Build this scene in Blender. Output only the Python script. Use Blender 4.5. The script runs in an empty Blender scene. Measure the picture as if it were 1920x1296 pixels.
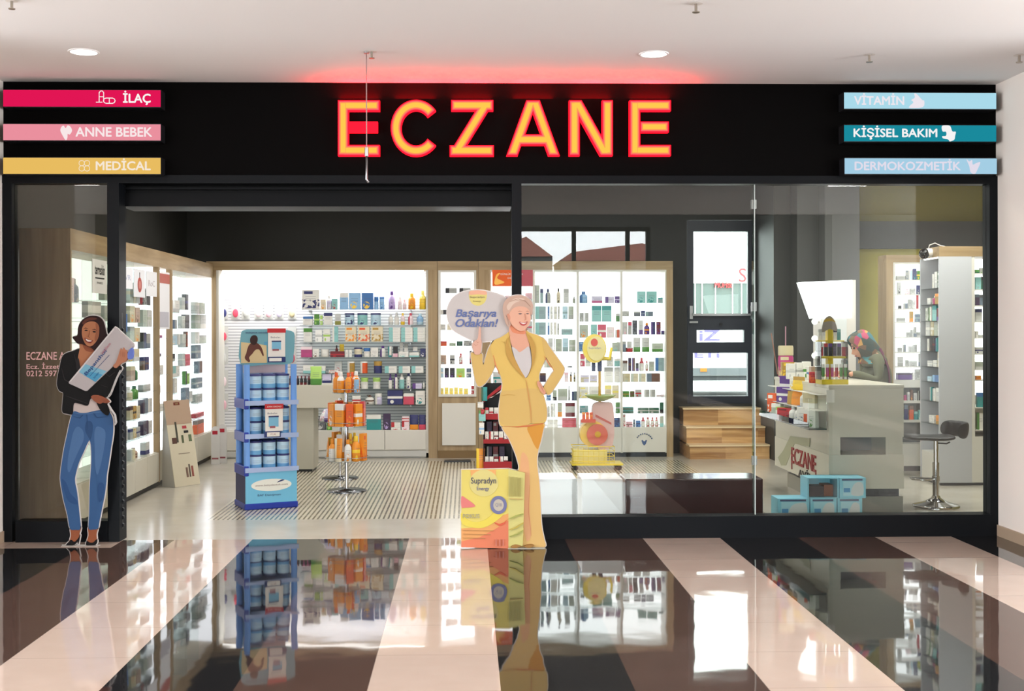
import bpy, bmesh, math, random
from mathutils import Vector, Matrix
random.seed(7)
sc = bpy.context.scene
COL = sc.collection
pi = math.pi

# ------------------------------------------------------------------ camera
F_PX, CX, CY, CAM_D, CAM_H = 2250.0, 932.0, 616.0, 9.26, 1.62
YAW, ROLL = math.radians(1.45), -0.0021
cam_data = bpy.data.cameras.new('camera')
cam = bpy.data.objects.new('camera', cam_data)
COL.objects.link(cam)
cam_data.sensor_width = 36.0
cam_data.sensor_fit = 'HORIZONTAL'
cam_data.lens = F_PX / 1920.0 * 36.0
cam_data.shift_x = (960.0 - CX) / 1920.0
cam_data.shift_y = (CY - 648.0) / 1920.0
cam_data.clip_end = 300
RC = (Matrix.Rotation(-YAW, 4, 'Z') @ Matrix.Rotation(pi / 2, 4, 'X') @ Matrix.Rotation(ROLL, 4, 'Z'))
cam.matrix_world = Matrix.Translation((0, -CAM_D, CAM_H)) @ RC
sc.camera = cam
R3 = RC.to_3x3()
ORG = Vector((0, -CAM_D, CAM_H))
def ray(px, py):
    return R3 @ Vector(((px - CX) / F_PX, -(py - CY) / F_PX, -1.0))
def P(px, py, Y):
    d = ray(px, py); t = (Y - ORG.y) / d.y
    return ORG + d * t
def PXp(px, py, X):
    d = ray(px, py); t = (X - ORG.x) / d.x
    return ORG + d * t
def G(px, py, Z=0.0):
    d = ray(px, py); t = (Z - ORG.z) / d.z
    return ORG + d * t
def rect(x0, y0, x1, y1, Y):
    a = P(x0, (y0 + y1) / 2, Y); b = P(x1, (y0 + y1) / 2, Y)
    c = P((x0 + x1) / 2, y0, Y); d = P((x0 + x1) / 2, y1, Y)
    return a.x, b.x, d.z, c.z          # x0, x1, z0, z1

# ------------------------------------------------------------------ view, world, lights
sc.view_settings.view_transform = 'Standard'
sc.view_settings.look = 'None'
sc.view_settings.exposure = 0.0
sc.view_settings.gamma = 1.0
sc.view_settings.use_curve_mapping = False
try:
    sc.cycles.max_bounces = 10
    sc.cycles.transparent_max_bounces = 24
    sc.cycles.diffuse_bounces = 4
    sc.cycles.glossy_bounces = 5
    sc.cycles.use_denoising = True
    sc.cycles.caustics_reflective = False
    sc.cycles.caustics_refractive = False
    sc.cycles.sample_clamp_indirect = 6.0
except Exception:
    pass
SKY = 16.0
w = bpy.data.worlds.new('daylight'); sc.world = w
w.use_nodes = True
w.node_tree.nodes['Background'].inputs[0].default_value = (0.93, 0.97, 1.0, 1)
w.node_tree.nodes['Background'].inputs[1].default_value = SKY
def area(name, loc, rot, sx, sy, power, col=(1, 1, 1), portal=False, spread=pi):
    l = bpy.data.lights.new(name, 'AREA'); l.shape = 'RECTANGLE'
    l.size = sx; l.size_y = sy; l.energy = power; l.color = col; l.spread = spread
    if portal:
        l.cycles.is_portal = True
    o = bpy.data.objects.new(name, l); COL.objects.link(o)
    o.location = loc; o.rotation_euler = rot
    return o
CEIL = P(960, 156, 0).z
BACK_Y = -20.0
# sky portals: end glazing, door; side and roof openings added for more light
area('portal_glazing', (-1.8, BACK_Y - 0.3, 2.05), (pi / 2, 0, 0), 12.6, 4.1, 1, portal=True)
area('portal_rooflight', (0, -14.5, 6.3), (0, 0, 0), 14, 7, 1, portal=True)
area('portal_added_side', (-9.3, -5.8, 1.9), (0, -pi / 2, 0), 3.3, 8, 1, portal=True)
area('portal_added_side', (9.3, -5.8, 1.9), (0, pi / 2, 0), 3.3, 8, 1, portal=True)
area('portal_door', (P(1353, 580, 6.4).x, 6.5, 1.9), (-pi / 2, 0, 0), 0.8, 2.2, 1, portal=True)
# lamps in the mall ceiling; unseen shop lamps added to brighten the interior
for i, (x, y) in enumerate([(-5, -3.2), (0, -3.2), (5, -3.2), (-5, -6.1), (0, -6.1), (5, -6.1)]):
    area('mall_lamp', (x, y, CEIL - 0.03), (0, 0, 0), 0.5, 0.5, 32, (1, 0.96, 0.92))
for i, (x, y) in enumerate([(-1.9, 1.3), (0.8, 1.3), (3.3, 1.6), (-1.9, 3.6), (0.8, 3.6), (3.2, 3.6), (4.6, 1.6), (5.2, 2.4)]):
    area('shop_lamp', (x, y, 3.50), (0, 0, 0), 1.1, 0.3, 42, (1, 0.96, 0.9))

# ------------------------------------------------------------------ materials
def lin(c):
    c = c / 255.0
    return c / 12.92 if c <= 0.04045 else ((c + 0.055) / 1.055) ** 2.4
def rgb(c):
    if isinstance(c, str):
        c = (int(c[0:2], 16), int(c[2:4], 16), int(c[4:6], 16))
    return (lin(c[0]), lin(c[1]), lin(c[2]), 1.0)
_m = {}
def mat(name, col=(200, 200, 200), rough=0.5, metal=0.0, emit=0.0, ior=1.45, spec=0.4, coat=0.0, trans=0.0):
    if name in _m: return _m[name]
    m = bpy.data.materials.new(name); m.use_nodes = True
    b = m.node_tree.nodes['Principled BSDF']
    b.inputs['Base Color'].default_value = rgb(col)
    b.inputs['Roughness'].default_value = rough
    b.inputs['Metallic'].default_value = metal
    b.inputs['IOR'].default_value = ior
    b.inputs['Specular IOR Level'].default_value = spec
    b.inputs['Coat Weight'].default_value = coat
    b.inputs['Transmission Weight'].default_value = trans
    if emit:
        b.inputs['Emission Color'].default_value = rgb(col)
        b.inputs['Emission Strength'].default_value = emit
    _m[name] = m
    return m
def nodes(name):
    m = bpy.data.materials.new(name); m.use_nodes = True
    nt = m.node_tree
    return m, nt, nt.nodes['Principled BSDF']
def N(nt, t, **kw):
    n = nt.nodes.new(t)
    for k, v in kw.items(): setattr(n, k, v)
    return n
def mth(nt, op, a, b=None, c=None):
    n = nt.nodes.new('ShaderNodeMath'); n.operation = op
    for i, v in enumerate((a, b, c)):
        if v is None: continue
        if hasattr(v, 'is_output'): nt.links.new(v, n.inputs[i])
        else: n.inputs[i].default_value = v
    return n.outputs[0]
def mixc(nt, fac, a, b):
    n = nt.nodes.new('ShaderNodeMix'); n.data_type = 'RGBA'
    if hasattr(fac, 'is_output'): nt.links.new(fac, n.inputs[0])
    else: n.inputs[0].default_value = fac
    for i, v in ((6, a), (7, b)):
        if hasattr(v, 'is_output'): nt.links.new(v, n.inputs[i])
        else: n.inputs[i].default_value = v
    return n.outputs[2]
def emis(name, col, strength):
    if name in _m: return _m[name]
    m = bpy.data.materials.new(name); m.use_nodes = True
    nt = m.node_tree; nt.nodes.clear()
    e = nt.nodes.new('ShaderNodeEmission'); o = nt.nodes.new('ShaderNodeOutputMaterial')
    e.inputs[0].default_value = rgb(col); e.inputs[1].default_value = strength
    nt.links.new(e.outputs[0], o.inputs[0]); _m[name] = m
    return m
def glassmat(name, tint=(250, 253, 251), refl=1.0):
    if name in _m: return _m[name]
    m = bpy.data.materials.new(name); m.use_nodes = True
    nt = m.node_tree; nt.nodes.clear()
    t = nt.nodes.new('ShaderNodeBsdfTransparent'); g = nt.nodes.new('ShaderNodeBsdfGlossy')
    fz = nt.nodes.new('ShaderNodeFresnel'); mx = nt.nodes.new('ShaderNodeMixShader'); o = nt.nodes.new('ShaderNodeOutputMaterial')
    fz.inputs[0].default_value = 1.5
    t.inputs[0].default_value = rgb(tint); g.inputs['Roughness'].default_value = 0.0
    nt.links.new(mth(nt, 'MULTIPLY', fz.outputs[0], refl), mx.inputs[0])
    nt.links.new(t.outputs[0], mx.inputs[1]); nt.links.new(g.outputs[0], mx.inputs[2])
    nt.links.new(mx.outputs[0], o.inputs[0]); _m[name] = m
    return m
def woodmat(name, c1, c2, axis='Z', rough=0.45, planks=0):
    m, nt, b = nodes(name)
    tc = N(nt, 'ShaderNodeTexCoord'); mp = N(nt, 'ShaderNodeMapping')
    s = {'Z': (9, 9, 0.7), 'X': (0.7, 9, 9), 'Y': (9, 0.7, 9)}[axis]
    mp.inputs['Scale'].default_value = s
    nt.links.new(tc.outputs['Object'], mp.inputs[0])
    n1 = N(nt, 'ShaderNodeTexNoise'); n1.inputs['Scale'].default_value = 2.0; n1.inputs['Detail'].default_value = 8; n1.inputs['Distortion'].default_value = 0.6
    nt.links.new(mp.outputs[0], n1.inputs[0])
    fac = mth(nt, 'MULTIPLY_ADD', n1.outputs[0], 2.0, -0.5)
    n2 = N(nt, 'ShaderNodeTexNoise'); n2.inputs['Scale'].default_value = 1.3
    nt.links.new(tc.outputs['Object'], n2.inputs[0])
    fac = mth(nt, 'ADD', fac, mth(nt, 'MULTIPLY_ADD', n2.outputs[0], 0.8, -0.4))
    if planks:
        sp = N(nt, 'ShaderNodeSeparateXYZ'); nt.links.new(tc.outputs['Object'], sp.inputs[0])
        cb = N(nt, 'ShaderNodeCombineXYZ')
        nt.links.new(mth(nt, 'FLOOR', mth(nt, 'MULTIPLY', sp.outputs[2], planks)), cb.inputs[2])
        nt.links.new(mth(nt, 'FLOOR', mth(nt, 'MULTIPLY', sp.outputs[0], 2.2)), cb.inputs[0])
        wn = N(nt, 'ShaderNodeTexWhiteNoise'); nt.links.new(cb.outputs[0], wn.inputs[0])
        fac = mth(nt, 'ADD', fac, mth(nt, 'MULTIPLY_ADD', wn.outputs[0], 0.9, -0.45))
    cl = N(nt, 'ShaderNodeClamp'); nt.links.new(fac, cl.inputs[0])
    nt.links.new(mixc(nt, cl.outputs[0], rgb(c1), rgb(c2)), b.inputs['Base Color'])
    b.inputs['Roughness'].default_value = rough
    return m

# ------------------------------------------------------------------ mesh builder
class MB:
    def __init__(s): s.v = []; s.f = []; s.mi = []; s.sm = []
    def add(s, vs, fs, m=0, smooth=False):
        o = len(s.v); s.v += [tuple(v) for v in vs]
        for f in fs:
            s.f.append([i + o for i in f]); s.mi.append(m); s.sm.append(smooth)
        return s
    def box(s, x0, x1, y0, y1, z0, z1, m=0, bev=0.0):
        x0, x1 = min(x0, x1), max(x0, x1); y0, y1 = min(y0, y1), max(y0, y1); z0, z1 = min(z0, z1), max(z0, z1)
        if bev <= 0:
            return s.add([(x0,y0,z0),(x1,y0,z0),(x1,y1,z0),(x0,y1,z0),(x0,y0,z1),(x1,y0,z1),(x1,y1,z1),(x0,y1,z1)],
                         [(0,3,2,1),(4,5,6,7),(0,1,5,4),(1,2,6,5),(2,3,7,6),(3,0,4,7)], m)
        bm = bmesh.new(); bmesh.ops.create_cube(bm, size=1)
        bmesh.ops.scale(bm, vec=(x1-x0, y1-y0, z1-z0), verts=bm.verts)
        bmesh.ops.translate(bm, vec=((x0+x1)/2, (y0+y1)/2, (z0+z1)/2), verts=bm.verts)
        bmesh.ops.bevel(bm, geom=bm.edges[:], offset=bev, segments=2, affect='EDGES', profile=0.5)
        bm.verts.index_update()
        s.add([v.co[:] for v in bm.verts], [[v.index for v in f.verts] for f in bm.faces], m); bm.free()
        return s
    def lathe(s, prof, n=20, c=(0, 0, 0), m=0, sx=1, sy=1, smooth=True, caps=True):
        vs = []; fs = []
        for r, z in prof:
            for k in range(n):
                a = 2 * pi * k / n
                vs.append((c[0] + r * sx * math.cos(a), c[1] + r * sy * math.sin(a), c[2] + z))
        for i in range(len(prof) - 1):
            for k in range(n):
                fs.append((i*n+k, i*n+(k+1) % n, (i+1)*n+(k+1) % n, (i+1)*n+k))
        s.add(vs, fs, m, smooth)
        if caps: s.add(vs[:n][::-1], [list(range(n))], m); s.add(vs[-n:], [list(range(n))], m)
        return s
    def cyl(s, p, q, r, n=12, m=0, r2=None):
        p = Vector(p); q = Vector(q); d = (q - p)
        if d.length < 1e-6: return s
        zq = d.to_track_quat('Z', 'Y'); r2 = r if r2 is None else r2
        vs = []
        for c, rr in ((p, r), (q, r2)):
            for k in range(n):
                a = 2 * pi * k / n
                vs.append(c + zq @ Vector((rr*math.cos(a), rr*math.sin(a), 0)))
        s.add(vs, [(k, (k+1) % n, n+(k+1) % n, n+k) for k in range(n)], m, True)
        s.add([vs[k] for k in range(n)][::-1], [list(range(n))], m); s.add(vs[n:], [list(range(n))], m)
        return s
    def tube(s, pts, r, n=8, m=0, closed=False):
        pts = [Vector(p) for p in pts]
        rings = []
        L = len(pts)
        for i, p in enumerate(pts):
            a = pts[(i-1) % L] if (closed or i > 0) else p
            b = pts[(i+1) % L] if (closed or i < L-1) else p
            q = (b - a).to_track_quat('Z', 'Y')
            rr = r[i] if isinstance(r, (list, tuple)) else r
            rings.append([p + q @ Vector((rr*math.cos(2*pi*k/n), rr*math.sin(2*pi*k/n), 0)) for k in range(n)])
        vs = [v for rg in rings for v in rg]; fs = []
        for i in range(L if closed else L-1):
            j = (i+1) % L
            for k in range(n):
                fs.append((i*n+k, i*n+(k+1) % n, j*n+(k+1) % n, j*n+k))
        if not closed:
            fs.append(list(range(n))[::-1]); fs.append([(L-1)*n+k for k in range(n)])
        return s.add(vs, fs, m, True)
    def prism(s, pts, y0, y1, m=0):            # pts (x, z), extruded along y
        n = len(pts)
        ar = sum(pts[i][0]*pts[(i+1) % n][1] - pts[(i+1) % n][0]*pts[i][1] for i in range(n))
        if ar < 0: pts = pts[::-1]
        vs = [(x, y0, z) for x, z in pts] + [(x, y1, z) for x, z in pts]
        fs = [list(range(n)), [n+i for i in range(n)][::-1]]
        fs += [(i, n+i, n+(i+1) % n, (i+1) % n) for i in range(n)]
        return s.add(vs, fs, m)
    def sphere(s, c, r, n=16, k=10, m=0, sc3=(1, 1, 1)):
        vs = []; fs = []
        for i in range(k+1):
            t = pi * i / k
            for j in range(n):
                a = 2*pi*j/n
                vs.append((c[0]+r*sc3[0]*math.sin(t)*math.cos(a), c[1]+r*sc3[1]*math.sin(t)*math.sin(a), c[2]-r*sc3[2]*math.cos(t)))
        for i in range(k):
            for j in range(n):
                fs.append((i*n+j, i*n+(j+1) % n, (i+1)*n+(j+1) % n, (i+1)*n+j))
        return s.add(vs, fs, m, True)
    def mesh(s, name, mats):
        me = bpy.data.meshes.new(name)
        me.from_pydata(s.v, [], s.f)
        for mm in mats: me.materials.append(mm)
        me.polygons.foreach_set('material_index', s.mi)
        me.polygons.foreach_set('use_smooth', s.sm)
        me.update(); me.validate()
        return me
    def obj(s, name, mats, parent=None, loc=None):
        if not isinstance(mats, (list, tuple)): mats = [mats]
        o = bpy.data.objects.new(name, s.mesh(name, mats)); COL.objects.link(o)
        if parent: o.parent = parent
        if loc is not None:                      # vertices given in world space, origin moved to loc
            o.data.transform(Matrix.Translation(-Vector(loc)))
            o.location = loc if parent is None else (Vector(loc) - parent_world(parent))
        return o
def parent_world(p):
    v = Vector(p.location)
    while p.parent:
        p = p.parent; v += Vector(p.location)
    return v
def tag(o, label=None, cat=None, group=None, kind=None):
    if label: o['label'] = label
    if cat: o['category'] = cat
    if group: o['group'] = group
    if kind: o['kind'] = kind
    return o
def empty(name, loc, label, cat, group=None, rz=0.0):
    o = bpy.data.objects.new(name, None); COL.objects.link(o)
    o.empty_display_size = 0.1
    o.location = loc; o.rotation_euler = (0, 0, rz)
    return tag(o, label, cat, group)
def part(name, mb, mats, root):                # world-space mesh parented to an unrotated root
    o = mb.obj(name, mats)
    o.data.transform(Matrix.Translation(-parent_world(root)))
    o.parent = root
    return o
def lpart(name, mb, mats, root):               # mesh already in the root's local space
    o = mb.obj(name, mats); o.parent = root
    return o
def struct(name, mb, mats, label=None):
    o = mb.obj(name, mats); o['kind'] = 'structure'
    if label: o['label'] = label
    return o
def text(name, body, size, m, mtx, parent=None, bold=0.0, depth=0.002, width=None, shear=0.0, align='LEFT', height=None, fat=0.0):
    """lettering as a mesh: local x along the line, local y up, local z out of the face"""
    cu = bpy.data.curves.new(name, 'FONT'); cu.body = body; cu.size = size
    cu.extrude = depth; cu.offset = bold; cu.shear = shear; cu.resolution_u = 3
    o = bpy.data.objects.new(name, cu); COL.objects.link(o)
    dg = bpy.context.evaluated_depsgraph_get()
    me = bpy.data.meshes.new_from_object(o.evaluated_get(dg))
    bpy.data.objects.remove(o); bpy.data.curves.remove(cu)
    if len(me.vertices):
        xs = [v.co.x for v in me.vertices]; ys = [v.co.y for v in me.vertices]
        x0, x1 = min(xs), max(xs); y0, y1 = min(ys), max(ys)
        sx = width / (x1 - x0) if width else 1.0
        sy = height / (y1 - y0) if height else 1.0
        dx = {'LEFT': -x0, 'CENTER': -(x0 + x1) / 2, 'RIGHT': -x1}[align]
        me.transform(Matrix.Diagonal((sx, sy, 1, 1)) @ Matrix.Translation((dx, -y0 if height else 0, 0)))
    if fat:
        bm = bmesh.new()
        for dx, dy in ((-fat, 0), (fat, 0), (0, fat), (0, -fat)):
            n0 = len(bm.verts); bm.from_mesh(me); bm.verts.ensure_lookup_table()
            for v in bm.verts[n0:]: v.co.x += dx; v.co.y += dy
        bm.to_mesh(me); bm.free()
    me.transform(mtx)
    me.materials.clear(); me.materials.append(m)
    r = bpy.data.objects.new(name, me); COL.objects.link(r)
    if parent:
        me.transform(Matrix.Translation(-parent_world(parent))); r.parent = parent
    return r
def face_front(x, y, z, rot=0.0):              # text facing the mall (-Y)
    return Matrix.Translation((x, y, z)) @ Matrix.Rotation(pi / 2, 4, 'X') @ Matrix.Rotation(rot, 4, 'Z')
def smooth_poly(pts, k=4):
    n = len(pts); out = []
    for i in range(n):
        p0, p1, p2, p3 = (Vector((*pts[(i+j-1) % n], 0)) for j in range(4))
        for t in range(k):
            u = t / k
            q = 0.5*((2*p1) + (-p0+p2)*u + (2*p0-5*p1+4*p2-p3)*u*u + (-p0+3*p1-3*p2+p3)*u**3)
            out.append((q.x, q.y))
    return out
# ------------------------------------------------------------------ common materials
M_black = mat('black_panel', (8, 7, 7), 0.5, spec=0.03)
M_frame = mat('anthracite_frame', (15, 17, 20), 0.4, spec=0.12)
M_white = mat('white_paint', (222, 216, 210), 0.6)
M_ceil = mat('ceiling_paint', (233, 231, 230), 0.8)
M_wall = mat('mall_wall_paint', (226, 216, 207), 0.7)
M_darkwall = mat('dark_grey_wall', (36, 36, 32), 0.6)
M_grey = mat('grey_column_paint', (92, 92, 91), 0.55)
M_olive = mat('olive_wall_paint', (116, 106, 26), 0.6)
M_lam = mat('white_laminate', (214, 211, 203), 0.3)
M_lamg = mat('warm_white_laminate', (196, 191, 176), 0.35)
M_chrome = mat('chrome', (210, 210, 212), 0.12, metal=1.0)
M_steel = mat('brushed_steel', (170, 170, 172), 0.3, metal=1.0)
M_plastic_b = mat('black_plastic', (22, 22, 24), 0.4)
M_paper = mat('white_paper', (228, 224, 216), 0.6)
M_glass = glassmat('clear_glass')
M_glass_l = glassmat('tinted_glass', (226, 224, 216))
M_shelfglass = glassmat('green_edge_shelf_glass', (250, 253, 252), 0.7)
M_wood = woodmat('oak_veneer', (138, 114, 80), (174, 150, 114), 'Z')
M_woodx = woodmat('oak_veneer_horizontal', (138, 114, 80), (174, 150, 114), 'X')
M_woody = woodmat('oak_veneer_lengthwise', (138, 114, 80), (174, 150, 114), 'Y')
M_step = woodmat('step_parquet', (150, 105, 62), (214, 172, 118), 'X', 0.3, planks=12)

# ------------------------------------------------------------------ mall floor
XL4 = P(766, 1008, -0.02).x
m, nt, b = nodes('polished_striped_tiles')
tc = N(nt, 'ShaderNodeTexCoord'); sp = N(nt, 'ShaderNodeSeparateXYZ'); nt.links.new(tc.outputs['Object'], sp.inputs[0])
u = mth(nt, 'DIVIDE', mth(nt, 'SUBTRACT', sp.outputs[0], XL4), 0.6)
band = mth(nt, 'FLOORED_MODULO', u, 3.0)
isb = mth(nt, 'LESS_THAN', band, 1.0)
isk = mth(nt, 'MULTIPLY', mth(nt, 'GREATER_THAN', band, 1.0), mth(nt, 'LESS_THAN', band, 2.0))
nz = N(nt, 'ShaderNodeTexNoise'); nz.inputs['Scale'].default_value = 5; nz.inputs['Detail'].default_value = 6
nt.links.new(tc.outputs['Object'], nz.inputs[0])
brown = mixc(nt, nz.outputs[0], rgb((66, 50, 44)), rgb((84, 66, 58)))
beige = mixc(nt, nz.outputs[0], rgb((178, 158, 145)), rgb((190, 171, 158)))
c = mixc(nt, isb, brown, beige)
c = mixc(nt, isk, c, rgb((30, 30, 31)))
strip = mth(nt, 'MULTIPLY', mth(nt, 'GREATER_THAN', sp.outputs[1], -0.30), mth(nt, 'LESS_THAN', sp.outputs[0], P(228, 1008, -0.02).x))
c = mixc(nt, strip, c, beige)
vv = mth(nt, 'FLOORED_MODULO', mth(nt, 'ADD', sp.outputs[1], 0.30), 0.6)
uu = mth(nt, 'FRACT', u)
jt = mth(nt, 'MAXIMUM', mth(nt, 'LESS_THAN', vv, 0.003), mth(nt, 'LESS_THAN', uu, 0.005))
c = mixc(nt, mth(nt, 'MULTIPLY', jt, 0.6), c, rgb((60, 50, 44)))
nt.links.new(c, b.inputs['Base Color'])
b.inputs['Roughness'].default_value = 0.035
b.inputs['IOR'].default_value = 1.62
nb = N(nt, 'ShaderNodeTexNoise'); nb.inputs['Scale'].default_value = 2.6; nb.inputs['Detail'].default_value = 1.5
nt.links.new(tc.outputs['Object'], nb.inputs[0])
bp = N(nt, 'ShaderNodeBump'); bp.inputs['Strength'].default_value = 0.06; bp.inputs['Distance'].default_value = 0.02
nt.links.new(nb.outputs[0], bp.inputs['Height']); nt.links.new(bp.outputs[0], b.inputs['Normal'])
M_floor = m
struct('floor', MB().box(-9.2, 9.2, BACK_Y, 0.02, -0.1, 0.0), M_floor, 'polished mall floor in beige, black and brown stripes')

# shop floor: pale stone with a fine striped field
m, nt, b = nodes('shop_floor_stone')
tc = N(nt, 'ShaderNodeTexCoord'); sp = N(nt, 'ShaderNodeSeparateXYZ'); nt.links.new(tc.outputs['Object'], sp.inputs[0])
nz = N(nt, 'ShaderNodeTexNoise'); nz.inputs['Scale'].default_value = 3; nz.inputs['Detail'].default_value = 5
nt.links.new(tc.outputs['Object'], nz.inputs[0])
base = mixc(nt, nz.outputs[0], rgb((176, 168, 154)), rgb((200, 194, 182)))
xa, xb = G(386, 974).x, G(1310, 885).x
ya = G(600, 974).y
inx = mth(nt, 'MULTIPLY', mth(nt, 'GREATER_THAN', sp.outputs[0], xa), mth(nt, 'LESS_THAN', sp.outputs[0], xb))
inz = mth(nt, 'MULTIPLY', inx, mth(nt, 'MULTIPLY', mth(nt, 'GREATER_THAN', sp.outputs[1], ya), mth(nt, 'LESS_THAN', sp.outputs[1], 5.4)))
ln = mth(nt, 'LESS_THAN', mth(nt, 'FRACT', mth(nt, 'DIVIDE', sp.outputs[0], 0.040)), 0.40)
crs = mth(nt, 'LESS_THAN', mth(nt, 'FRACT', mth(nt, 'DIVIDE', sp.outputs[1], 0.30)), 0.05)
ln = mth(nt, 'MULTIPLY', ln, mth(nt, 'SUBTRACT', 1.0, crs))
c = mixc(nt, inz, base, rgb((206, 198, 178)))
c = mixc(nt, mth(nt, 'MULTIPLY', inz, ln), c, rgb((112, 104, 86)))
nt.links.new(c, b.inputs['Base Color']); b.inputs['Roughness'].default_value = 0.16; b.inputs['IOR'].default_value = 1.5
M_shopfloor = m
struct('floor.001', MB().box(-4.2, 7.2, 0.02, 6.2, -0.1, 0.0), M_shopfloor, 'pale shop floor with a finely striped field')

# ------------------------------------------------------------------ mall shell
XLW = P(7, 600, 0).x; XRW = P(1868, 600, 0).x
struct('ceiling', MB().box(-9.2, 9.2, -10.5, 0.30, CEIL, CEIL + 0.12), M_ceil, 'white mall ceiling')
struct('wall_right', MB().box(XRW, 9.0, -1.6, 0.10, 0, CEIL), M_wall, 'pale mall wall beside the shopfront')
struct('wall_left', MB().box(-9.0, XLW, -1.6, 0.10, 0, CEIL), M_wall, 'pale mall wall beside the shopfront')
struct('baseboard_right', MB().box(XRW - 0.012, XRW, -1.6, 0.0, 0, 0.085).box(XRW - 0.012, 9.0, -1.612, -1.6, 0, 0.085), mat('stone_skirting', (168, 146, 124), 0.3))
struct('baseboard_left', MB().box(XLW, XLW + 0.012, -1.6, 0.0, 0, 0.085), mat('stone_skirting'))
# far mall hall behind the viewer: glazed end with mullions; side and roof openings added for light
mb = MB()
for sgn in (-1, 1):
    xa, xb = sorted((9 * sgn, 9.2 * sgn))
    mb.box(xa, xb, BACK_Y, -9.8, 0, 6.2).box(xa, xb, -1.8, 0.1, 0, CEIL).box(xa, xb, -9.8, -1.8, 0, 0.25).box(xa, xb, -9.8, -1.8, 3.48, CEIL)
struct('wall_hall_end', MB().box(-9, -8.1, BACK_Y - 0.2, BACK_Y, 0, 6.2).box(4.5, 9, BACK_Y - 0.2, BACK_Y, 0, 6.2).box(-8.1, 4.5, BACK_Y - 0.2, BACK_Y, 4.1, 6.2), mat('hall_dark_paint', (62, 62, 62), 0.7))
mb.box(-9, 9, -10.62, -10.5, CEIL, 6.2)
struct('wall_hall', mb, mat('hall_paint', (190, 186, 182), 0.7))
struct('trim_5', MB().box(-9, 9, BACK_Y, -18, 6.1, 6.2).box(-9, -7, -18, -10.6, 6.1, 6.2).box(7, 9, -18, -10.6, 6.1, 6.2), M_ceil)  # roof edge around the opening added to let in more daylight
mb = MB()
for x in [-8.1, -6, -3.9, -1.8, 0.3, 2.58, 3.9, 4.4]:
    mb.box(x, x + 0.1, BACK_Y - 0.12, BACK_Y + 0.02, 0, 4.1)
for z in (0.0, 1.0, 4.0):
    mb.box(-8.1, 4.5, BACK_Y - 0.12, BACK_Y + 0.02, z, z + 0.09)
struct('window_4', mb, M_frame)

# roofs beyond the end glazing
struct('ground', MB().box(-30, 30, -60, BACK_Y - .2, -.3, -.02), mat('asphalt', (70, 70, 70), .9), 'asphalt outside the far glazing')
for xa, xb, z in ((-10, 3.93, 4.9), (4.32, 13, 4.7)):
    mb = MB().box(xa, xb, -50, -45.5, 0, z).prism([(xa - .1, z), (xb, z), (xb - 1.2, z + .9), (xb - 3, z + .35), (xb - 5, z + .8), (xa + .5, z + .4)], -50, -45.3, 1)
    struct('trim_7', mb, [mat('house_wall', (90, 94, 98), 0.8), mat('roof_tiles', (160, 104, 92), 0.8)], 'red-roofed house outside the far glazing')
# ------------------------------------------------------------------ shopfront
x0, x1, z0, z1 = rect(8, 156, 1868, 330, 0)
FB = P(960, 330, 0).z
mb = MB().box(XLW, XRW, 0.0, 0.22, FB, CEIL)
struct('trim_1', mb, M_black, 'black fascia panel above the shopfront')
mb = MB().box(XLW, XRW, -0.03, 0.10, P(960, 345, 0).z, FB)
struct('trim_2', mb, M_frame, 'dark head rail over the glazing')
HR = P(960, 345, 0).z
def vbar(xa, xb, z0, z1, y0=-0.03, y1=0.10): return MB().box(P(xa, 650, 0).x, P(xb, 650, 0).x, y0, y1, z0, z1)
struct('trim_3', vbar(205, 227, 0, HR, -0.05, 0.14), M_frame, 'dark post between small pane and doorway')
struct('trim_4', vbar(960, 978, 0, HR), M_frame, 'dark post between doorway and big window')
# left pane
wx0, wx1 = P(8, 650, 0).x, P(206, 650, 0).x
zb = P(100, 976, 0).z
w1 = empty('window_1', (wx0, 0, 0), 'narrow dark-framed pane at the left of the shopfront', 'window'); w1['kind'] = 'structure'; del w1['category']
part('window_frame', MB().box(wx0, P(25, 650, 0).x, -0.03, 0.1, 0, HR).box(wx0 + 0.1, wx1, -0.05, 0.1, 0.0, zb), M_frame, w1)
part('pane', MB().box(P(25, 650, 0).x, wx1, 0.03, 0.04, zb, HR), M_glass_l, w1)
lx = P(49, 660, 0.02).x
M_vinyl = mat('pale_pink_vinyl', (226, 178, 172), 0.5)
for body, px0, px1, py0, py1 in (('ECZANE A', 49, 121, 660, 675), ('Ecz. İzzettin', 49, 127, 680, 692), ('0212 597 ', 49, 106, 695, 706)):
    a = P(px0, py1, 0.02); bq = P(px1, py0, 0.02)
    text('lettering', body, 0.06, M_vinyl, face_front(a.x, 0.027, a.z), w1, bold=0.0006, depth=0.0008, width=bq.x - a.x, height=bq.z - a.z)
# right window, two panes with a clear joint
rx0, rx1 = P(978, 650, 0).x, P(1853, 650, 0).x
rj = P(1417, 650, 0).x
zr = P(1400, 966, 0).z
w2 = empty('window_2', (rx0, 0, 0), 'large dark-framed display window of two butted panes', 'window'); w2['kind'] = 'structure'; del w2['category']
part('window_frame', MB().box(rx1, XRW, -0.03, 0.1, 0, HR).box(rx0, rx1, -0.05, 0.10, 0, zr), M_frame, w2)
part('pane', MB().box(rx0, rj - 0.003, 0.03, 0.042, zr, HR), M_glass, w2)
part('pane', MB().box(rj + 0.003, rx1, 0.03, 0.042, zr, HR), M_glass, w2)
part('glass_joint', MB().box(rj - 0.003, rj + 0.003, 0.026, 0.046, zr, HR), mat('pale_silicone', (196, 206, 202), 0.2), w2)
part('glass_fin', MB().box(rj - 0.006, rj + 0.006, 0.046, 0.10, zr, HR), glassmat('fin_glass', (196, 214, 208)), w2)
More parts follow.
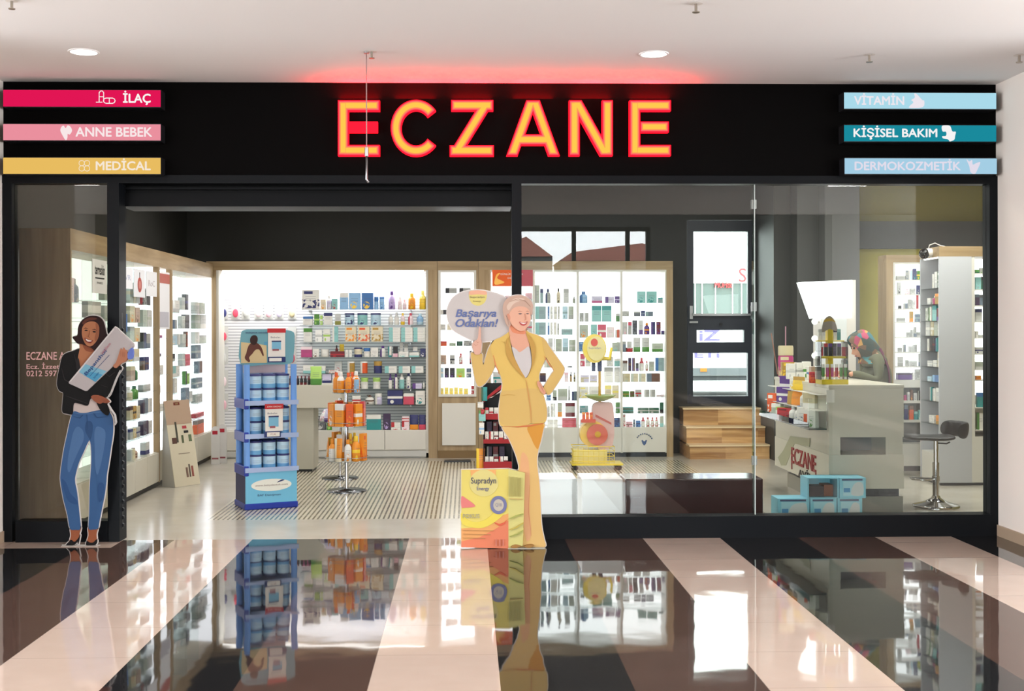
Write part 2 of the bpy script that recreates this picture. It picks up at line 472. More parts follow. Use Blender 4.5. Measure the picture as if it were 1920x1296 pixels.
for zc_ in (0.55, 1.75, 2.55): part('fin_clamp', MB().box(rj - 0.02, rj + 0.02, 0.044, 0.075, zc_, zc_ + .07), M_steel, w2)
# roller shutter box in the doorway head, guide
t = empty('roller_shutter', (P(228, 370, .1).x, 0.1, P(600, 390, 0.1).z), 'black roller shutter box across the doorway head', 'shutter')
a = P(228, 388, 0.15); bq = P(959, 352, 0.15)
part('housing', MB().box(a.x, bq.x, 0.14, 0.5, a.z, HR + 0.02), mat('shutter_metal', (10, 11, 12), 0.4, spec=0.1), t)
part('bottom_bar', MB().box(a.x, bq.x, 0.11, 0.16, a.z, a.z + 0.10).box(a.x, bq.x, 0.10, 0.17, a.z + 0.13, a.z + 0.15), mat('shutter_bar', (15, 16, 18), 0.4, spec=0.1), t)
pts = [(P(226, 800, 0).x, 0.0)]
for k in range(26):
    z = 0.1 + k * 0.06
    pts += [(P(227, 800, 0).x + 0.002, z), (P(227, 800, 0).x + 0.014, z + 0.006), (P(227, 800, 0).x + 0.014, z + 0.022), (P(227, 800, 0).x + 0.002, z + 0.03)]
pts += [(P(226, 800, 0).x, 2.6)]
part('guide_rail', MB().prism(pts, 0.02, 0.05), M_plastic_b, t)

# ------------------------------------------------------------------ shop shell
WY = 6.2
struct('wall_back', MB().box(-4.0, P(1288, 600, WY).x, WY, WY + 0.15, 0, 3.6)
       .box(P(1288, 600, WY).x, P(1418, 600, WY).x, WY, WY + 0.15, P(1350, 412, WY).z, 3.6)
       .box(P(1288, 600, WY).x, P(1418, 600, WY).x, WY, WY + 0.15, 0, P(1350, 757, WY).z)
       .box(P(1418, 600, WY).x, 7.2, WY, WY + 0.15, 0, 3.6), M_darkwall, 'dark back wall of the shop')
struct('wall_shop_left', MB().box(-3.75, -3.58, 0.10, WY, 0, 3.6), M_darkwall, 'dark side wall of the shop')
struct('wall_shop_right', MB().box(7.2, 7.35, 0.10, WY, 0, 3.6).box(XRW, 7.2, 0.10, 0.2, 0, 3.6), mat('shop_side_paint', (120, 112, 60), 0.6), 'side wall beyond the shop window')
struct('ceiling.001', MB().box(-3.75, 7.3, 0.22, WY + 0.15, 3.56, 3.7), mat('dark_ceiling', (70, 70, 68), 0.7), 'dark shop ceiling')
# grey columns and the olive wall at the right
YC1, YC2 = 5.3, 4.75
c1a, c1b = P(1428, 600, YC1).x, P(1497, 600, YC1).x
struct('wall_column', MB().box(c1a + 0.15, c1b, YC1, WY, 0, 3.56), mat('column_dark', (58, 58, 56), 0.6), 'dark grey column')
c2a, c2b = P(1495, 600, 5.0).x, P(1547, 600, 5.0).x
struct('wall_column.001', MB().box(c2a, c2b, 5.0, WY, 0, 3.56), mat('column_mid', (76, 76, 75), 0.6), 'mid grey column')
c3a, c3b = P(1547, 600, YC2).x, P(1612, 600, YC2).x
struct('wall_column.002', MB().box(c3a, c3b, YC2, WY, 0, 3.56), M_grey, 'light grey column')
YO = 4.95
struct('wall_olive', MB().box(c3b, 7.2, YO, YO + 0.1, 0, 3.56), M_olive, 'olive green wall')
zc0, zc1 = P(1730, 466, 4.85).z, P(1730, 415, 4.85).z
struct('trim_6', MB().box(c3b, 7.2, YO - 0.1, YO, zc0, zc1), mat('charcoal_band', (44, 45, 42), 0.6), 'charcoal beam across the olive wall')
# street door above the steps
dx0, dx1 = P(1289, 580, WY).x, P(1418, 580, WY).x
dz0, dz1 = P(1350, 757, WY).z, P(1350, 413, WY).z
d = empty('door_1', (dx0, WY, dz0), 'dark blue street door with three bright panes', 'door'); d['kind'] = 'structure'; del d['category']
M_door = mat('navy_door', (38, 43, 54), 0.4)
pan = [(1301, 434, 1403, 591), (1307, 619, 1396, 642), (1300, 662, 1403, 743)]
pr = [rect(*q, WY) for q in pan]
mb = MB()
zs = [dz1] + [v for q in pr for v in (q[3], q[2])] + [dz0]
for i in range(0, len(zs), 2): mb.box(dx0, dx1, WY + 0.02, WY + 0.1, zs[i + 1], zs[i])
for q in pr:
    mb.box(dx0, q[0], WY + 0.02, WY + 0.1, q[2], q[3]); mb.box(q[1], dx1, WY + 0.02, WY + 0.1, q[2], q[3])
part('door_frame', mb, M_door, d)
for q in pr:
    part('pane', MB().box(q[0], q[1], WY + 0.05, WY + 0.06, q[2], q[3]), M_glass, d)
q = pr[0]
part('push_bar', MB().box(q[0] - 0.03, q[1] + 0.06, WY - 0.03, WY - 0.01, q[2] - 0.01, q[2] + 0.02).box(q[0] - .06, q[0] - 0.02, WY - 0.03, WY + 0.03, q[2] - 0.05, q[2] + 0.12).box(q[1] + .03, q[1] + 0.07, WY - 0.03, WY + 0.03, q[2] - 0.05, q[2] + 0.12), M_steel, d)
part('lever', MB().box(dx0 + 0.02, dx0 + 0.13, WY - 0.04, WY - 0.02, P(1300, 606, WY).z, P(1300, 604, WY).z + 0.01), M_steel, d)
part('lock', MB().cyl((P(1352, 608, WY).x, WY + 0.02, P(1352, 608, WY).z), (P(1352, 608, WY).x, WY - 0.01, P(1352, 608, WY).z), 0.02), M_plastic_b, d)
# street seen through the door: road, white van, white building with red letters
struct('street', MB().box(dx0 - 8, dx1 + 8, WY + .2, 40, .35, .55), mat('road_pale', (150, 150, 150), .8), 'bright street outside the door')
SY = 20.0
bx0_, bx1_, bz0_, bz1_ = rect(1200, 531, 1500, 434, SY)
st_ = empty('street_building', ((bx0_ + bx1_)/2, SY, .55), 'overexposed white building with red letters across the street behind the door', 'building')
zs_ = P(1350, 531, SY).z
part('upper_wall', MB().box(bx0_ - 6, bx1_ + 6, SY, SY + 4, zs_, 14), mat('street_white', (226, 226, 224), .8), st_)
part('shopfront', MB().box(bx0_ - 6, bx1_ + 6, SY + .05, SY + 4, .55, zs_), mat('street_glass', (58, 70, 66), .3), st_)
for px in (1303, 1316, 1341, 1373, 1390): part('shop_post', MB().box(P(px, 560, SY).x, P(px + 1.5, 560, SY).x, SY, SY + .05, .55, zs_), mat('street_white'), st_)
a = P(1385, 529, SY); b_ = P(1385, 503, SY)
text('lettering', 'S2', .5, mat('street_red', (190, 40, 44), .6), face_front(a.x, SY - .01, a.z), st_, depth=.02, width=.42, height=b_.z - a.z)
a = P(1340, 540, SY); b_ = P(1340, 529, SY)
text('lettering', 'MUHtk', .5, mat('street_red'), face_front(a.x, SY - .02, a.z), st_, depth=.02, width=.42, height=b_.z - a.z)
VY = 9.4
va = empty('van', (P(1350, 700, VY).x, VY, .55), 'white van with lilac letters passing outside the street door', 'van')
vx0, vx1 = P(1230, 650, VY).x, P(1480, 650, VY).x
part('body', MB().box(vx0, vx1, VY, VY + 1.7, P(1350, 706, VY).z, 1.72, bev=.06), mat('street_white'), va)
part('skirt', MB().box(vx0 + .02, vx1 - .02, VY + .03, VY + 1.67, P(1350, 714, VY).z, P(1350, 705, VY).z), mat('van_skirt', (66, 68, 70), .5), va)
part('stripe', MB().box(vx0 + .1, vx1 - .1, VY - .004, VY + .002, P(1350, 704, VY).z, P(1350, 690, VY).z), mat('van_stripe', (96, 100, 102), .5), va)
part('side_lamp', MB().box(P(1313, 694, VY).x, P(1325, 694, VY).x, VY - .012, VY - .004, P(1313, 697, VY).z, P(1313, 691, VY).z), mat('van_amber', (196, 110, 40), .4), va)
for xx in (vx0 + .35, vx1 - .35): part('wheel', MB().cyl((xx, VY + .1, .55 + .2), (xx, VY + .3, .55 + .2), .2, 20), M_plastic_b, va)
M_lil = mat('van_lilac', (108, 100, 160), .5)
a = P(1311, 639, VY); b_ = P(1350, 619, VY)
text('lettering', 'iZ', .2, M_lil, face_front(a.x, VY - .006, a.z), va, bold=.004, depth=.003, width=b_.x - a.x, height=b_.z - a.z)
a = P(1302, 671, VY); b_ = P(1349, 660, VY)
text('lettering', 'ETi', .2, M_lil, face_front(a.x, VY - .006, a.z), va, bold=.004, depth=.003, width=b_.x - a.x, height=b_.z - a.z)
# timber steps
s = empty('steps', (P(1360, 865, 5.5).x, 5.5, 0), 'three light wooden steps up to the street door', 'steps')
sx0 = P(1293, 850, 5.5).x; sx1 = c1a + 0.14
hts = [P(1360, 834, 5.48).z, P(1360, 800, 5.68).z, P(1360, 765, 5.9).z]
ys = [5.48, 5.70, 5.92]; YSB = WY - 0.002
for i in range(3):
    part('step', MB().box(sx0, sx1, ys[i], YSB, 0 if i == 0 else hts[i-1], hts[i] - 0.02), M_step, s)
    part('nosing', MB().box(sx0 - 0.01, sx1, ys[i] - 0.02, (ys[i+1] if i < 2 else YSB), hts[i] - 0.02, hts[i]), mat('pale_nosing', (226, 200, 160), 0.25), s)
# ------------------------------------------------------------------ fixtures of the shop
YB = G(600, 860).y                     # front plane of the back wall units
YI = YB + 0.06                         # front of the goods on them
def zpx(py, Y, px=875): return P(px, py, Y).z
def xpx(px, Y, py=650): return P(px, py, Y).x
M_glow = emis('lit_back_panel', (252, 253, 255), 3.4)  # white cabinet backs glow themselves; bay brightness is put into the surface
M_glow2 = emis('lit_back_panel_soft', (250, 252, 255), 2.4)  # softer glow, also put into end and post faces
M_led = emis('led_strip', (255, 253, 248), 7.0)
HDR = zpx(490, YB)
# slatwall unit
m, nt, b = nodes('white_slatwall')
tc = N(nt, 'ShaderNodeTexCoord'); sp = N(nt, 'ShaderNodeSeparateXYZ'); nt.links.new(tc.outputs['Object'], sp.inputs[0])
fr = mth(nt, 'FRACT', mth(nt, 'DIVIDE', sp.outputs[2], 0.0375))
gl = mth(nt, 'LESS_THAN', fr, 0.28)
nt.links.new(mixc(nt, gl, rgb((222, 222, 225)), rgb((150, 151, 157))), b.inputs['Base Color'])
b.inputs['Roughness'].default_value = 0.45
M_slat = m
xa, xb, xc, xd = xpx(387, YB), xpx(405, YB), xpx(803, YB), xpx(820, YB)
slat = empty('slatwall_unit', (xa, YB, 0), 'oak-framed slatwall unit with glass shelves of baby goods on the back wall', 'shelving unit')
zt = zpx(506, YB)
part('header', MB().box(xa, xd, YB, YB + 0.45, zt, HDR), M_woodx, slat)
part('post', MB().box(xa, xb, YB, YB + 0.45, 0.0, zt), M_wood, slat)
part('post', MB().box(xc, xd, YB, YB + 0.45, 0.0, zt), M_wood, slat)
part('inner_frame', MB().box(xb, xb + 0.03, YB + 0.02, YB + 0.40, 0.06, zt), M_lam, slat)
part('inner_frame', MB().box(xc - 0.03, xc, YB + 0.02, YB + 0.40, 0.06, zt), M_lam, slat)
part('slat_panel', MB().box(xb + 0.03, xc - 0.03, YB + 0.38, YB + 0.42, 0.06, zt), M_slat, slat)
zd = zpx(806, YB)
part('base_cabinet', MB().box(xb + 0.03, xc - 0.03, YB + 0.02, YB + 0.37, 0.06, zd), M_lam, slat)
for k in range(5):
    w_ = (xc - xb - 0.06) / 5
    part('drawer', MB().box(xb + 0.03 + k*w_ + 0.004, xb + 0.03 + (k+1)*w_ - 0.004, YB, YB + 0.02, zpx(843, YB), zd - 0.01, bev=0.003), M_lam, slat)
part('plinth', MB().box(xb + 0.03, xc - 0.03, YB + 0.03, YB + 0.35, 0.0, 0.06).box(xb + 0.03, xc - 0.03, YB + 0.005, YB + 0.03, 0.02, zpx(845, YB)), mat('plinth_white', (196, 196, 192), 0.4), slat)
part('led_strip', MB().box(xb + 0.06, xc - 0.06, YB + 0.10, YB + 0.13, zt - 0.012, zt - 0.001), M_led, slat)
area('slat_led', ((xb + xc)/2, YB + 0.16, zt - 0.03), (math.radians(28), 0, 0), xc - xb - 0.2, 0.06, 40, (1, 0.99, 0.97))
SLAT_Z = [zpx(v, YI) for v in (580, 609, 641, 669.5, 699.5, 729, 758.5)]
sx0, sx1 = xpx(562, YI), xc - 0.035
for z in SLAT_Z:
    part('shelf', MB().box(sx0, sx1, YI - 0.02, YB + 0.375, z - 0.008, z), M_shelfglass, slat)
    part('bracket', MB().box(sx0 + 0.1, sx0 + 0.115, YI + 0.05, YB + 0.375, z - 0.03, z - 0.009), M_steel, slat)
    part('bracket', MB().box(sx1 - 0.2, sx1 - 0.185, YI + 0.05, YB + 0.375, z - 0.03, z - 0.009), M_steel, slat)
# narrow display cabinet
xa, xb = xd + 0.003, xpx(897, YB)
mid = empty('narrow_cabinet', (xa, YB, 0), 'narrow oak cabinet with a lit white niche above a white door', 'cabinet')
n0, n1, nz0, nz1 = rect(822, 507, 893, 744, YB)
part('header', MB().box(xa, xb, YB, YB + 0.45, nz1, HDR), M_woodx, mid)
part('body', MB().box(xa, xb, YB + 0.005, YB + 0.45, 0.05, nz0).box(n1, xb, YB + 0.003, YB + 0.45, nz0, nz1).box(xa, n0, YB + 0.003, YB + 0.45, nz0, nz1), M_wood, mid)
part('niche_frame', MB().box(n0, n0 + .03, YB - 0.01, YB + 0.4, nz0, nz1).box(n1 - .03, n1, YB - 0.01, YB + 0.4, nz0, nz1).box(n0 + .03, n1 - .03, YB - 0.01, YB + 0.4, nz0, nz0 + .03).box(n0 + .03, n1 - .03, YB - 0.01, YB + 0.4, nz1 - .025, nz1), M_lam, mid)
part('glow_panel', MB().box(n0 + .03, n1 - .03, YB + 0.36, YB + 0.38, nz0 + .03, nz1 - .025), M_glow, mid)
d0, d1, e0, e1 = rect(829, 756, 892, 835, YB)
part('door', MB().box(d0, d1, YB - 0.015, YB + 0.004, e0, e1, bev=0.003), M_lam, mid)
part('plinth', MB().box(xa, xb, YB - 0.004, YB + 0.4, 0, 0.05).box(xa, xb, YB - 0.012, YB + 0.004, 0, zpx(845, YB)), mat('oak_plinth', (120, 96, 62), 0.5), mid)
MID_Z = [zpx(v, YI) for v in (550, 590, 619, 649, 683, 708)] + [nz0 + 0.031]
for z in MID_Z[:-1]:
    part('shelf', MB().box(n0 + .031, n1 - .031, YB + 0.02, YB + 0.355, z - 0.008, z), M_shelfglass, mid)
# poster cabinet + three lit bays
xa2, xb2 = xb + 0.003, xpx(1262, YB)
bay = empty('lit_cabinet', (xa2, YB, 0), 'wide oak-framed cabinet with a poster bay and three bright white bays', 'cabinet')
part('header', MB().box(xa2, xb2, YB, YB + 0.45, zt, HDR), M_woodx, bay)
part('post', MB().box(xa2, xpx(919, YB), YB, YB + 0.45, 0.0, zt), M_wood, bay)
part('post', MB().box(xpx(1250, YB), xb2, YB, YB + 0.45, 0.0, zt), M_wood, bay)
divs = [919, 1001, 1083.5, 1165.5, 1250]
zb0 = zpx(802, YB)
for k in range(4):
    a, c_ = xpx(divs[k], YB), xpx(divs[k+1], YB)
    part('divider', MB().box(a - (0.0 if k == 0 else .012), a + .016, YB + 0.01, YB + 0.4, 0.05, zt), M_lam, bay)
    part('glow_panel', MB().box(a + .016, c_ - .013, YB + 0.38, YB + 0.40, zb0, zt), M_glow, bay)
    dr = part('drawer', MB().box(a + .004, c_ - .004, YB, YB + 0.37, 0.06, zb0 - 0.006, bev=0.003), M_lam, bay)
part('divider', MB().box(xpx(1250, YB) - .016, xpx(1250, YB), YB + 0.01, YB + 0.4, 0.05, zt), M_lam, bay)
part('top_lining', MB().box(xpx(919, YB), xpx(1250, YB), YB + 0.005, YB + 0.4, zt - 0.025, zt), M_lam, bay)
part('plinth', MB().box(xpx(919, YB), xpx(1250, YB), YB + 0.02, YB + 0.36, 0, 0.055), M_plastic_b, bay)
# emblem on the third bay's drawer
ec = P(1208, 826, YB - 0.004)
mb = MB()
arc = [(ec.x + 0.105*math.cos(a), ec.z - 0.02 + 0.105*math.sin(a)) for a in [pi*(0.12 + 0.76*i/18) for i in range(19)]]
for (xA, zA), (xB, zB) in zip(arc[:-1:2], arc[1::2]): mb.cyl((xA, YB - .003, zA), (xB, YB - .003, zB), 0.008, 6)
mb.prism([(ec.x - .035, ec.z), (ec.x - .02, ec.z + .005), (ec.x, ec.z - .015), (ec.x + .02, ec.z + .005), (ec.x + .035, ec.z), (ec.x + .02, ec.z - .045), (ec.x, ec.z - .065), (ec.x - .02, ec.z - .045)], YB - 0.004, YB - 0.001)
part('emblem', mb, mat('emblem_navy', (62, 84, 128), 0.5), bay)
BAYZ = {1: [569, 599, 628.5, 660, 690, 717, 752, 782.5], 2: [569, 604, 634, 660, 688, 718, 748, 776], 3: [569, 594, 628.5, 661, 697, 717.5, 746, 776.5]}
for k in (1, 2, 3):
    a, c_ = xpx(divs[k], YB) + .018, xpx(divs[k+1], YB) - .018
    for v in BAYZ[k]:
        z = zpx(v, YI)
        part('shelf', MB().box(a, c_, YB + 0.03, YB + 0.378, z - 0.006, z), M_shelfglass, bay)
a, c_ = xpx(divs[0], YB) + .018, xpx(divs[1], YB) - .018
PZ = [zpx(v, YI) for v in (562, 577, 600, 625, 660, 690, 720, 750, 776)]
for z in PZ:
    part('shelf', MB().box(a, c_, YB + 0.03, YB + 0.378, z - 0.006, z), M_shelfglass, bay)
# poster in the first bay
q = rect(923, 506, 999, 537, YB - 0.01)
po = empty('poster', (q[0], YB - 0.004, q[2]), 'orange and red vitamin poster at the top of the poster bay', 'poster')
part('sheet', MB().box(q[0], q[1], YB - 0.01, YB - 0.004, q[2], q[3]), mat('poster_orange', (226, 96, 34), 0.5), po)
wq = q[1] - q[0]; hq = q[3] - q[2]
part('red_field', MB().prism([(q[0] + wq*.52, q[2]), (q[1], q[2]), (q[1], q[3]), (q[0] + wq*.62, q[3]), (q[0] + wq*.55, q[2] + hq*.5)], YB - 0.012, YB - 0.01), mat('poster_red', (186, 48, 62), 0.5), po)
part('flash', MB().prism(smooth_poly([(q[0] + wq*x, q[2] + hq*z) for x, z in ((.05, .2), (.1, .7), (.2, .8), (.12, .5), (.3, .25), (.12, .1))]), YB - 0.0125, YB - 0.01), mat('poster_yellow', (250, 190, 90), 0.5), po)
text('lettering', 'GÜNLÜK VİTAMİN', 0.05, M_paper, face_front(q[0] + wq*.2, YB - 0.013, q[2] + hq*.68), po, width=wq*.55, height=hq*.16, depth=.0005)
text('lettering', 'DESTEĞİ', 0.05, M_paper, face_front(q[0] + wq*.38, YB - 0.013, q[2] + hq*.45), po, width=wq*.3, height=hq*.14, depth=.0005)

# left wall unit, seen obliquely
XL = -3.157
yl0 = 0.42; yl1 = YB - 0.01
lw = empty('side_wall_unit', (XL, yl0, 0), 'long oak side wall unit with lit white bays along the left shop wall', 'shelving unit')
HL = PXp(140, 430, XL).z
LT = HL - 0.17
part('end_panel', MB().box(-3.56, XL, yl0 - 0.03, yl0, 0, HL), M_wood, lw)
part('header', MB().box(-3.56, XL, yl0, yl1, LT, HL), M_woody, lw)
part('base_cabinet', MB().box(-3.54, XL - 0.02, yl0, yl1, 0.05, 0.36), M_lamg, lw)
part('plinth', MB().box(-3.54, XL - 0.04, yl0, yl1, 0, 0.05), M_plastic_b, lw)
def yAt(px): return PXp(px, 650, XL).y
edges = [yl0 + 0.02] + [yAt(v) for v in (175, 205, 228, 253, 276, 298)] + [yAt(324), yAt(350), yAt(372), yl1]
LBAYS = []
for k in range(len(edges) - 1):
    a, c_ = edges[k], edges[k+1]
    if k == 6:      # narrow oak-framed poster column
        part('post', MB().box(XL - .06, XL, a, a + 0.04, 0.05, LT), M_wood, lw)
        part('glow_panel', MB().box(-3.518, XL - .061, a, a + .02, 0.36, LT), M_glow2, lw)  # glowing sheet added over the post side so the bay looks white
        part('post', MB().box(XL - .06, XL, c_ - 0.05, c_, 0.05, LT), M_wood, lw)
        part('glow_panel', MB().box(-3.518, XL - .061, c_ - .03, c_ - .01, 0.36, LT), M_glow2, lw)  # same added glowing sheet beside the second post
        part('glow_panel', MB().box(-3.54, -3.52, a + .04, c_ - .05, 0.36, LT), M_glow2, lw)
        LBAYS.append((a + 0.05, c_ - 0.06)); continue
    part('divider', MB().box(-3.518, XL - 0.01, a, a + 0.008, 0.36, LT), M_shelfglass, lw)
    part('glow_panel', MB().box(-3.54, -3.52, a + .018, c_, 0.36, LT), M_glow2, lw)
    part('drawer', MB().box(XL - 0.02, XL, a + .004, c_ - .004, 0.06, 0.355, bev=.003), M_lamg, lw)
    LBAYS.append((a + .022, c_ - .004))
LSH = {}
for k, (a, c_) in enumerate(LBAYS):
    n = (7, 8, 8, 7, 8, 7, 7, 8, 7, 8)[k]
    zt0 = (1.84, 1.72, 1.88, 1.80, 1.87, 1.86, 1.72, 1.80, 1.84, 1.80)[k]
    zs = [zt0 - i * (zt0 - 0.56) / (n - 1) for i in range(n)]
    LSH[k] = zs + [0.361]
    for z in zs:
        part('shelf', MB().box(-3.515, XL - 0.02, a, c_ - .002, z - 0.006, z), M_shelfglass, lw)
part('glow_panel', MB().box(-3.518, XL - .02, yl1 - .02, yl1, 0.36, LT), M_glow2, lw)  # far end face made to glow white, no lamp there
# brand cards above the bays on that wall
def card(k, z0, z1, nm, label):
    a, c_ = LBAYS[k]
    e = empty(nm, (XL - 0.02, (a + c_)/2, z0), label, 'shelf sign')
    part('board', MB().box(XL - 0.022, XL - 0.016, a + 0.01, c_ - 0.01, z0, z1), mat('sign_white', (236, 236, 240), 0.5), e)
    return e, (a + c_)/2, (c_ - a)
def side_text(e, body, y0, z0, w_, h_, m, bold=0.0):
    mt = Matrix.Translation((XL - 0.0155, y0, z0)) @ Matrix.Rotation(pi/2, 4, 'Z') @ Matrix.Rotation(pi/2, 4, 'X')
    text('lettering', body, 0.05, m, mt, e, bold=bold, depth=0.0005, width=w_, height=h_)
M_ink = mat('black_ink', (26, 26, 30), 0.6)
e, yc, wd = card(1, 1.93, 2.22, 'shelf_sign', 'white shelf sign with black script above the second bay of the side wall')
side_text(e, 'terreskin', yc - .14, 2.09, .28, .09, M_ink, .001); side_text(e, '—', yc - .13, 2.055, .26, .012, M_ink); side_text(e, 'PARIS', yc - .08, 2.01, .16, .02, M_ink)
e, yc, wd = card(3, 2.0, 2.2, 'shelf_sign', 'white shelf sign with faint lilac lettering just past the dark post')
side_text(e, 'SVR', yc - .13, 2.08, .26, .05, mat('faint_lilac', (176, 178, 206), .6))
e, yc, wd = card(4, 1.93, 2.2, 'shelf_sign', 'white shelf sign with a round red emblem on the side wall')
mb = MB(); mb.cyl((XL - .016, yc, 2.05), (XL - .0135, yc, 2.05), 0.072, 24)
part('emblem', mb, mat('emblem_red', (170, 62, 48), .5), e)
part('emblem', MB().cyl((XL - .0135, yc, 2.05), (XL - .0125, yc, 2.05), 0.04, 20), mat('emblem_rose', (206, 128, 116), .5), e)
part('emblem', MB().box(XL - .016, XL - .0135, yc - .008, yc + .008, 2.12, 2.17), mat('emblem_dark', (80, 50, 40), .5), e)
e, yc, wd = card(5, 1.95, 2.2, 'shelf_sign', 'white shelf sign with pale grey capitals beside the red emblem sign')
side_text(e, 'RoC', yc - .12, 2.05, .24, .06, mat('faint_grey', (190, 180, 184), .6))
e, yc, wd = card(6, 1.62, 2.22, 'shelf_poster', 'tall narrow poster with a red top band in the oak column')
part('red_band', MB().box(XL - .0165, XL - .0145, yc - wd/2 + .01, yc + wd/2 - .01, 2.1, 2.2), mat('poster_brick', (176, 84, 70), .5), e)
part('photo', MB().box(XL - .0165, XL - .0145, yc - wd/2 + .05, yc + wd/2 - .05, 1.64, 1.8), mat('poster_photo', (188, 186, 196), .5), e)

# ------------------------------------------------------------------ right-hand shelving
YR = G(1700, 884).y
rx = xpx(1662, YR); HRR = zpx(478, YR, 1690)
rc = empty('rear_cabinet', (rx, YR, 0), 'oak-framed lit cabinet against the olive wall behind the counter', 'cabinet')
i0, i1, iz0, iz1 = rect(1675, 492, 1770, 712, YR)
part('header', MB().box(rx, i1 + 1.3, YR, YR + 0.27, iz1, HRR), M_woodx, rc)
part('post', MB().box(rx, i0, YR, YR + 0.27, 0, iz1), M_wood, rc)
part('inner_frame', MB().box(i0, i0 + .025, YR + .005, YR + .25, 0.05, iz1).box(i0 + .025, i1 + 1.3, YR + .005, YR + .25, iz1 - .02, iz1).box(i0 + .025, i1 + 1.3, YR + .005, YR + .25, iz0 - .09, iz0 - 0.004), M_lam, rc)
part('glow_panel', MB().box(i0 + .025, i1 + 1.3, YR + .235, YR + .255, iz0, iz1 - .02), M_glow, rc)
part('back_panel', MB().box(i0 + .025, i1 + 1.3, YR + .235, YR + .255, 0.05, iz0 - .09), mat('grey_backing', (120, 124, 128), .5), rc)
RZ = [zpx(v, YR + .05, 1700) for v in (525, 552, 579, 604, 632, 660, 687)] + [iz0 - 0.003]
for z in RZ[:-1]:
    part('shelf', MB().box(i0 + .026, i1 + 1.29, YR + 0.02, YR + 0.23, z - 0.012, z), M_lam, rc)
RZ2 = [zpx(v, YR + .05, 1700) for v in (751, 787)]
for z in RZ2:
    part('shelf', MB().box(i0 + .026, i1 + 1.29, YR + 0.02, YR + 0.23, z - 0.03, z), M_lam, rc)
part('drawer', MB().box(i0 + .03, i1 + 1.28, YR, YR + .23, 0.06, zpx(833, YR, 1700)), M_lam, rc)
part('plinth', MB().box(i0, i1 + 1.28, YR + .03, YR + .23, 0, .055), M_plastic_b, rc)
# end gondola with an open side
YG = G(1790, 911).y
gx0, gx1 = xpx(1761, YG), xpx(1822, YG)
GH = zpx(462, YG, 1790); GT = zpx(481, YG, 1790)
YG2 = YG + 0.52
go = empty('gondola', (gx0, YG, 0), 'white gondola end with an oak header and glass side shelves', 'shelving unit')
part('header', MB().box(gx0, gx1 + .42, YG, YG2, GT, GH), M_woodx, go)
part('end_panel', MB().box(gx0, gx1, YG, YG + .02, 0.03, GT), mat('grey_white_laminate', (188, 190, 196), .35), go)
part('spine', MB().box(gx0 + .2, gx0 + .22, YG + .02, YG2 - .02, 0.03, GT), mat('grey_white_laminate'), go)
part('end_panel', MB().box(gx0, gx1, YG2 - .02, YG2, 0.03, GT), mat('grey_white_laminate'), go)
part('base', MB().box(gx0 + .01, gx1 - .01, YG + .02, YG2 - .02, 0.03, .32), M_lam, go)
part('plinth', MB().box(gx0 + .02, gx1 + .4, YG + .02, YG2 - .03, 0, .03), M_plastic_b, go)
GZ = [PXp(1745, v, gx0).z for v in (541, 571, 602, 630, 659, 688, 716, 752, 794)]
for z in GZ:
    part('shelf', MB().box(gx0 + .004, gx0 + .199, YG + .021, YG2 - .021, z - .008, z), M_shelfglass, go)
part('led_strip', MB().box(gx0 + .02, gx0 + .04, YG + .06, YG2 - .06, GT - .012, GT - .001), M_led, go)
# second lit bay to the right of the end panel
part('divider', MB().box(gx1, gx1 + .035, YG + .005, YG2, .03, GT), M_lam, go)
part('glow_panel', MB().box(gx1 + .035, gx1 + .42, YG2 - .03, YG2 - .01, .9, GT), M_glow, go)
part('back_panel', MB().box(gx1 + .035, gx1 + .42, YG2 - .03, YG2 - .01, .05, .9), M_lam, go)
part('base', MB().box(gx1 + .035, gx1 + .42, YG + .01, YG2 - .04, .03, .5), M_lam, go)
GZ2 = [zpx(v, YG + .1, 1836) for v in (513, 543, 573, 603, 633, 663, 692, 712, 763, 805)]
for z in GZ2:
    part('shelf', MB().box(gx1 + .036, gx1 + .415, YG + .02, YG2 - .035, z - .01, z), M_lam, go)
# oak cabinet end close to the window
ex = xpx(1846, .95)
we = empty('oak_cabinet', (ex, .55, 0), 'tall oak cabinet end just inside the window by the right wall', 'cabinet')
part('side_panel', MB().box(ex, ex + .5, .5, .95, 0.0, zpx(425, .5, 1848)), M_wood, we)
part('door', MB().box(ex + .01, ex + .49, .485, .499, 0.08, zpx(425, .5, 1848) - .05), M_lam, we)
# security camera on the gondola header
cc = P(1722, 476, YG + .2)
sc_ = empty('security_camera', (gx0, YG + .2, cc.z), 'black dome security camera on the oak header of the gondola', 'security camera')
part('mount', MB().cyl((gx0 - .001, YG + .2, cc.z + .01), (gx0 - .05, YG + .2, cc.z + .01), .045, 16), M_white, sc_)
part('dome', MB().sphere((gx0 - .075, YG + .2, cc.z), .055), mat('camera_dome', (12, 12, 14), .08), sc_)
part('cable', MB().tube([(gx0 - .03, YG + .2, cc.z + .055), (gx0 - .02, YG + .2, cc.z + .09), (gx0 + .03, YG + .18, cc.z + .11), (gx0 + .08, YG + .15, cc.z + .08), (gx0 + .1, YG + .1, GH + .005)], .005), M_white, sc_)

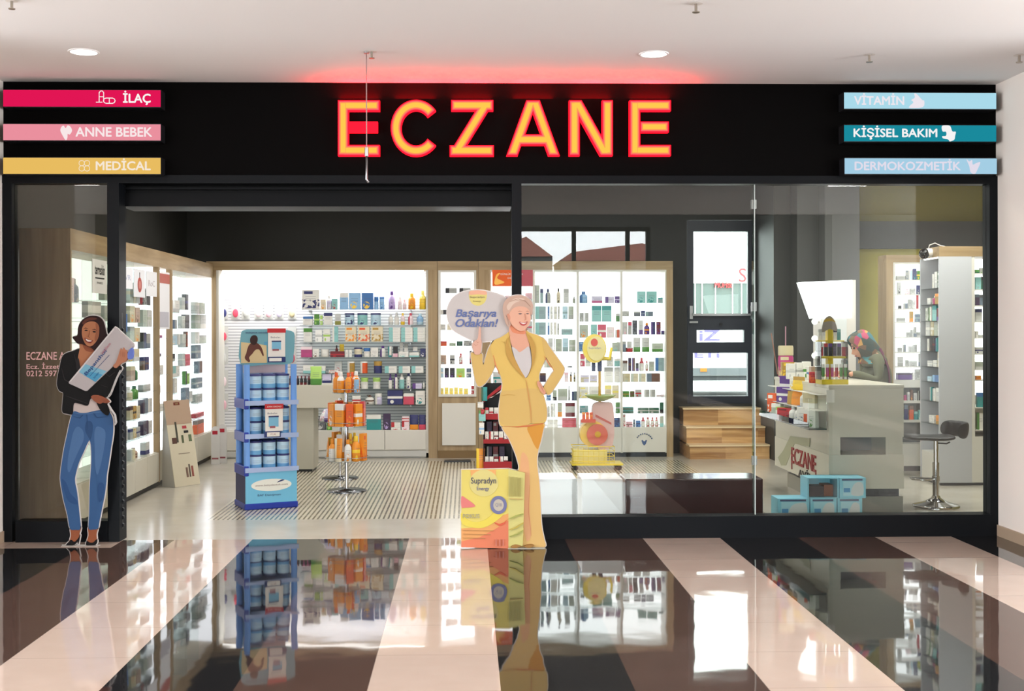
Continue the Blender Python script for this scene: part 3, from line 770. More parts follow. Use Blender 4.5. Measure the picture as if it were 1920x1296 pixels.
# ------------------------------------------------------------------ counter
CYF = G(1650, 962).y; CT = zpx(722, CYF, 1620)
cx0, cx1 = xpx(1553, CYF), xpx(1695, CYF); CYB = CYF + 1.85
co = empty('sales_counter', (cx0, CYF, 0), 'white sales counter with red lettering and a glass display on its side', 'counter')
z1, z2, z3 = zpx(820, CYF, 1620), zpx(853, CYF, 1620), zpx(917, CYF, 1620)
n0, n1 = xpx(1576, CYF), xpx(1661, CYF)
XT = cx0 + .12
part('worktop', MB().box(cx0, cx1, CYF - .005, CYB, CT - .03, CT, bev=.004), M_lamg, co)
part('upper_body', MB().box(cx0 + .004, cx1 - .004, CYF, CYB - .01, z1, CT - .03), M_lamg, co)
part('niche_block', MB().box(n1, cx1 - .01, CYF + .01, CYB - .02, z2, z1).box(cx0 + .01, n0, CYF + .012, CYB - .02, z2, z1).box(n0, n1, CYF + .4, CYB - .02, z2, z1), M_lamg, co)
part('niche_lining', MB().box(n0 + .001, n1 - .001, CYF + .38, CYF + .399, z2 + .001, z1 - .001), mat('niche_grey', (104, 108, 108), .3), co)
part('lower_body', MB().box(cx0 + .004, cx1 - .004, CYF, CYB - .01, z3, z2), M_lamg, co)
part('plinth', MB().box(cx0 + .14, cx1 - .03, CYF + .05, CYB - .06, .06, z3), mat('plinth_charcoal', (34, 36, 38), .3), co)
part('plinth_base', MB().box(cx0 + .12, cx1 - .004, CYF + .02, CYB - .06, 0, .14), mat('plinth_grey', (122, 120, 108), .3), co)
# olive check mark and lettering on the side face
def side_poly(pts, m, nm, off=.003):
    vs = []
    mb = MB()
    n = len(pts)
    q = [PXp(px, py, cx0 + .004) for px, py in pts]
    f = [(cx0 + .004 - off, v.y, v.z) for v in q]; g = [(cx0 + .004, v.y, v.z) for v in q]
    mb.add(f + g, [list(range(n)), list(range(n, 2*n))[::-1]] + [(i, n+i, n+(i+1) % n, (i+1) % n) for i in range(n)])
    return part(nm, mb, m, co)
side_poly([(1469, 845), (1482, 818), (1519, 822), (1518, 838), (1490, 832), (1474, 873), (1465, 873), (1459, 858)], mat('olive_mark', (158, 156, 128), .4), 'check_mark')
def counter_text(body, pxa, pxb, pya0, pya1, m, bold):
    a = PXp(pxa, pya1, cx0); b_ = PXp(pxb, pya1, cx0); tz = PXp(pxa, pya0, cx0)
    mt = Matrix.Translation((cx0 - .0005, a.y, a.z)) @ Matrix.Rotation(-pi/2, 4, 'Z') @ Matrix.Rotation(pi/2, 4, 'X')
    return text('lettering', body, .1, m, mt, co, bold=bold, depth=.004, width=abs(a.y - b_.y), height=tz.z - a.z)
M_signred = mat('letter_red', (140, 34, 38), .35)
counter_text('ECZANE', 1484, 1530, 838, 868, M_signred, .001)
counter_text('AVİM', 1497, 1524, 875, 893, mat('letter_black', (36, 34, 34), .4), .001)
q1, q2 = PXp(1484, 868, cx0), PXp(1530, 868, cx0)
mb = MB()
mb.box(cx0 - .004, cx0 + .003, q1.y - .02, q1.y, q1.z - .06, q1.z + .0).box(cx0 - .004, cx0 + .003, q2.y, q2.y + .02, q1.z - .09, q1.z)
part('lettering_bracket', mb, M_signred, co)
# glass display along the side
gz = .735
gy0, gy1 = CYF + .05, CYB - .02
gxo = cx0 - .16
gd = empty('counter_display', (gxo, gy0, gz), 'clear glass goods display hung on the counter side', 'display')
part('bottom_shelf', MB().box(gxo, cx0, gy0, gy1, gz - .012, gz), mat('dark_edge_glass', (60, 72, 68), .1), gd)
part('glass_front', MB().box(gxo, gxo + .006, gy0, gy1, gz, gz + .05).box(gxo, cx0, gy0, gy0 + .006, gz, gz + .26), M_glass, gd)
part('tier', MB().box(cx0 - .10, cx0, gy0 + .01, gy1, gz + .15, gz + .156), M_lam, gd)
part('tier', MB().box(cx0 - .07, cx0, gy0 + .01, gy1, gz + .29, gz + .296), M_lam, gd)
part('price_card', MB().box(cx0 - .02, cx0 + .05, CYF - .012, CYF - .006, zpx(755, CYF, 1550), zpx(731, CYF, 1550)), M_paper, gd)
# ------------------------------------------------------------------ make-up stand with a lit header
YM = CYB + .55
ms = empty('makeup_stand', (xpx(1572, YM), YM, 0), 'white make-up stand with glowing header and globe bulbs behind the counter', 'display stand')
s0, s1 = xpx(1540, YM), xpx(1606, YM)
mtop = zpx(525, YM, 1560)
part('body', MB().box(s0, s1, YM + .02, YM + .3, 0, zpx(597, YM, 1560)).box(xpx(1597, YM), s1, YM + .02, YM + .3, zpx(597, YM, 1560), mtop), M_white, ms)
pts = [P(1503, 529, YM), P(1598, 525, YM), P(1597, 596, YM), P(1527, 597, YM)]
part('lit_header', MB().prism([(p.x, p.z) for p in pts], YM, YM + .2), emis('header_glow', (255, 255, 255), 3.2), ms)
part('lit_mirror', MB().box(s0 + .01, xpx(1588, YM), YM + .005, YM + .02, .95, zpx(598, YM, 1560)), mat('mirror_white', (224, 228, 230), .2), ms)
for py in (603, 635, 667):
    c_ = P(1532, py, YM)
    bu = part('bulb_socket', MB().cyl((c_.x + .012, YM + .06, c_.z), (s0, YM + .06, c_.z), .014), M_white, ms)
    lpb = MB().sphere((c_.x - .008, YM + .06, c_.z), .034).obj('bulb', emis('bulb_glow', (255, 252, 244), 2.0))
    lpb.data.transform(Matrix.Translation(-parent_world(bu))); lpb.parent = bu

# ------------------------------------------------------------------ bar stool
bs = G(1755, 950)
st = empty('bar_stool', (bs.x, bs.y, 0), 'black low-backed bar stool on a chrome pedestal beside the counter', 'stool')
X, Y = bs.x, bs.y
part('base', MB().lathe([(.205, 0), (.205, .012), (.19, .02), (.10, .045), (.04, .08), (.034, .10)], 32, (X, Y, 0)), M_chrome, st)
part('column', MB().cyl((X, Y, .09), (X, Y, .40), .029, 20).cyl((X, Y, .40), (X, Y, .60), .02, 16), M_chrome, st)
part('footrest', MB().tube([(X, Y, .25), (X - .12, Y - .1, .25), (X - .22, Y - .02, .25), (X - .2, Y + .1, .25), (X, Y, .25)], .009).cyl((X, Y, .23), (X, Y, .275), .034), M_chrome, st)
part('lever', MB().tube([(X, Y, .575), (X + .09, Y - .02, .57), (X + .12, Y - .02, .585)], .007), M_plastic_b, st)
def loft(prof_list, name, m, root):
    """closed rings of points skinned together"""
    mb = MB(); n = len(prof_list[0]); vs = [p for r in prof_list for p in r]; fs = []
    for i in range(len(prof_list) - 1):
        for k in range(n): fs.append((i*n+k, i*n+(k+1) % n, (i+1)*n+(k+1) % n, (i+1)*n+k))
    fs.append(list(range(n))[::-1]); fs.append([(len(prof_list)-1)*n+k for k in range(n)])
    mb.add(vs, fs, 0, True)
    o = part(name, mb, m, root)
    sm = o.modifiers.new('round', 'SUBSURF'); sm.levels = 2; sm.render_levels = 2
    return o
M_seat = mat('black_leatherette', (26, 27, 30), .4)
rings = []
for t, zc, hw in ((-.27, .63, .17), (-.2, .635, .20), (-.05, .625, .2), (.08, .625, .2), (.17, .64, .19)):
    rings.append([(X - .02 + t, Y - hw, zc - .03), (X - .02 + t, Y + hw, zc - .03), (X - .02 + t, Y + hw, zc + .025), (X - .02 + t, Y - hw, zc + .025)])
loft(rings, 'seat', M_seat, st)
rings = []
for yy, xx in ((-.2, .10), (-.17, .21), (0, .25), (.17, .21), (.2, .10)):
    rings.append([(X + xx - .02, Y + yy, .62), (X + xx + .03, Y + yy, .62), (X + xx + .05, Y + yy, .775), (X + xx, Y + yy, .775)])
loft(rings, 'backrest', M_seat, st)

# ------------------------------------------------------------------ cash desk in the shop
dY = G(565, 885).y
ds = empty('cash_desk', (xpx(566, dY), dY, 0), 'plain cream cash desk with an overhanging top behind the blue display', 'desk')
a = rect(541, 722, 640, 765, dY)
part('desk_top', MB().box(xpx(505, dY), a[1], dY - .04, dY + .5, a[2], a[3], bev=.004), M_lamg, ds)
bq = rect(530, 765, 588, 884, dY)
part('pedestal', MB().box(xpx(505, dY), bq[1], dY, dY + .45, .03, a[2]), mat('desk_beige', (178, 174, 158), .4), ds)
part('plinth', MB().box(xpx(505, dY) + .02, bq[1] - .02, dY + .02, dY + .43, 0, .03), M_plastic_b, ds)
DESK_Y, DESK_Z = dY, a[3]
# floor drain / mat by the narrow cabinet
fm = G(858, 865)
e = MB().box(fm.x - .16, fm.x + .16, fm.y - .10, fm.y + .05, 0.0, .018, bev=.004).obj('floor_scale', mat('dark_scale', (46, 48, 50), .3))
e.data.transform(Matrix.Translation((-fm.x, -fm.y, 0))); e.location = (fm.x, fm.y, 0)
tag(e, 'flat dark bathroom scale on the floor before the narrow cabinet', 'scale')

# ------------------------------------------------------------------ ceiling fittings
def downlight(px, py):
    g = G(px, py, CEIL)
    e = empty('downlight', (g.x, g.y, CEIL), None, 'ceiling light')
    part('trim_ring', MB().lathe([(.100, -.006), (.104, -.001), (.104, 0), (.088, 0), (.088, -.006), (.100, -.006)], 32, (g.x, g.y, CEIL), caps=False), M_ceil, e)
    part('lens', MB().lathe([(.089, -.004), (.089, -.001)], 32, (g.x, g.y, CEIL)), emis('downlight_lens', (255, 252, 246), 8.0), e)
    return e
e = downlight(157, 97); e['label'] = 'round recessed ceiling light above the crimson sign'
e = downlight(1226, 101); e['label'] = 'round recessed ceiling light above the last letter of the red sign'
def sprinkler(px, py, label, sc1=1.0):
    g = G(px, py, CEIL)
    e = empty('sprinkler', (g.x, g.y, CEIL), label, 'sprinkler')
    part('escutcheon', MB().lathe([(.04*sc1, -.004), (.03*sc1, 0)], 16, (g.x, g.y, CEIL)), M_white, e)
    part('head', MB().cyl((g.x, g.y, CEIL), (g.x, g.y, CEIL - .05*sc1), .009*sc1).cyl((g.x, g.y, CEIL - .05*sc1), (g.x, g.y, CEIL - .055*sc1), .022*sc1, 14), mat('sprinkler_brass', (150, 140, 128), .3, metal=.6), e)
sprinkler(697, 96, 'small ceiling sprinkler beside the hanging wire', .9)
sprinkler(1305, 6, 'ceiling sprinkler at the top edge of the picture, nearest the viewer', 1.0)
sprinkler(1630, 102, 'ceiling sprinkler above the pale blue vitamin sign')
sprinkler(1911, 103, 'ceiling sprinkler beside the mall wall at the far right')
sprinkler(22, 1, 'ceiling sprinkler over the left corner of the mall front', .9)
g = G(687, 97, CEIL)
hw = empty('hanging_wire', (g.x, g.y, CEIL), 'thin wire with a steel hook hanging before the first red letter', 'hanging wire')
za, zb_ = P(687, 285, g.y).z, P(688, 342, g.y).z
part('anchor', MB().cyl((g.x, g.y, CEIL), (g.x, g.y, CEIL - .012), .018), M_steel, hw)
part('wire', MB().cyl((g.x, g.y, CEIL), (g.x, g.y, za), .004, 8), mat('wire_grey', (150, 120, 118), .4), hw)
part('hook', MB().cyl((g.x, g.y, za + .03), (g.x, g.y, za - .03), .013, 10, r2=.015).tube([(g.x, g.y, za - .02), (g.x, g.y, zb_ + .02), (g.x + .012, g.y, zb_)], .008), M_steel, hw)
# ------------------------------------------------------------------ goods
PAL = {  # key: (hex, word)
 'w': ('e6e4de', 'white'), 'W': ('f4f3f0', 'bright-white'), 'c': ('e0d4b8', 'cream'), 'g': ('a9aaa6', 'grey'), 'lg': ('c9cac8', 'pale-grey'), 'dg': ('5c5e62', 'dark-grey'),
 'k': ('1e1d20', 'black'), 'n': ('2a2f66', 'navy'), 'b': ('3a6fae', 'blue'), 'sb': ('8fbbe2', 'sky-blue'), 'lb': ('b9d7e8', 'pale-blue'), 't': ('2f8f90', 'teal'), 'lt': ('8cc4c2', 'pale-teal'),
 'tg': ('8fa8ac', 'blue-grey'), 'gr': ('4f8a3a', 'green'), 'lgr': ('a9cf6a', 'lime'), 'dgr': ('1f5a42', 'dark-green'), 'ol': ('8a8a3c', 'olive'), 'y': ('f0c93a', 'yellow'), 'ly': ('f2e27a', 'pale-yellow'),
 'o': ('e8922a', 'orange'), 'ro': ('dc5a28', 'red-orange'), 'r': ('b92c34', 'red'), 'dr': ('6e1c26', 'dark-red'), 'p': ('e7b7c4', 'pink'), 'lp': ('efdbe0', 'pale-pink'), 'm': ('b8457e', 'magenta'), 'pk': ('cf4a62', 'rose'),
 'v': ('5d3a86', 'purple'), 'l': ('b9a5d6', 'lilac'), 'll': ('cfc9e2', 'lavender'), 'dv': ('3a2748', 'dark-purple'), 'br': ('6a4a3a', 'brown'), 'be': ('c9bd9a', 'beige'), 'oc': ('b08a3c', 'ochre'), 'gg': ('b4bcae', 'grey-green'), 'ta': ('b59a86', 'tan'), 's': ('6d7c8c', 'slate'), 'mb': ('6aa6d2', 'mid-blue')}
KIND = {'c': 'carton', 'b': 'bottle', 'p': 'pump_bottle', 't': 'tube', 'j': 'jar', 'n': 'tin', 'u': 'pouch', 'k': 'blister_pack'}
_pm = {}
def pnoise(nt, tc):
    n = N(nt, 'ShaderNodeTexNoise'); n.inputs['Scale'].default_value = 4.5; n.inputs['Detail'].default_value = 2
    nt.links.new(tc.outputs['Generated'], n.inputs[0]); return n.outputs[0]
def pmat(col, acc=None, style=0):
    key = (col, acc, style)
    if key in _pm: return _pm[key]
    m, nt, b = nodes('pack_' + PAL[col][1] + ('_' + PAL[acc][1] if acc else '') + '_%d' % style)
    b.inputs['Roughness'].default_value = 0.38
    base = rgb(PAL[col][0])
    if not acc:
        b.inputs['Base Color'].default_value = base; _pm[key] = m; return m
    tc = N(nt, 'ShaderNodeTexCoord'); sp = N(nt, 'ShaderNodeSeparateXYZ'); nt.links.new(tc.outputs['Generated'], sp.inputs[0])
    gx, gz = sp.outputs[0], sp.outputs[2]
    def between(v, a, c): return mth(nt, 'MULTIPLY', mth(nt, 'GREATER_THAN', v, a), mth(nt, 'LESS_THAN', v, c))
    def disc(x, z, r, sx=1.0):
        d = mth(nt, 'ADD', mth(nt, 'POWER', mth(nt, 'MULTIPLY', mth(nt, 'SUBTRACT', gx, x), sx), 2.0), mth(nt, 'POWER', mth(nt, 'SUBTRACT', gz, z), 2.0))
        return mth(nt, 'LESS_THAN', d, r * r)
    if style == 0: f = between(gz, -1, 0.34)
    elif style == 1: f = between(gz, 0.72, 2)
    elif style == 2: f = mth(nt, 'MULTIPLY', disc(0.42, 0.26, 0.22, .8), mth(nt, 'GREATER_THAN', pnoise(nt, tc), 0.46))
    elif style == 3: f = mth(nt, 'MAXIMUM', between(gz, 0.42, 0.58), disc(0.3, 0.2, 0.12))
    elif style == 4: f = between(gx, -1, 0.34)
    elif style == 5: f = mth(nt, 'MAXIMUM', mth(nt, 'MULTIPLY', between(gx, .12, .62), between(gz, .78, .92)), mth(nt, 'MULTIPLY', between(gz, .06, .5), mth(nt, 'GREATER_THAN', pnoise(nt, tc), 0.52)))
    else: f = between(gz, 0.3, 0.75)
    c = mixc(nt, f, base, rgb(PAL[acc][0]))
    lines = mth(nt, 'MULTIPLY', between(gx, 0.2, 0.8), mth(nt, 'LESS_THAN', mth(nt, 'FRACT', mth(nt, 'MULTIPLY', gz, 11)), 0.28))
    lines = mth(nt, 'MULTIPLY', lines, mth(nt, 'MULTIPLY', between(gz, 0.4, 0.7), mth(nt, 'SUBTRACT', 1.0, f)))
    c = mixc(nt, mth(nt, 'MULTIPLY', lines, 0.55), c, rgb((90, 92, 104)))
    nt.links.new(c, b.inputs['Base Color']); _pm[key] = m
    return m
_um = {}
def unit(kind, piece, m):
    key = (kind, piece, m.name)
    if key in _um: return _um[key]
    mb = MB()
    if kind == 'c': mb.box(-.5, .5, 0, 1, 0, 1, bev=.025)
    elif kind in 'bp':
        if piece == 'body': mb.lathe([(.40, 0), (.5, .03), (.5, .55), (.46, .66), (.27, .76), (.21, .78), (.21, .80)], 16, (0, .5, 0))
        elif kind == 'b': mb.lathe([(.24, .79), (.25, .80), (.23, .99), (.19, 1)], 14, (0, .5, 0))
        else:
            mb.lathe([(.26, .78), (.26, .85), (.08, .87), (.08, .95)], 12, (0, .5, 0)); mb.box(-.34, .14, .4, .6, .94, 1.0, bev=.02)
    elif kind == 't':
        if piece == 'body':
            vs = []; n = 14
            for z, rx, ry in ((.17, .44, .42), (.5, .48, .34), (.9, .5, .10), (1, .5, .05)):
                vs += [(rx*math.cos(2*pi*k/n), .5 + ry*math.sin(2*pi*k/n), z) for k in range(n)]
            fs = [(i*n+k, i*n+(k+1) % n, (i+1)*n+(k+1) % n, (i+1)*n+k) for i in range(3) for k in range(n)] + [list(range(n))[::-1], [3*n+k for k in range(n)]]
            mb.add(vs, fs, 0, True)
        else: mb.lathe([(.40, 0), (.42, .02), (.38, .17)], 14, (0, .5, 0))
    elif kind == 'j':
        if piece == 'body': mb.lathe([(.42, 0), (.5, .05), (.5, .62), (.44, .7)], 18, (0, .5, 0))
        else: mb.lathe([(.5, .69), (.5, .95), (.46, 1)], 18, (0, .5, 0))
    elif kind == 'n':
        if piece == 'body': mb.lathe([(.48, 0), (.48, .88)], 20, (0, .5, 0))
        else: mb.lathe([(.5, .86), (.5, .98), (.47, 1)], 20, (0, .5, 0))
    elif kind == 'u':
        vs = []; n = 14
        for z, rx, ry in ((0, .47, .40), (.08, .5, .5), (.5, .49, .42), (.85, .48, .14), (.9, .5, .06), (1, .5, .05)):
            vs += [(rx*max(-1, min(1, 1.25*math.cos(2*pi*k/n))), .5 + ry*math.sin(2*pi*k/n), z) for k in range(n)]
        fs = [(i*n+k, i*n+(k+1) % n, (i+1)*n+(k+1) % n, (i+1)*n+k) for i in range(5) for k in range(n)] + [list(range(n))[::-1], [5*n+k for k in range(n)]]
        mb.add(vs, fs, 0, True)
    elif kind == 'k':
        if piece == 'body': mb.box(-.5, .5, .8, 1, 0, 1).box(-.2, .2, .8, 1, .98, 1.0)
        else: mb.sphere((0, .5, .36), .3, 12, 8, sc3=(1.1, 1.5, .9))
    me = mb.mesh(KIND[kind] if piece == 'body' else piece, [m]); _um[key] = me
    return me
CAPN = {'b': 'cap', 'p': 'pump', 't': 'cap', 'j': 'lid', 'n': 'lid', 'k': 'blister'}
COUNT = [0]
import re
def fit_label(t):
    def n(x): return len(re.findall(r"[A-Za-z]+", x))
    if n(t) > 16: t = re.sub(r' with [a-z-]+ (print|top)', '', t)
    if n(t) > 16: t = t.replace(' item on the ', ' on the ').replace(' on the ', ' on ', 1)
    if n(t) > 16: t = t.replace(' the ', ' ')
    return t
def good(kind, loc, w, d, h, col, acc, label, group, rz=0.0, style=None, cap=None, rx=0.0):
    m = pmat(col, acc, (COUNT[0] * 7 + len(label)) % 6 if style is None else style)
    COUNT[0] += 1
    kn = KIND[kind]
    if kind == 'c': kn = 'flat_pack' if w > 1.35 * h else ('slim_box' if w < 0.52 * h else 'carton')
    label = fit_label(label.replace('carton', kn.replace('_', ' '), 1))
    o = bpy.data.objects.new(kn, unit(kind, 'body', m)); COL.objects.link(o)
    o.location = loc; o.scale = (w, d, h); o.rotation_euler = (rx, 0, rz)
    tag(o, label, kn.replace('_', ' '), group)
    if kind in CAPN:
        ck = cap or acc or 'w'
        c = bpy.data.objects.new(CAPN[kind], unit(kind, CAPN[kind], pmat(ck))); COL.objects.link(c); c.parent = o
    return o
ORD = ['first', 'second', 'third', 'fourth', 'fifth', 'sixth', 'seventh', 'eighth', 'ninth', 'tenth', 'eleventh', 'twelfth', 'thirteenth', 'fourteenth', 'fifteenth', 'sixteenth', 'seventeenth', 'eighteenth', 'nineteenth', 'twentieth', 'twenty-first', 'twenty-second', 'twenty-third', 'twenty-fourth', 'twenty-fifth', 'twenty-sixth']
def describe(kind, col, acc):
    s = PAL[col][1] + ' ' + KIND[kind].replace('_', ' ')
    if acc and acc != col: s += ' with ' + PAL[acc][1] + (' print' if kind in 'cuk' else ' top')
    return s
def shelf(data, z, Yf, where, group, maxdepth=0.29, pyref=650):
    """data: 'kind col[/acc] x0 x1 h[*n] [style]; ...' in pixels of the shelf's front plane, left to right; *n piles n of them"""
    placed = []
    s_ = F_PX / (Yf + CAM_D)
    for j, it in enumerate([q.split() for q in data.split(';') if q.strip()]):
        kind, cc, xa, xb, hh = it[0], it[1], float(it[2]), float(it[3]), it[4]
        style = int(it[5]) if len(it) > 5 else None
        col, acc = (cc.split('/') + [None])[:2]
        n = 1
        if '*' in hh: hh, n = hh.split('*'); n = int(n)
        h = float(hh) / s_
        yf = Yf
        while True:
            ov = [p for p in placed if p[0] < xb - 0.2 and p[1] > xa + 0.2 and p[2] <= yf + 1e-4 < p[3]]
            if not ov: break
            yf = max(p[3] for p in ov) + 0.004
        A, B = P(xa, pyref, yf), P(xb, pyref, yf)
        w_ = (B.x - A.x) - 0.003
        d = min(0.11, max(0.03, w_ * (0.55 if kind == 'c' else 1.0)), maxdepth)
        if kind in 'bpjn': d = min(w_, 0.13)
        if kind == 'u': d = min(w_ * .5, .07)
        d = max(0.012, min(d, Yf + maxdepth - yf))
        placed.append((xa, xb, yf, yf + d))
        for q in range(n):
            pos = ORD[j] + ' item on the ' + where
            if n > 1: pos = ORD[q] + ' up in pile ' + str(['one', 'two', 'three', 'four', 'five', 'six', 'seven', 'eight', 'nine', 'ten', 'eleven', 'twelve'][j]) + ' on the ' + where
            good(kind, ((A.x + B.x) / 2, yf, z + q * (h / n)), w_, d, h / n - (0.001 if n > 1 else 0), col, acc, describe(kind, col, acc) + ', ' + pos, group, style=style)
SL = ' shelf of the slatwall'
SROWS = [
 'c w/n 566 599 37 5; c c/o 601 611 19 2; b ll/w 612 622 26; c gr 618 621 13; c lt/r 622 633 20 2; c sb/w 637 653 31 1; c sb/y 654 676 31 2; c b/y 678 700 31 2; n sb/b 701 710 23; n sb/b 711 721 23; b l/v 728 741 34; b lp/w 746 754 24; b lp/p 755 762 18; b o/y 765 779 30; b y/ly 786 799 35',
 'c w/b 568 586 16 1; c gr/lgr 589 599 20; c lgr/w 600 605 18; c w/n 607 623 23 1; c lg/ol 628 639 21 0; n lb/n 645 664 22; n lt/n 669 689 22; n lb/n 694 714 22; b w/lg 728 737 20; b w/lg 739 748 23; b lp/y 751 759 22; b lp/pk 765 775 22; b sb/lb 781 794 21',
 'c w/gr 569 585 26 1; c W/lg 591 604 23; c w/lgr 606 619 24; c lt/w 623 634 29; c c/o 647 668 29 5; c c/ro 671 693 29 5; c c/oc 696 718 29 5; c w/lt 729 751 27*4 4; c w/lt 752 774 27*4 4; c w/lt 775 798 27*4 4',
 'c m/lp 564 585 20 1; c w/br 586 598 16 2; j w/w 601 616 15; c dr/r 619 646 11; b dr/k 628 634 22; t y/ly 636 645 24; c w/lg 646 653 14; c w/lg 653 660 14; n c/n 663 679 18; n w/b 681 694 17; c w/lg 695 709 18 2; b w/v 712 723 21; t w/t 727 735 20; c k/p 737 746 20 0; c w/lt 747 766 10; c w/lg 749 756 27; c w/g 758 765 24; c w/lt 767 786 9; c w/s 774 783 19; c n/w 788 798 16',
 'c w/lt 568 588 15 0; c w/lt 590 610 14 0; c w/r 616 634 6; c lg/r 627 641 22 2; n oc/w 650 665 22; n ro/w 674 689 22; n n/oc 700 716 22; c w/lt 721 744 13 4; c w/lt 747 769 13 4; c w/lt 771 794 13 4',
 'c ll/n 604 621 28 3; c lp/w 623 632 27; n w/lgr 661 674 21; n w/lgr 676 690 21; n w/lgr 698 713 21; b w/v 728 735 28; b w/v 738 746 28; b lt/w 748 758 30; b w/n 761 770 30; c ll/v 773 791 10; b w/lg 792 797 14',
 'c w/r 660 676 17 3; p w/br 684 701 18; j ll/w 702 716 21; c n/w 726 755 27 3; c pk/w 756 776 21 1; c w/t 779 797 26 2']
ordn = ['top', 'second', 'third', 'fourth', 'fifth', 'sixth', 'seventh']
for i, r in enumerate(SROWS):
    shelf(r, SLAT_Z[i] + 0.0005, YI, ordn[i] + SL, 'baby goods on the ' + ordn[i] + SL)
shelf('u dg/lg 590 611 26; c gr/lgr 612 622 25; c t/w 687 714 28 1; c dv/l 718 732 30 2; c w/r 733 751 14*3; c lp/r 753 767 25*5; u n/o 768 784 28 0; u n/pk 785 798 28 0', zd + 0.0005, YB + 0.04, 'drawer top of the slatwall', 'goods on the drawer top of the slatwall')
# hung packs on the slatwall
cols = [419, 441, 460, 484, 503, 523, 547]
acc = ['n', 'pk', 'lg', 'lp', 'p', 'll', 'be']
rowz = [(598, 30), (642, 30), (684, 34), (728, 34), (772, 34)]
for r, (py, h) in enumerate(rowz):
    for c, px in enumerate(cols):
        if r > 0 and 436 < px < 536: continue
        a = P(px - 8, py, YB + .34); b_ = P(px + 8, py, YB + .34); t_ = P(px, py - h, YB + .34)
        o = good('k', ((a.x + b_.x)/2, YB + 0.345, a.z), b_.x - a.x, 0.03, t_.z - a.z, 'lg', None, 'clear blister pack with ' + PAL[acc[(c + r) % 7]][1] + ' item, ' + ORD[c] + ' peg of the ' + ORD[r] + ' row on the slatwall', 'blister packs hung on the slatwall', cap=acc[(c + r) % 7])
# narrow cabinet
MROWS = ['c g/k 835 857 10 4; c g/k 861 883 10 4', 'c k/w 826 841 9 4; c g/k 848 866 9 4', 'c lg/w 824 836 11; c c/w 838 850 12; c lg/g 852 864 11; c w/lg 866 880 12',
 'c ro/r 824 838 9; c gg/gr 842 855 6; c dgr/k 856 868 9; c g/dg 869 885 10', 'c ta/g 825 837 17 2; c g/k 843 853 17 3; b w/r 860 868 20; c k/r 880 886 25',
 'c lb/w 823 832 18; c k/v 833 842 18; c k/v 843 853 18; c lgr/o 855 872 17 2; c s/w 874 884 17', 'c ly/y 824 832 11 2; c ly/y 833 841 12 2; c ly/y 842 850 11 2; c ly/y 851 859 12 2; c ly/y 860 868 11 2; c ly/y 869 878 10 2; c r/w 883 889 15 3']
for i, r in enumerate(MROWS):
    w_ = ('top' if i == 0 else ORD[i]) + ' level of the narrow cabinet'
    shelf(r, MID_Z[i] + 0.0005, YI, w_, 'packs on the ' + w_)
# poster bay: mostly behind the yellow figure
for i, r in enumerate(['c lp/p 925 945 9 3; c lp/m 947 960 8', 'c p/lg 985 998 27 3', 'c ta/br 984 998 20', 'c lg/pk 985 998 22 3', 'c lg/w 925 940 20; c be/w 984 997 18', 'c w/t 925 938 20; c g/w 984 997 20', 'c lg/t 924 940 22; c w/lg 985 997 18', 'c t/w 923 936 20; c lg/w 984 997 20']):
    w_ = ORD[i] + ' shelf of the poster bay'
    shelf(r, PZ[i] + 0.0005, YI, w_, 'packs on the ' + w_)
B1 = ['c gg/g 1003 1012 34; c tg/n 1013 1019 27 1; b g/n 1023 1033 27; b c/k 1044 1051 28; c lg/g 1057 1067 27 1; b gg/g 1074 1079 12',
 'c tg/lt 1004 1024 24 4; c b/lb 1027 1031 24; c w/lg 1032 1045 24; c lg/w 1046 1050 24; c lb/tg 1055 1065 24; c gg/g 1066 1076 24',
 'c tg/lt 1004 1024 24 4; c b/lb 1027 1031 24; c w/lg 1032 1044 24; c lg/g 1045 1049 22; c tg/lt 1053 1074 11',
 'c lg/w 1028 1041 25; c gg/g 1042 1054 24; c lb/tg 1055 1066 25; c gg/lg 1067 1079 22', 'c gg/w 1020 1036 20; c dg/g 1064 1073 3',
 'c dv/br 1010 1024 17; c lp/p 1058 1066 18 1; b oc/k 1068 1073 19; b be/k 1075 1079 18', 'c b/sb 1024 1033 11; c gg/k 1036 1044 20 0; c gg/lg 1046 1064 22; b g/k 1065 1069 28; c s/n 1072 1081 17',
 'c lg/g 1026 1031 20 0; c lg/w 1032 1041 25; c gg/o 1045 1054 26 0; c dr/lg 1060 1078 26 6', 'c pk/r 1054 1080 17*2 3; c W/w 1026 1046 14']
B2 = ['b sb/b 1087 1103 22; c ll/m 1110 1130 13 0; c ll/v 1135 1152 12; c v/l 1153 1162 13', 'c g/lg 1087 1095 17; c g/lg 1096 1104 17; c lt/t 1110 1128 30 1; c lt/t 1129 1147 30 1; c gr/lg 1155 1162 15',
 'c gg/o 1087 1103 24 2; c lt/t 1108 1120 25; c pk/w 1121 1137 25 3; c lp/w 1138 1152 20; c ro/lg 1154 1162 15', 'c b/sb 1086 1096 18; c lg/w 1100 1112 16; c gg/lt 1148 1162 17',
 'c pk/w 1088 1097 24 3; c gg/w 1098 1108 20; c lg/w 1138 1150 18; c lt/w 1152 1162 14', 'c ll/be 1089 1105 14*2; c ll/be 1106 1120 14*2; c W/g 1133 1150 28; c w/lg 1152 1162 28',
 'c w/ly 1086 1104 22; c w/lgr 1105 1124 22; c c/ly 1134 1147 24; c c/ly 1148 1160 24', 'c tg/t 1087 1103 14; c lg/w 1130 1145 15; c gr/g 1154 1162 20', 'c w/lg 1088 1108 14; c n/b 1151 1162 17']
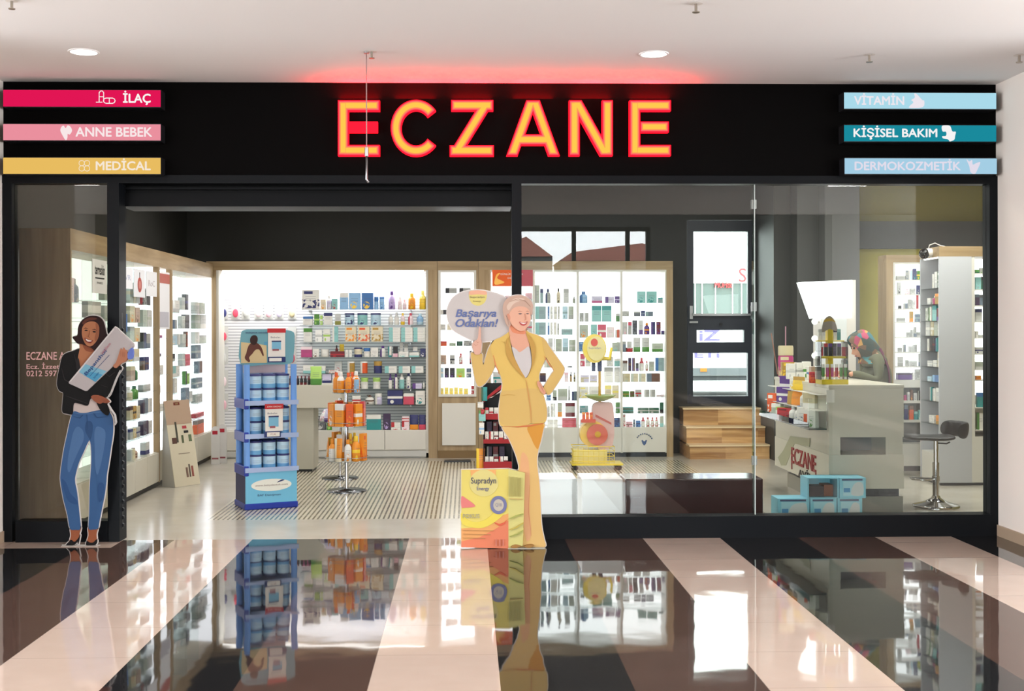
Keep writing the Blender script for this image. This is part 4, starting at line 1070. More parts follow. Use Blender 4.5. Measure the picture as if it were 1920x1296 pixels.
B3 = ['c lt/t 1195 1211 22 2; c lt/t 1213 1232 22 2; c tg/t 1234 1243 10', 'c lg/g 1168 1180 10; c dg/g 1189 1201 9 1; c n/s 1202 1210 11; c s/tg 1211 1225 9', 'c lg/p 1168 1177 24; c g/pk 1178 1185 24 1; c k/dg 1186 1195 27; c lg/v 1198 1206 27 0; b v/o 1208 1219 22; c n/v 1221 1229 24; c dr/v 1231 1239 24; j n/v 1240 1246 7',
 'c s/g 1168 1174 20; c lg/r 1176 1185 20; c ro/r 1169 1187 8; c lg/gr 1188 1201 27 0; c lg/gr 1204 1218 27 0; c gg/gr 1223 1243 16 0', 'c lg/br 1168 1177 20 1; c dv/br 1178 1184 25; c br/v 1185 1191 25; c k/v 1192 1198 15; b w/r 1199 1208 25; b w/r 1210 1216 19; c gg/g 1217 1227 18; c tg/b 1229 1245 25 4',
 'c be/gg 1168 1182 16; c be/gg 1183 1197 16; c be/gg 1198 1211 16; c br/s 1213 1238 16 4', 'c gr/oc 1168 1180 11; c br/gr 1181 1190 11; c g/r 1191 1203 14 3; c g/lg 1208 1218 14; c g/lg 1219 1229 14; c lp/g 1231 1245 4', 'c dgr/t 1168 1188 12*2 1; c dgr/g 1196 1216 10; c dgr/g 1217 1236 10; c dgr/k 1237 1244 20',
 'c w/r 1168 1173 24; c p/br 1174 1186 10 3; c s/k 1187 1191 14; c b/n 1192 1201 12; b w/r 1202 1210 18; b w/r 1211 1219 18; b w/r 1220 1227 18; b w/r 1228 1235 18; c gg/lt 1237 1244 20']
for k, rows in ((1, B1), (2, B2), (3, B3)):
    zz = [zpx(v, YI) for v in BAYZ[k]] + [zb0 - 0.006]
    for i, r in enumerate(rows):
        w_ = ('lowest level' if i == 8 else ('top' if i == 0 else ORD[i]) + ' shelf') + ' of the ' + ['', 'first', 'middle', 'last'][k] + ' bright bay'
        shelf(r, zz[i] + 0.0006, YI, w_, 'goods on the ' + w_)
# cabinet behind the counter
RR = ['c g/lg 1682 1698 8; c g/s 1699 1704 18; c lb/w 1705 1711 18; c n/t 1712 1719 21 2; c gr/y 1720 1727 17', 'c lg/k 1683 1690 23 2; c lp/p 1698 1706 10; c g/lg 1707 1717 11; c n/g 1719 1726 17', 'c k/dg 1685 1691 6; c s/g 1695 1702 10; c g/lg 1703 1710 18; c lg/w 1711 1717 16; c r/dr 1719 1723 26',
 'c g/lg 1683 1698 8; c oc/o 1706 1713 20; c s/tg 1716 1727 15', 'c g/lg 1700 1707 9; c lg/g 1708 1713 14; c g/s 1714 1719 19; c g/lg 1720 1727 9', 'c g/lg 1684 1692 8; c s/g 1694 1699 14; c lg/g 1704 1711 11; c g/lg 1712 1720 14', 'c lg/g 1684 1694 18; c g/lg 1698 1704 12; c lg/g 1706 1720 10; c g/s 1723 1727 24', 'c v/dv 1684 1710 13; c W/w 1711 1715 14; c g/lg 1716 1727 20']
for i, r in enumerate(RR):
    w_ = ('top' if i == 0 else ORD[i]) + ' shelf of the rear cabinet'
    shelf(r, RZ[i] + 0.0006, YR + .03, w_, 'goods on the ' + w_, .19)
for i, r in enumerate(['c m/pk 1695 1700 10; c lg/w 1701 1706 16; c br/o 1707 1712 20 2; c lg/g 1713 1720 14; c k/g 1721 1726 18', 'c n/s 1696 1702 28 1; c lt/t 1695 1703 9; c ro/br 1705 1713 26; c t/lt 1714 1721 15; c lt/w 1722 1727 18']):
    w_ = ['upper', 'lower'][i] + ' grey shelf of the rear cabinet'
    shelf(r, RZ2[i] + 0.0006, YR + .03, w_, 'goods on the ' + w_, .19)
for i, r in enumerate(['c gr/dgr 1829 1837 7; c g/gr 1838 1844 10', 'c lt/tg 1829 1840 23; c dgr/k 1841 1844 24', 'c dv/s 1829 1837 21 1; c s/dg 1838 1844 20', 'c lg/n 1829 1842 24', 'c w/lg 1829 1835 12; c lg/g 1836 1844 5', 'c lg/n 1829 1843 12', 'c gg/lg 1829 1843 14', 'c o/ro 1830 1840 8', 'c t/b 1832 1844 27', 'c w/gr 1832 1844 32 4']):
    w_ = ('top' if i == 0 else ORD[i]) + ' shelf right of the white gondola end'
    shelf(r, GZ2[i] + 0.0006, YG + .05, w_.replace('right of', 'beside'), 'goods on the ' + w_.replace('right of', 'beside'))
# gondola side shelves (facing -X) and the long side wall unit (facing +X)
def side_shelf(items, z, Xf, y0, y1, face, where, group):
    """items 'kind col[/acc] u0 u1 h_m [style]' with u along the shelf (0 nearest the mall)"""
    for j, it in enumerate([q.split() for q in items.split(';') if q.strip()]):
        kind, cc, u0, u1, h = it[0], it[1], float(it[2]), float(it[3]), float(it[4])
        style = int(it[5]) if len(it) > 5 else None
        col, acc_ = (cc.split('/') + [None])[:2]
        w_ = (u1 - u0) * (y1 - y0) - 0.003
        d = min(.055, max(.03, w_ * .5)) if kind == 'c' else min(w_, .08)
        yc = y0 + (u0 + u1) / 2 * (y1 - y0)
        good(kind, (Xf, yc, z), w_, d, h, col, acc_, describe(kind, col, acc_) + ', ' + ORD[j] + ' item on the ' + where, group, rz=(pi/2 if face > 0 else -pi/2), style=style)
GS = ['c dgr/w .02 .2 .17; c w/lg .22 .36 .17; c w/c .4 .5 .15', 'c oc/o .05 .35 .11; b m/w .4 .55 .09; c w/lg .6 .8 .07', 'c dr/v .02 .25 .13; c lt/t .27 .5 .16; c w/gr .55 .7 .15; c gg/w .75 .9 .14',
 'c w/lg .03 .2 .16; c gg/g .22 .4 .15; c be/w .42 .6 .15; c lg/w .65 .9 .15', 'c t/b .03 .18 .15; c t/n .2 .34 .14; c k/dr .36 .5 .14; c k/br .52 .66 .14; c w/c .7 .8 .13', 'c c/w .05 .2 .16; c w/lg .25 .45 .07; c lg/w .5 .8 .06', 'c b/sb .12 .5 .07; c lb/w .55 .8 .05', 'c lg/w .05 .3 .14; c w/g .33 .5 .13; c t/w .55 .65 .14', 'c o/oc .08 .3 .09; c w/lg .4 .7 .08']
for i, r in enumerate(GS):
    w_ = ('top' if i == 0 else ORD[i]) + ' side shelf of the gondola'
    side_shelf(r, GZ[i] + .0006, gx0 + .03, YG + .03, YG2 - .03, -1, w_, 'goods on the ' + w_)
LW = {0: ['c lp/lg .1 .4 .2; b s/g .45 .75 .2'] + [''] * 6 + [''],
 1: ['c g/w .05 .95 .14 6', 'c W/w .05 .3 .06; c b/t .35 .95 .09', 'u y/ol .02 .25 .1; c be/w .3 .5 .12; c lg/g .55 .9 .12', 'b lg/g .1 .35 .13; c gg/w .4 .9 .14', 'c lg/w .1 .9 .13', 'c lt/w .1 .5 .12', '', '', ''],
 2: ['b b/sb .1 .4 .14; c w/lg .5 .8 .1', 'c b/n .45 .95 .17; c gg/w .1 .4 .16', 'c w/lg .1 .6 .06', 'b W/b .3 .7 .15', 'b p/pk .1 .4 .08; c lg/w .5 .9 .1', 'b r/pk .35 .75 .13', 'c lgr/y .35 .65 .17; c g/lg .7 .95 .14; c lg/g .05 .3 .13', 'c g/lg .1 .9 .14'],
 3: ['c gg/be .05 .35 .2; c be/gg .37 .62 .2; c lg/gg .65 .95 .19', 'c be/o .05 .5 .16 2; c ta/br .55 .95 .15', 'c gg/g .05 .45 .15; c be/o .5 .95 .14 2', 'b c/y .1 .35 .12; c be/lg .4 .9 .12', 'b gr/dgr .55 .85 .13; c ta/be .1 .5 .14', 'b be/w .15 .35 .13; b gr/dgr .6 .9 .13', 'c be/k .05 .3 .13 1; c oc/k .33 .6 .13; c be/g .65 .95 .12', 'c g/n .05 .3 .1; c be/oc .33 .6 .1; c g/n .65 .95 .1', 'c be/g .1 .5 .1; b ta/br .55 .8 .1'],
 4: ['b r/k .02 .14 .14; c g/dg .2 .5 .17; c k/g .52 .8 .17', 'c gg/g .1 .5 .17; c lg/gg .55 .95 .17', 'c n/k .1 .4 .16; c g/s .45 .8 .15', 'c br/n .1 .3 .13; c n/br .35 .65 .13', 'c lg/g .1 .8 .07', 'c s/dv .1 .55 .15; c lg/w .6 .95 .14', 'c dv/s .1 .6 .14; c lg/w .62 .95 .13', 'c lg/n .3 .7 .12'],
 5: ['c gg/g .1 .5 .12; c lg/w .55 .95 .14', 'c lg/gg .1 .4 .14; b w/n .5 .8 .14', 'c gg/w .1 .6 .13; c s/w .65 .9 .12', 'b c/o .1 .4 .12; c lg/g .5 .9 .12', 'c v/l .1 .5 .12; c w/lg .55 .9 .12', 'c g/w .1 .5 .12; c lt/w .6 .95 .12', 'c dv/w .1 .3 .14; c lg/w .35 .95 .14', 'b b/w .1 .4 .12; b gr/w .5 .8 .12', 'c w/lg .1 .9 .12'],
 6: ['b g/lg .2 .4 .1; b g/lg .55 .75 .1', 'c m/v .1 .7 .03', 'c dg/v .1 .6 .03', 'c w/lg .2 .8 .1', 'b oc/ol .2 .7 .14', 'c w/lg .1 .8 .08', '', ''],
 7: ['b W/b .2 .5 .1; c w/lg .55 .9 .14', 'c s/g .15 .35 .13; c g/s .5 .7 .1', 'c lb/w .2 .7 .1; c w/lg .75 .95 .12', 'c k/g .4 .55 .08; c lg/w .1 .35 .1', 'c lt/w .2 .6 .12; c w/lg .65 .9 .12', 'c v/n .1 .35 .17; c w/lg .4 .7 .16', 'c w/lg .1 .8 .1', 'c s/w .4 .6 .06', 'c w/lg .1 .5 .1'],
 8: ['c lg/w .05 .3 .14; c k/n .4 .6 .18', 'c dg/k .35 .7 .16; c w/lg .05 .3 .14', 'c br/ro .4 .55 .18; c w/lg .05 .35 .15', 'c pk/r .3 .75 .13 3; c lg/w .05 .28 .14', 'c k/gr .3 .45 .15; c lgr/gr .5 .7 .12', 'c s/g .3 .65 .17 2; c lg/w .7 .95 .12', 'c w/lg .1 .7 .1', 'c w/lg .2 .8 .1'],
 9: ['c lg/w .1 .4 .14; c gg/lg .45 .8 .14', 'c gg/lg .1 .45 .17; c lg/w .5 .9 .17', 'c W/w .1 .4 .14; c gg/g .45 .9 .1', 'c s/g .1 .5 .16', 'c br/s .3 .6 .14', 'c s/lg .1 .6 .12', 'c g/lg .1 .6 .1', 'c r/pk .1 .7 .05', 'c ro/br .2 .7 .16']}
LW[2], LW[3], LW[4], LW[5] = LW[5], LW[2], LW[3], LW[4]
for k, rows in LW.items():
    a, c_ = LBAYS[k]
    for i, r in enumerate(rows):
        if not r or i >= len(LSH[k]): continue
        w_ = ORD[i] + ' level in bay ' + ['one', 'two', 'three', 'four', 'five', 'six', 'seven', 'eight', 'nine', 'ten'][k] + ' of the side wall'
        side_shelf(r, LSH[k][i] + .0006, XL - .06, a + .01, c_ - .01, 1, w_, 'goods on the ' + w_)
# ------------------------------------------------------------------ free-standing displays
def local_text(nm, body, m, root, x, y, z, w_, h_, bold=0.0, align='CENTER', rx=pi/2):
    o = text(nm, body, .05, m, Matrix.Rotation(rx, 4, 'X'), None, bold=bold, depth=.0006, width=w_, height=h_, align=align)
    o.data.transform(Matrix.Translation((x, y, z))); o.parent = root
    return o
# blue tin stand
bg = G(492, 955)
TH = math.radians(24)
bl = empty('tin_display_stand', (bg.x, bg.y + .2, 0), 'tall blue floor stand of blue-lidded formula tins with a beach poster on top', 'display stand', rz=TH)
M_blue = mat('deep_blue_plastic', (28, 52, 150), .3)
M_blue2 = mat('clear_blue_plastic', (112, 160, 226), .15)
M_cyan = mat('cyan_print', (112, 184, 216), .45)
HW, HD = .235, .19
lpart('plinth', MB().box(-HW - .01, HW + .01, -HD - .01, HD + .01, 0, .055, bev=.01), M_blue, bl)
lpart('side_panel', MB().box(-HW, -HW + .02, -HD + .01, HD, .055, .36), mat('dark_blue_side', (22, 30, 84), .4), bl)
lpart('side_panel', MB().box(HW - .02, HW, -HD + .01, HD, .055, .36), mat('dark_blue_side'), bl)
lpart('back_panel', MB().box(-HW + .02, HW - .02, HD - .02, HD, .055, 1.3), mat('pale_blue_back', (150, 190, 222), .4), bl)
fp = lpart('front_panel', MB().box(-HW, HW, -HD, -HD + .012, .055, .335), M_cyan, bl)
el = [(0 + .185*math.cos(2*pi*k/28), .215 + .055*math.sin(2*pi*k/28)) for k in range(28)]
o = MB().prism(el, -HD - .002, -HD).obj('logo_oval', mat('oval_cream', (226, 226, 216), .5)); o.parent = fp
o = MB().prism(smooth_poly([(.05, .235), (.09, .258), (.12, .255), (.105, .248), (.08, .24)]), -HD - .004, -HD - .002).obj('bird_mark', mat('ink_navy', (40, 50, 96), .5)); o.parent = fp
local_text('lettering', 'www.babydestek.com', mat('ink_brown', (120, 96, 92), .5), fp, 0, -HD - .0025, .203, .30, .02)
local_text('lettering', 'BAF Danışmanı', mat('ink_navy'), fp, -.02, -HD - .0012, .112, .21, .024)
for sx in (-1, 1):
    for y in (-HD + .03, HD - .05):
        lpart('corner_tube', MB().cyl((sx*(HW - .02), y, .36), (sx*(HW - .02), y, 1.30), .028, 14), M_blue2, bl)
TZ = [.362, .665, .962]
for z in TZ:
    tr = lpart('tray', MB().box(-HW, HW, -HD, HD - .02, z - .022, z), mat('tray_blue', (128, 158, 206), .25), bl)
    o = MB().box(-HW - .005, HW + .015, -HD - .012, -HD, z - .028, z + .014).obj('price_rail', mat('price_rail_clear', (160, 178, 214), .2)); o.parent = tr
    lpart('collar', MB().box(-HW - .012, -HW + .03, -HD - .004, HD, z - .06, z + .03, bev=.006), M_blue, bl)
lpart('back_board', MB().box(-HW + .05, HW - .03, HD - .10, HD - .09, 1.215, 1.35), mat('rose_print', (196, 176, 182), .5), bl)
# header poster
hp = lpart('header_board', MB().prism(smooth_poly([(-HW, 1.30), (-HW, 1.55), (-HW + .03, 1.61), (-.1, 1.615), (.1, 1.615), (HW, 1.60), (HW + .03, 1.55), (HW + .02, 1.38), (HW - .01, 1.30), (0, 1.295)], 3), -.02, -.012), mat('poster_teal', (108, 160, 172), .5), bl)
def hpart(nm, pts, y, m, sm=True):
    o = MB().prism(smooth_poly(pts, 3) if sm else pts, y - .0015, y).obj(nm, m); o.parent = hp; return o
hpart('sand', [(-HW + .002, 1.31), (-HW + .002, 1.50), (-.12, 1.49), (0, 1.47), (.005, 1.31)], -.0205, mat('sand', (206, 184, 140), .6), False)
hpart('sea', [(-.02, 1.475), (-.02, 1.50), (.01, 1.505), (.01, 1.47)], -.0205, mat('sea', (84, 150, 182), .5), False)
sk = mat('toddler_print', (92, 50, 40), .6)
hpart('toddler_figure', [(-.155, 1.48), (-.175, 1.44), (-.185, 1.40), (-.20, 1.355), (-.165, 1.32), (-.15, 1.33), (-.16, 1.36), (-.13, 1.395), (-.10, 1.43), (-.065, 1.43), (-.035, 1.375), (-.025, 1.385), (-.045, 1.45), (-.075, 1.485), (-.11, 1.50)], -.022, sk)
hpart('toddler_head', [(-.145, 1.49), (-.15, 1.53), (-.13, 1.56), (-.095, 1.56), (-.08, 1.53), (-.09, 1.49), (-.115, 1.475)], -.0235, mat('toddler_hair', (48, 28, 26), .7))
local_text('lettering', 'BAĞIŞIKLIK DESTEĞİ', mat('ink_navy'), hp, -.09, -.0222, 1.577, .20, .018, .0006)
hpart('price_card', [(.015, 1.365), (.015, 1.61), (.175, 1.61), (.175, 1.365)], -.0235, M_paper, False)
hpart('red_strip', [(.008, 1.585), (.008, 1.625), (.18, 1.625), (.18, 1.585)], -.025, mat('strip_red', (186, 44, 48), .5), False)
local_text('lettering', 'AYIN ÜRÜNÜ', M_paper, hp, .094, -.0255, 1.598, .13, .014)
local_text('lettering', 'Bebelac', mat('ink_grey', (96, 96, 112), .5), hp, .085, -.0245, 1.535, .09, .016)
hpart('tin_picture', [(.05, 1.43), (.05, 1.50), (.135, 1.50), (.135, 1.43)], -.025, mat('tin_print', (120, 178, 206), .5), False)
hpart('tin_picture', [(.048, 1.50), (.048, 1.512), (.137, 1.512), (.137, 1.50)], -.0255, mat('ink_navy'), False)
hpart('tin_picture', [(.055, 1.42), (.055, 1.437), (.115, 1.437), (.115, 1.42)], -.0257, mat('print_brick', (150, 84, 90), .5), False)
hpart('price_frame', [(.012, 1.315), (.012, 1.362), (.178, 1.362), (.178, 1.315)], -.024, mat('frame_navy', (36, 50, 104), .5), False)
hpart('price_frame', [(.025, 1.323), (.025, 1.354), (.14, 1.354), (.14, 1.323)], -.0255, M_paper, False)
local_text('lettering', '77,90', mat('print_brick'), hp, .075, -.026, 1.332, .05, .014)
# hanging card on the middle tray
hc = lpart('price_card', MB().box(-.06, .10, -HD - .022, -HD - .016, .70, .925), M_paper, bl)
def cpart(nm, x0, x1, z0, z1, m, y=-HD - .0235):
    o = MB().box(x0, x1, y, y + .0015, z0, z1).obj(nm, m); o.parent = hc; return o
cpart('red_strip', -.065, .105, .90, .945, mat('strip_red'))
local_text('lettering', 'AYIN ÜRÜNÜ', M_paper, hc, .02, -HD - .0242, .914, .13, .015)
local_text('lettering', 'Bebelac', mat('ink_grey'), hc, .005, -HD - .0226, .853, .09, .016)
cpart('tin_picture', -.03, .06, .74, .825, mat('tin_print')); cpart('tin_picture', -.032, .062, .825, .838, mat('ink_navy'), -HD - .024); cpart('tin_picture', -.02, .03, .728, .748, mat('print_brick'), -HD - .0245)
cpart('price_frame', -.07, .08, .645, .70, mat('frame_navy'), -HD - .022); cpart('price_frame', -.045, .07, .652, .69, M_paper)
local_text('lettering', '77,90', mat('print_brick'), hc, .01, -HD - .0242, .663, .05, .016)
# tins
Rz = Matrix.Rotation(TH, 4, 'Z')
for t, z in enumerate(TZ):
    for row in range(2):
        for c in range(3):
            for dep in range(2):
                v = Rz @ Vector((-.125 + c*.128, -HD + .03 + dep*.135, 0))
                good('n', (bl.location.x + v.x, bl.location.y + v.y, z + .0006 + row*.125), .118, .118, .124, 'lb', 'mb', 'blue-lidded formula tin, %s in the %s row%s, %s tray of blue stand' % (ORD[c], ['lower', 'upper'][row], ['', ' behind'][dep], ['lowest', 'middle', 'top'][t]), 'formula tins on the blue stand', rz=TH, style=0, cap='n')

# orange sun-care carousel
def carousel(px, py, tiers, name, label, rbase=.2):
    g = G(px, py)
    e = empty(name, (g.x, g.y, 0), label, 'display stand')
    part('base', MB().lathe([(rbase, 0), (rbase, .008), (rbase*.9, .016), (.03, .022), (.026, .03)], 36, (g.x, g.y, 0)), mat('base_steel', (120, 122, 126), .2, metal=1.0), e)
    part('pole', MB().cyl((g.x, g.y, .02), (g.x, g.y, tiers[-1][0] + tiers[-1][2]), .019, 16), M_chrome, e)
    for z, r, hgt in tiers:
        part('tray', MB().lathe([(.022, 0), (r, 0), (r, .006), (.022, .006)], 32, (g.x, g.y, z - .006), caps=False), M_shelfglass, e)
        part('rail', MB().tube([(g.x + r*math.cos(2*pi*k/24), g.y + r*math.sin(2*pi*k/24), z + .035) for k in range(24)], .003, 6, closed=True), M_steel, e)
    return g
gt = [(.31, .215, .3), (.655, .19, .3), (.985, .14, .06)]
g = carousel(650, 921, gt, 'rotating_stand', 'chrome rotating stand of orange sun-care goods on the shop floor')
def ring(g, z, r, n, a0, items, where, group):
    for k in range(n):
        kind, col, acc_, w_, h_ = items[k % len(items)]
        a = a0 + 2*pi*k/n
        rz = a + pi/2
        d = w_*.55 if kind in 'ct' else w_
        # front of the item faces outward
        cx = g.x + (r)*math.cos(a); cy = g.y + r*math.sin(a)
        pos = ORD[k] + ' item around the ' + where
        good(kind, (cx, cy, z + .0006), w_, d, h_, col, acc_, describe(kind, col, acc_) + ', ' + pos, group, rz=rz)
ring(g, gt[0][0], .205, 12, -pi/2 - .35, [('t', 'o', 'c', .085, .23), ('b', 'w', 'o', .07, .22), ('b', 'o', 'y', .085, .25), ('c', 'o', 'ro', .085, .27), ('t', 'y', 'n', .08, .22)], 'lowest tray of the carousel', 'sun-care goods on the lowest tray of the carousel')
ring(g, gt[0][0], .11, 5, .3, [('b', 'o', 'y', .06, .27), ('c', 'w', 'o', .07, .26)], 'inner lowest tray of the carousel', 'sun-care goods on the lowest tray of the carousel')
ring(g, gt[1][0], .185, 11, -pi/2 - .3, [('c', 'o', 'w', .092, .225), ('c', 'ro', 'o', .07, .225), ('c', 'o', 'w', .09, .22), ('c', 'ro', 'r', .075, .24)], 'middle tray of the carousel', 'sun-care goods on the middle tray of the carousel')
ring(g, gt[2][0], .135, 8, -pi/2 - .5, [('b', 'o', 'w', .075, .21), ('b', 'o', 'ro', .065, .2), ('c', 'sb', 'o', .05, .13)], 'top tray of the carousel', 'sun-care goods on the top tray of the carousel')
# second pole stand behind with bags
g2 = carousel(638, 897, [(.62, .24, .25)], 'pole_stand', 'second chrome pole stand with soft packs behind the orange carousel', .2)
ring(g2, .62, .225, 10, -pi/2 - .6, [('u', 'll', 'v', .12, .13), ('u', 'W', 'p', .12, .12), ('u', 'lp', 'w', .11, .14), ('u', 'w', 'lgr', .11, .13)], 'tray of the second pole stand', 'soft packs on the second pole stand')

# red stand behind the yellow figure
g = G(932, 880)
rd = empty('red_display_stand', (g.x, g.y, 0), 'black and red floor stand with small white boxes behind the yellow standee', 'display stand')
x0, x1 = xpx(906, g.y), xpx(966, g.y)
M_rd = mat('stand_red', (158, 34, 40), .4)
part('side_panel', MB().box(x0, x0 + .012, g.y, g.y + .3, 0, .98), mat('stand_dark', (46, 20, 24), .5), rd)
part('side_panel', MB().box(x1 - .012, x1, g.y, g.y + .3, 0, .98), M_plastic_b, rd)
part('back_panel', MB().box(x0 + .012, x1 - .012, g.y + .28, g.y + .3, 0, .98), M_plastic_b, rd)
for i, (pz0, pz1) in enumerate(((879, 866), (832, 824), (787, 776))):
    za, zb_ = zpx(pz0, g.y), zpx(pz1, g.y)
    s_ = part('tray', MB().box(x0 + .012, x1 - .012, g.y, g.y + .28, max(0, za), za + .03), M_plastic_b, rd)
    o = part('lip', MB().box(x0, x1, g.y - .012, g.y - .001, max(0.002, za), zb_), M_rd, rd)
    shelf('c w/r 909 916 17; c w/r 917 925 17; c w/dr 926 934 17; c w/r 935 943 17; c w/dr 944 952 17', za + .031, g.y + .015, ['lowest', 'middle', 'top'][i] + ' tray of the red stand', 'small boxes on the red stand')
    if i < 2: shelf('c dv/g 912 922 34; c dr/g 924 934 34; c dv/g 936 946 34', za + .031, g.y + .12, 'back row, ' + ['lowest', 'middle'][i] + ' tray of the red stand', 'dark boxes on the red stand')
hz = zpx(755, g.y)
part('header', MB().prism([(x0 - .04, hz), (x0 - .02, hz - .015), (x1, hz + .27), (x1, hz + .34)], g.y - .02, g.y - .008), M_rd, rd)
part('header_stripe', MB().prism([(x0 + .06, hz + .05), (x0 + .1, hz + .06), (x1, hz + .27), (x1, hz + .20)], g.y - .023, g.y - .02), mat('stripe_pink', (216, 190, 188), .5), rd)
for i, (px, py, w_, h_, c) in enumerate(((908, 752, 11, 26, 't/dgr'), (901, 765, 11, 11, 'w/lg'), (905, 777, 7, 9, 'r/dr'), (904, 790, 13, 20, 'lt/gr'), (903, 815, 10, 22, 'w/sb'))):
    a = P(px - w_/2, py, g.y - .04); b_ = P(px + w_/2, py, g.y - .04)
    cc, ac = c.split('/')
    good('u', ((a.x + b_.x)/2, g.y - .05, a.z), b_.x - a.x, .02, h_/ (F_PX/(g.y + CAM_D)), cc, ac, PAL[cc][1] + ' pouch, ' + ORD[i] + ' down the clip strip beside the red stand', 'pouches on a clip strip')
part('clip_strip', MB().box(xpx(904, g.y), xpx(905.5, g.y), g.y - .029, g.y - .026, zpx(816, g.y), zpx(716, g.y)).box(xpx(904, g.y), x0 + .005, g.y - .029, g.y + .001, .93, .945), M_steel, rd)
g = G(901, 878)
good('u', (g.x, g.y - .1, 0), .1, .07, .235, 'o', 'y', 'orange and yellow bag standing on the floor beside the red stand', 'floor bags', style=4)

# yellow wheeled trolley display
g = G(1115, 882)
yt = empty('trolley_display', (g.x, g.y, 0), 'yellow wire trolley carrying a vitamin cardboard display, seen through the window', 'display trolley')
Y = g.y
def X_(px): return xpx(px, Y, 750)
def Z_(py): return zpx(py, Y, 1115)
M_ye = mat('trolley_yellow', (226, 200, 60), .4)
for px in (1079, 1161):
    for yy in (Y, Y + .3):
        part('wheel', MB().cyl((X_(px), yy - .012, .028), (X_(px), yy + .012, .028), .028, 14), M_plastic_b, yt)
part('deck', MB().box(X_(1072), X_(1168), Y - .02, Y + .32, .056, .075), M_ye, yt)
bx0, bx1, bz1 = X_(1074), X_(1152), Z_(838)
for z in (.10, .16, .22, bz1):
    part('basket_rail', MB().tube([(bx0, Y, z), (bx1, Y, z), (bx1, Y + .28, z), (bx0, Y + .28, z)], .005, 6, closed=True), M_ye, yt)
for k in range(9):
    xx = bx0 + (bx1 - bx0)*k/8
    part('basket_wire', MB().cyl((xx, Y, .07), (xx, Y, bz1), .003, 6), M_ye, yt)
part('basket_liner', MB().box(bx0 + .01, bx1 - .08, Y + .03, Y + .26, .076, bz1 - .04), mat('liner_yellow', (232, 214, 130), .5), yt)
dc = (X_(1118), Z_(815))
part('drum', MB().cyl((dc[0] - .03, Y + .06, dc[1]), (dc[0] - .03, Y + .22, dc[1]), .15, 32), mat('drum_yellow', (226, 186, 84), .45), yt)
part('drum_face', MB().cyl((dc[0] + .015, Y + .035, dc[1] - .005), (dc[0] + .015, Y + .055, dc[1] - .005), .12, 28), mat('drum_red', (200, 96, 76), .5), yt)
part('drum_hub', MB().cyl((dc[0] + .02, Y + .025, dc[1]), (dc[0] + .02, Y + .034, dc[1]), .035, 16), mat('drum_gold', (196, 150, 40), .5), yt)
part('card_body', MB().prism(smooth_poly([(X_(1116), Z_(838)), (X_(1112), Z_(775)), (X_(1118), Z_(757)), (X_(1140), Z_(756)), (X_(1152), Z_(765)), (X_(1150), Z_(838))], 3), Y + .09, Y + .20), mat('card_pink', (214, 176, 172), .5), yt)
part('card_stripe', MB().prism([(X_(1118), Z_(778)), (X_(1148), Z_(794)), (X_(1148), Z_(798)), (X_(1118), Z_(783))], Y + .086, Y + .089), mat('stripe_brick', (190, 96, 84), .5), yt)
part('side_tray', MB().box(X_(1090), X_(1117), Y + .02, Y + .08, Z_(793), Z_(787)), mat('tray_red', (206, 84, 60), .5), yt)
for i, px in enumerate((1092, 1099, 1106)):
    good('c', (X_(px + 3), Y + .03, Z_(787) + .0005), .036, .03, .08, 'ro', 'o', 'small red-orange box, ' + ORD[i] + ' along the trolley side tray', 'boxes on the trolley tray')
part('dish', MB().lathe([(.05, -.07), (.13, -.04), (.185, 0), (.17, 0), (.04, -.055)], 28, (X_(1128), Y + .14, Z_(742)), caps=False), mat('dish_green', (150, 166, 96), .35), yt)
part('pole', MB().cyl((X_(1127), Y + .14, Z_(757)), (X_(1127), Y + .14, Z_(697)), .016, 12), mat('pole_gold', (190, 146, 40), .4), yt)
part('leg', MB().box(X_(1112), X_(1119), Y + .12, Y + .16, Z_(697), Z_(677)), mat('leg_navy', (38, 46, 82), .5), yt)
part('leg', MB().box(X_(1123), X_(1131), Y + .12, Y + .16, Z_(697), Z_(677)), mat('leg_navy'), yt)
hc2 = (X_(1117), Z_(654))
hdp = part('oval_board', MB().prism([(hc2[0] + .135*math.cos(2*pi*k/30), hc2[1] + .165*math.sin(2*pi*k/30)) for k in range(30)], Y + .10, Y + .18), mat('board_yellow', (232, 206, 92), .5), yt)
part('board_face', MB().prism([(hc2[0] + .018 + .105*math.cos(2*pi*k/30), hc2[1] + .14*math.sin(2*pi*k/30)) for k in range(30)], Y + .094, Y + .099), mat('board_cream', (226, 212, 150), .5), yt)
part('sun_emblem', MB().prism([(hc2[0] - .005 + .04*math.cos(2*pi*k/20), hc2[1] + .07 + .045*math.sin(2*pi*k/20)) for k in range(20)], Y + .09, Y + .0935), mat('sun_red', (206, 74, 58), .5), yt)
local_text('lettering', 'Supradyn', mat('ink_lilac', (112, 112, 146), .5), None, 0, 0, 0, .14, .028)
_o = bpy.context.scene.collection.objects[-1]
_o.data.transform(Matrix.Translation((hc2[0] - yt.location.x, Y + .0935 - yt.location.y, hc2[1] - .01))); _o.parent = yt
part('arm', MB().tube([(X_(1130), Y + .14, Z_(672)), (X_(1146), Y + .12, Z_(674)), (X_(1149), Y + .11, Z_(652))], [.03, .022, .014]), M_ye, yt)

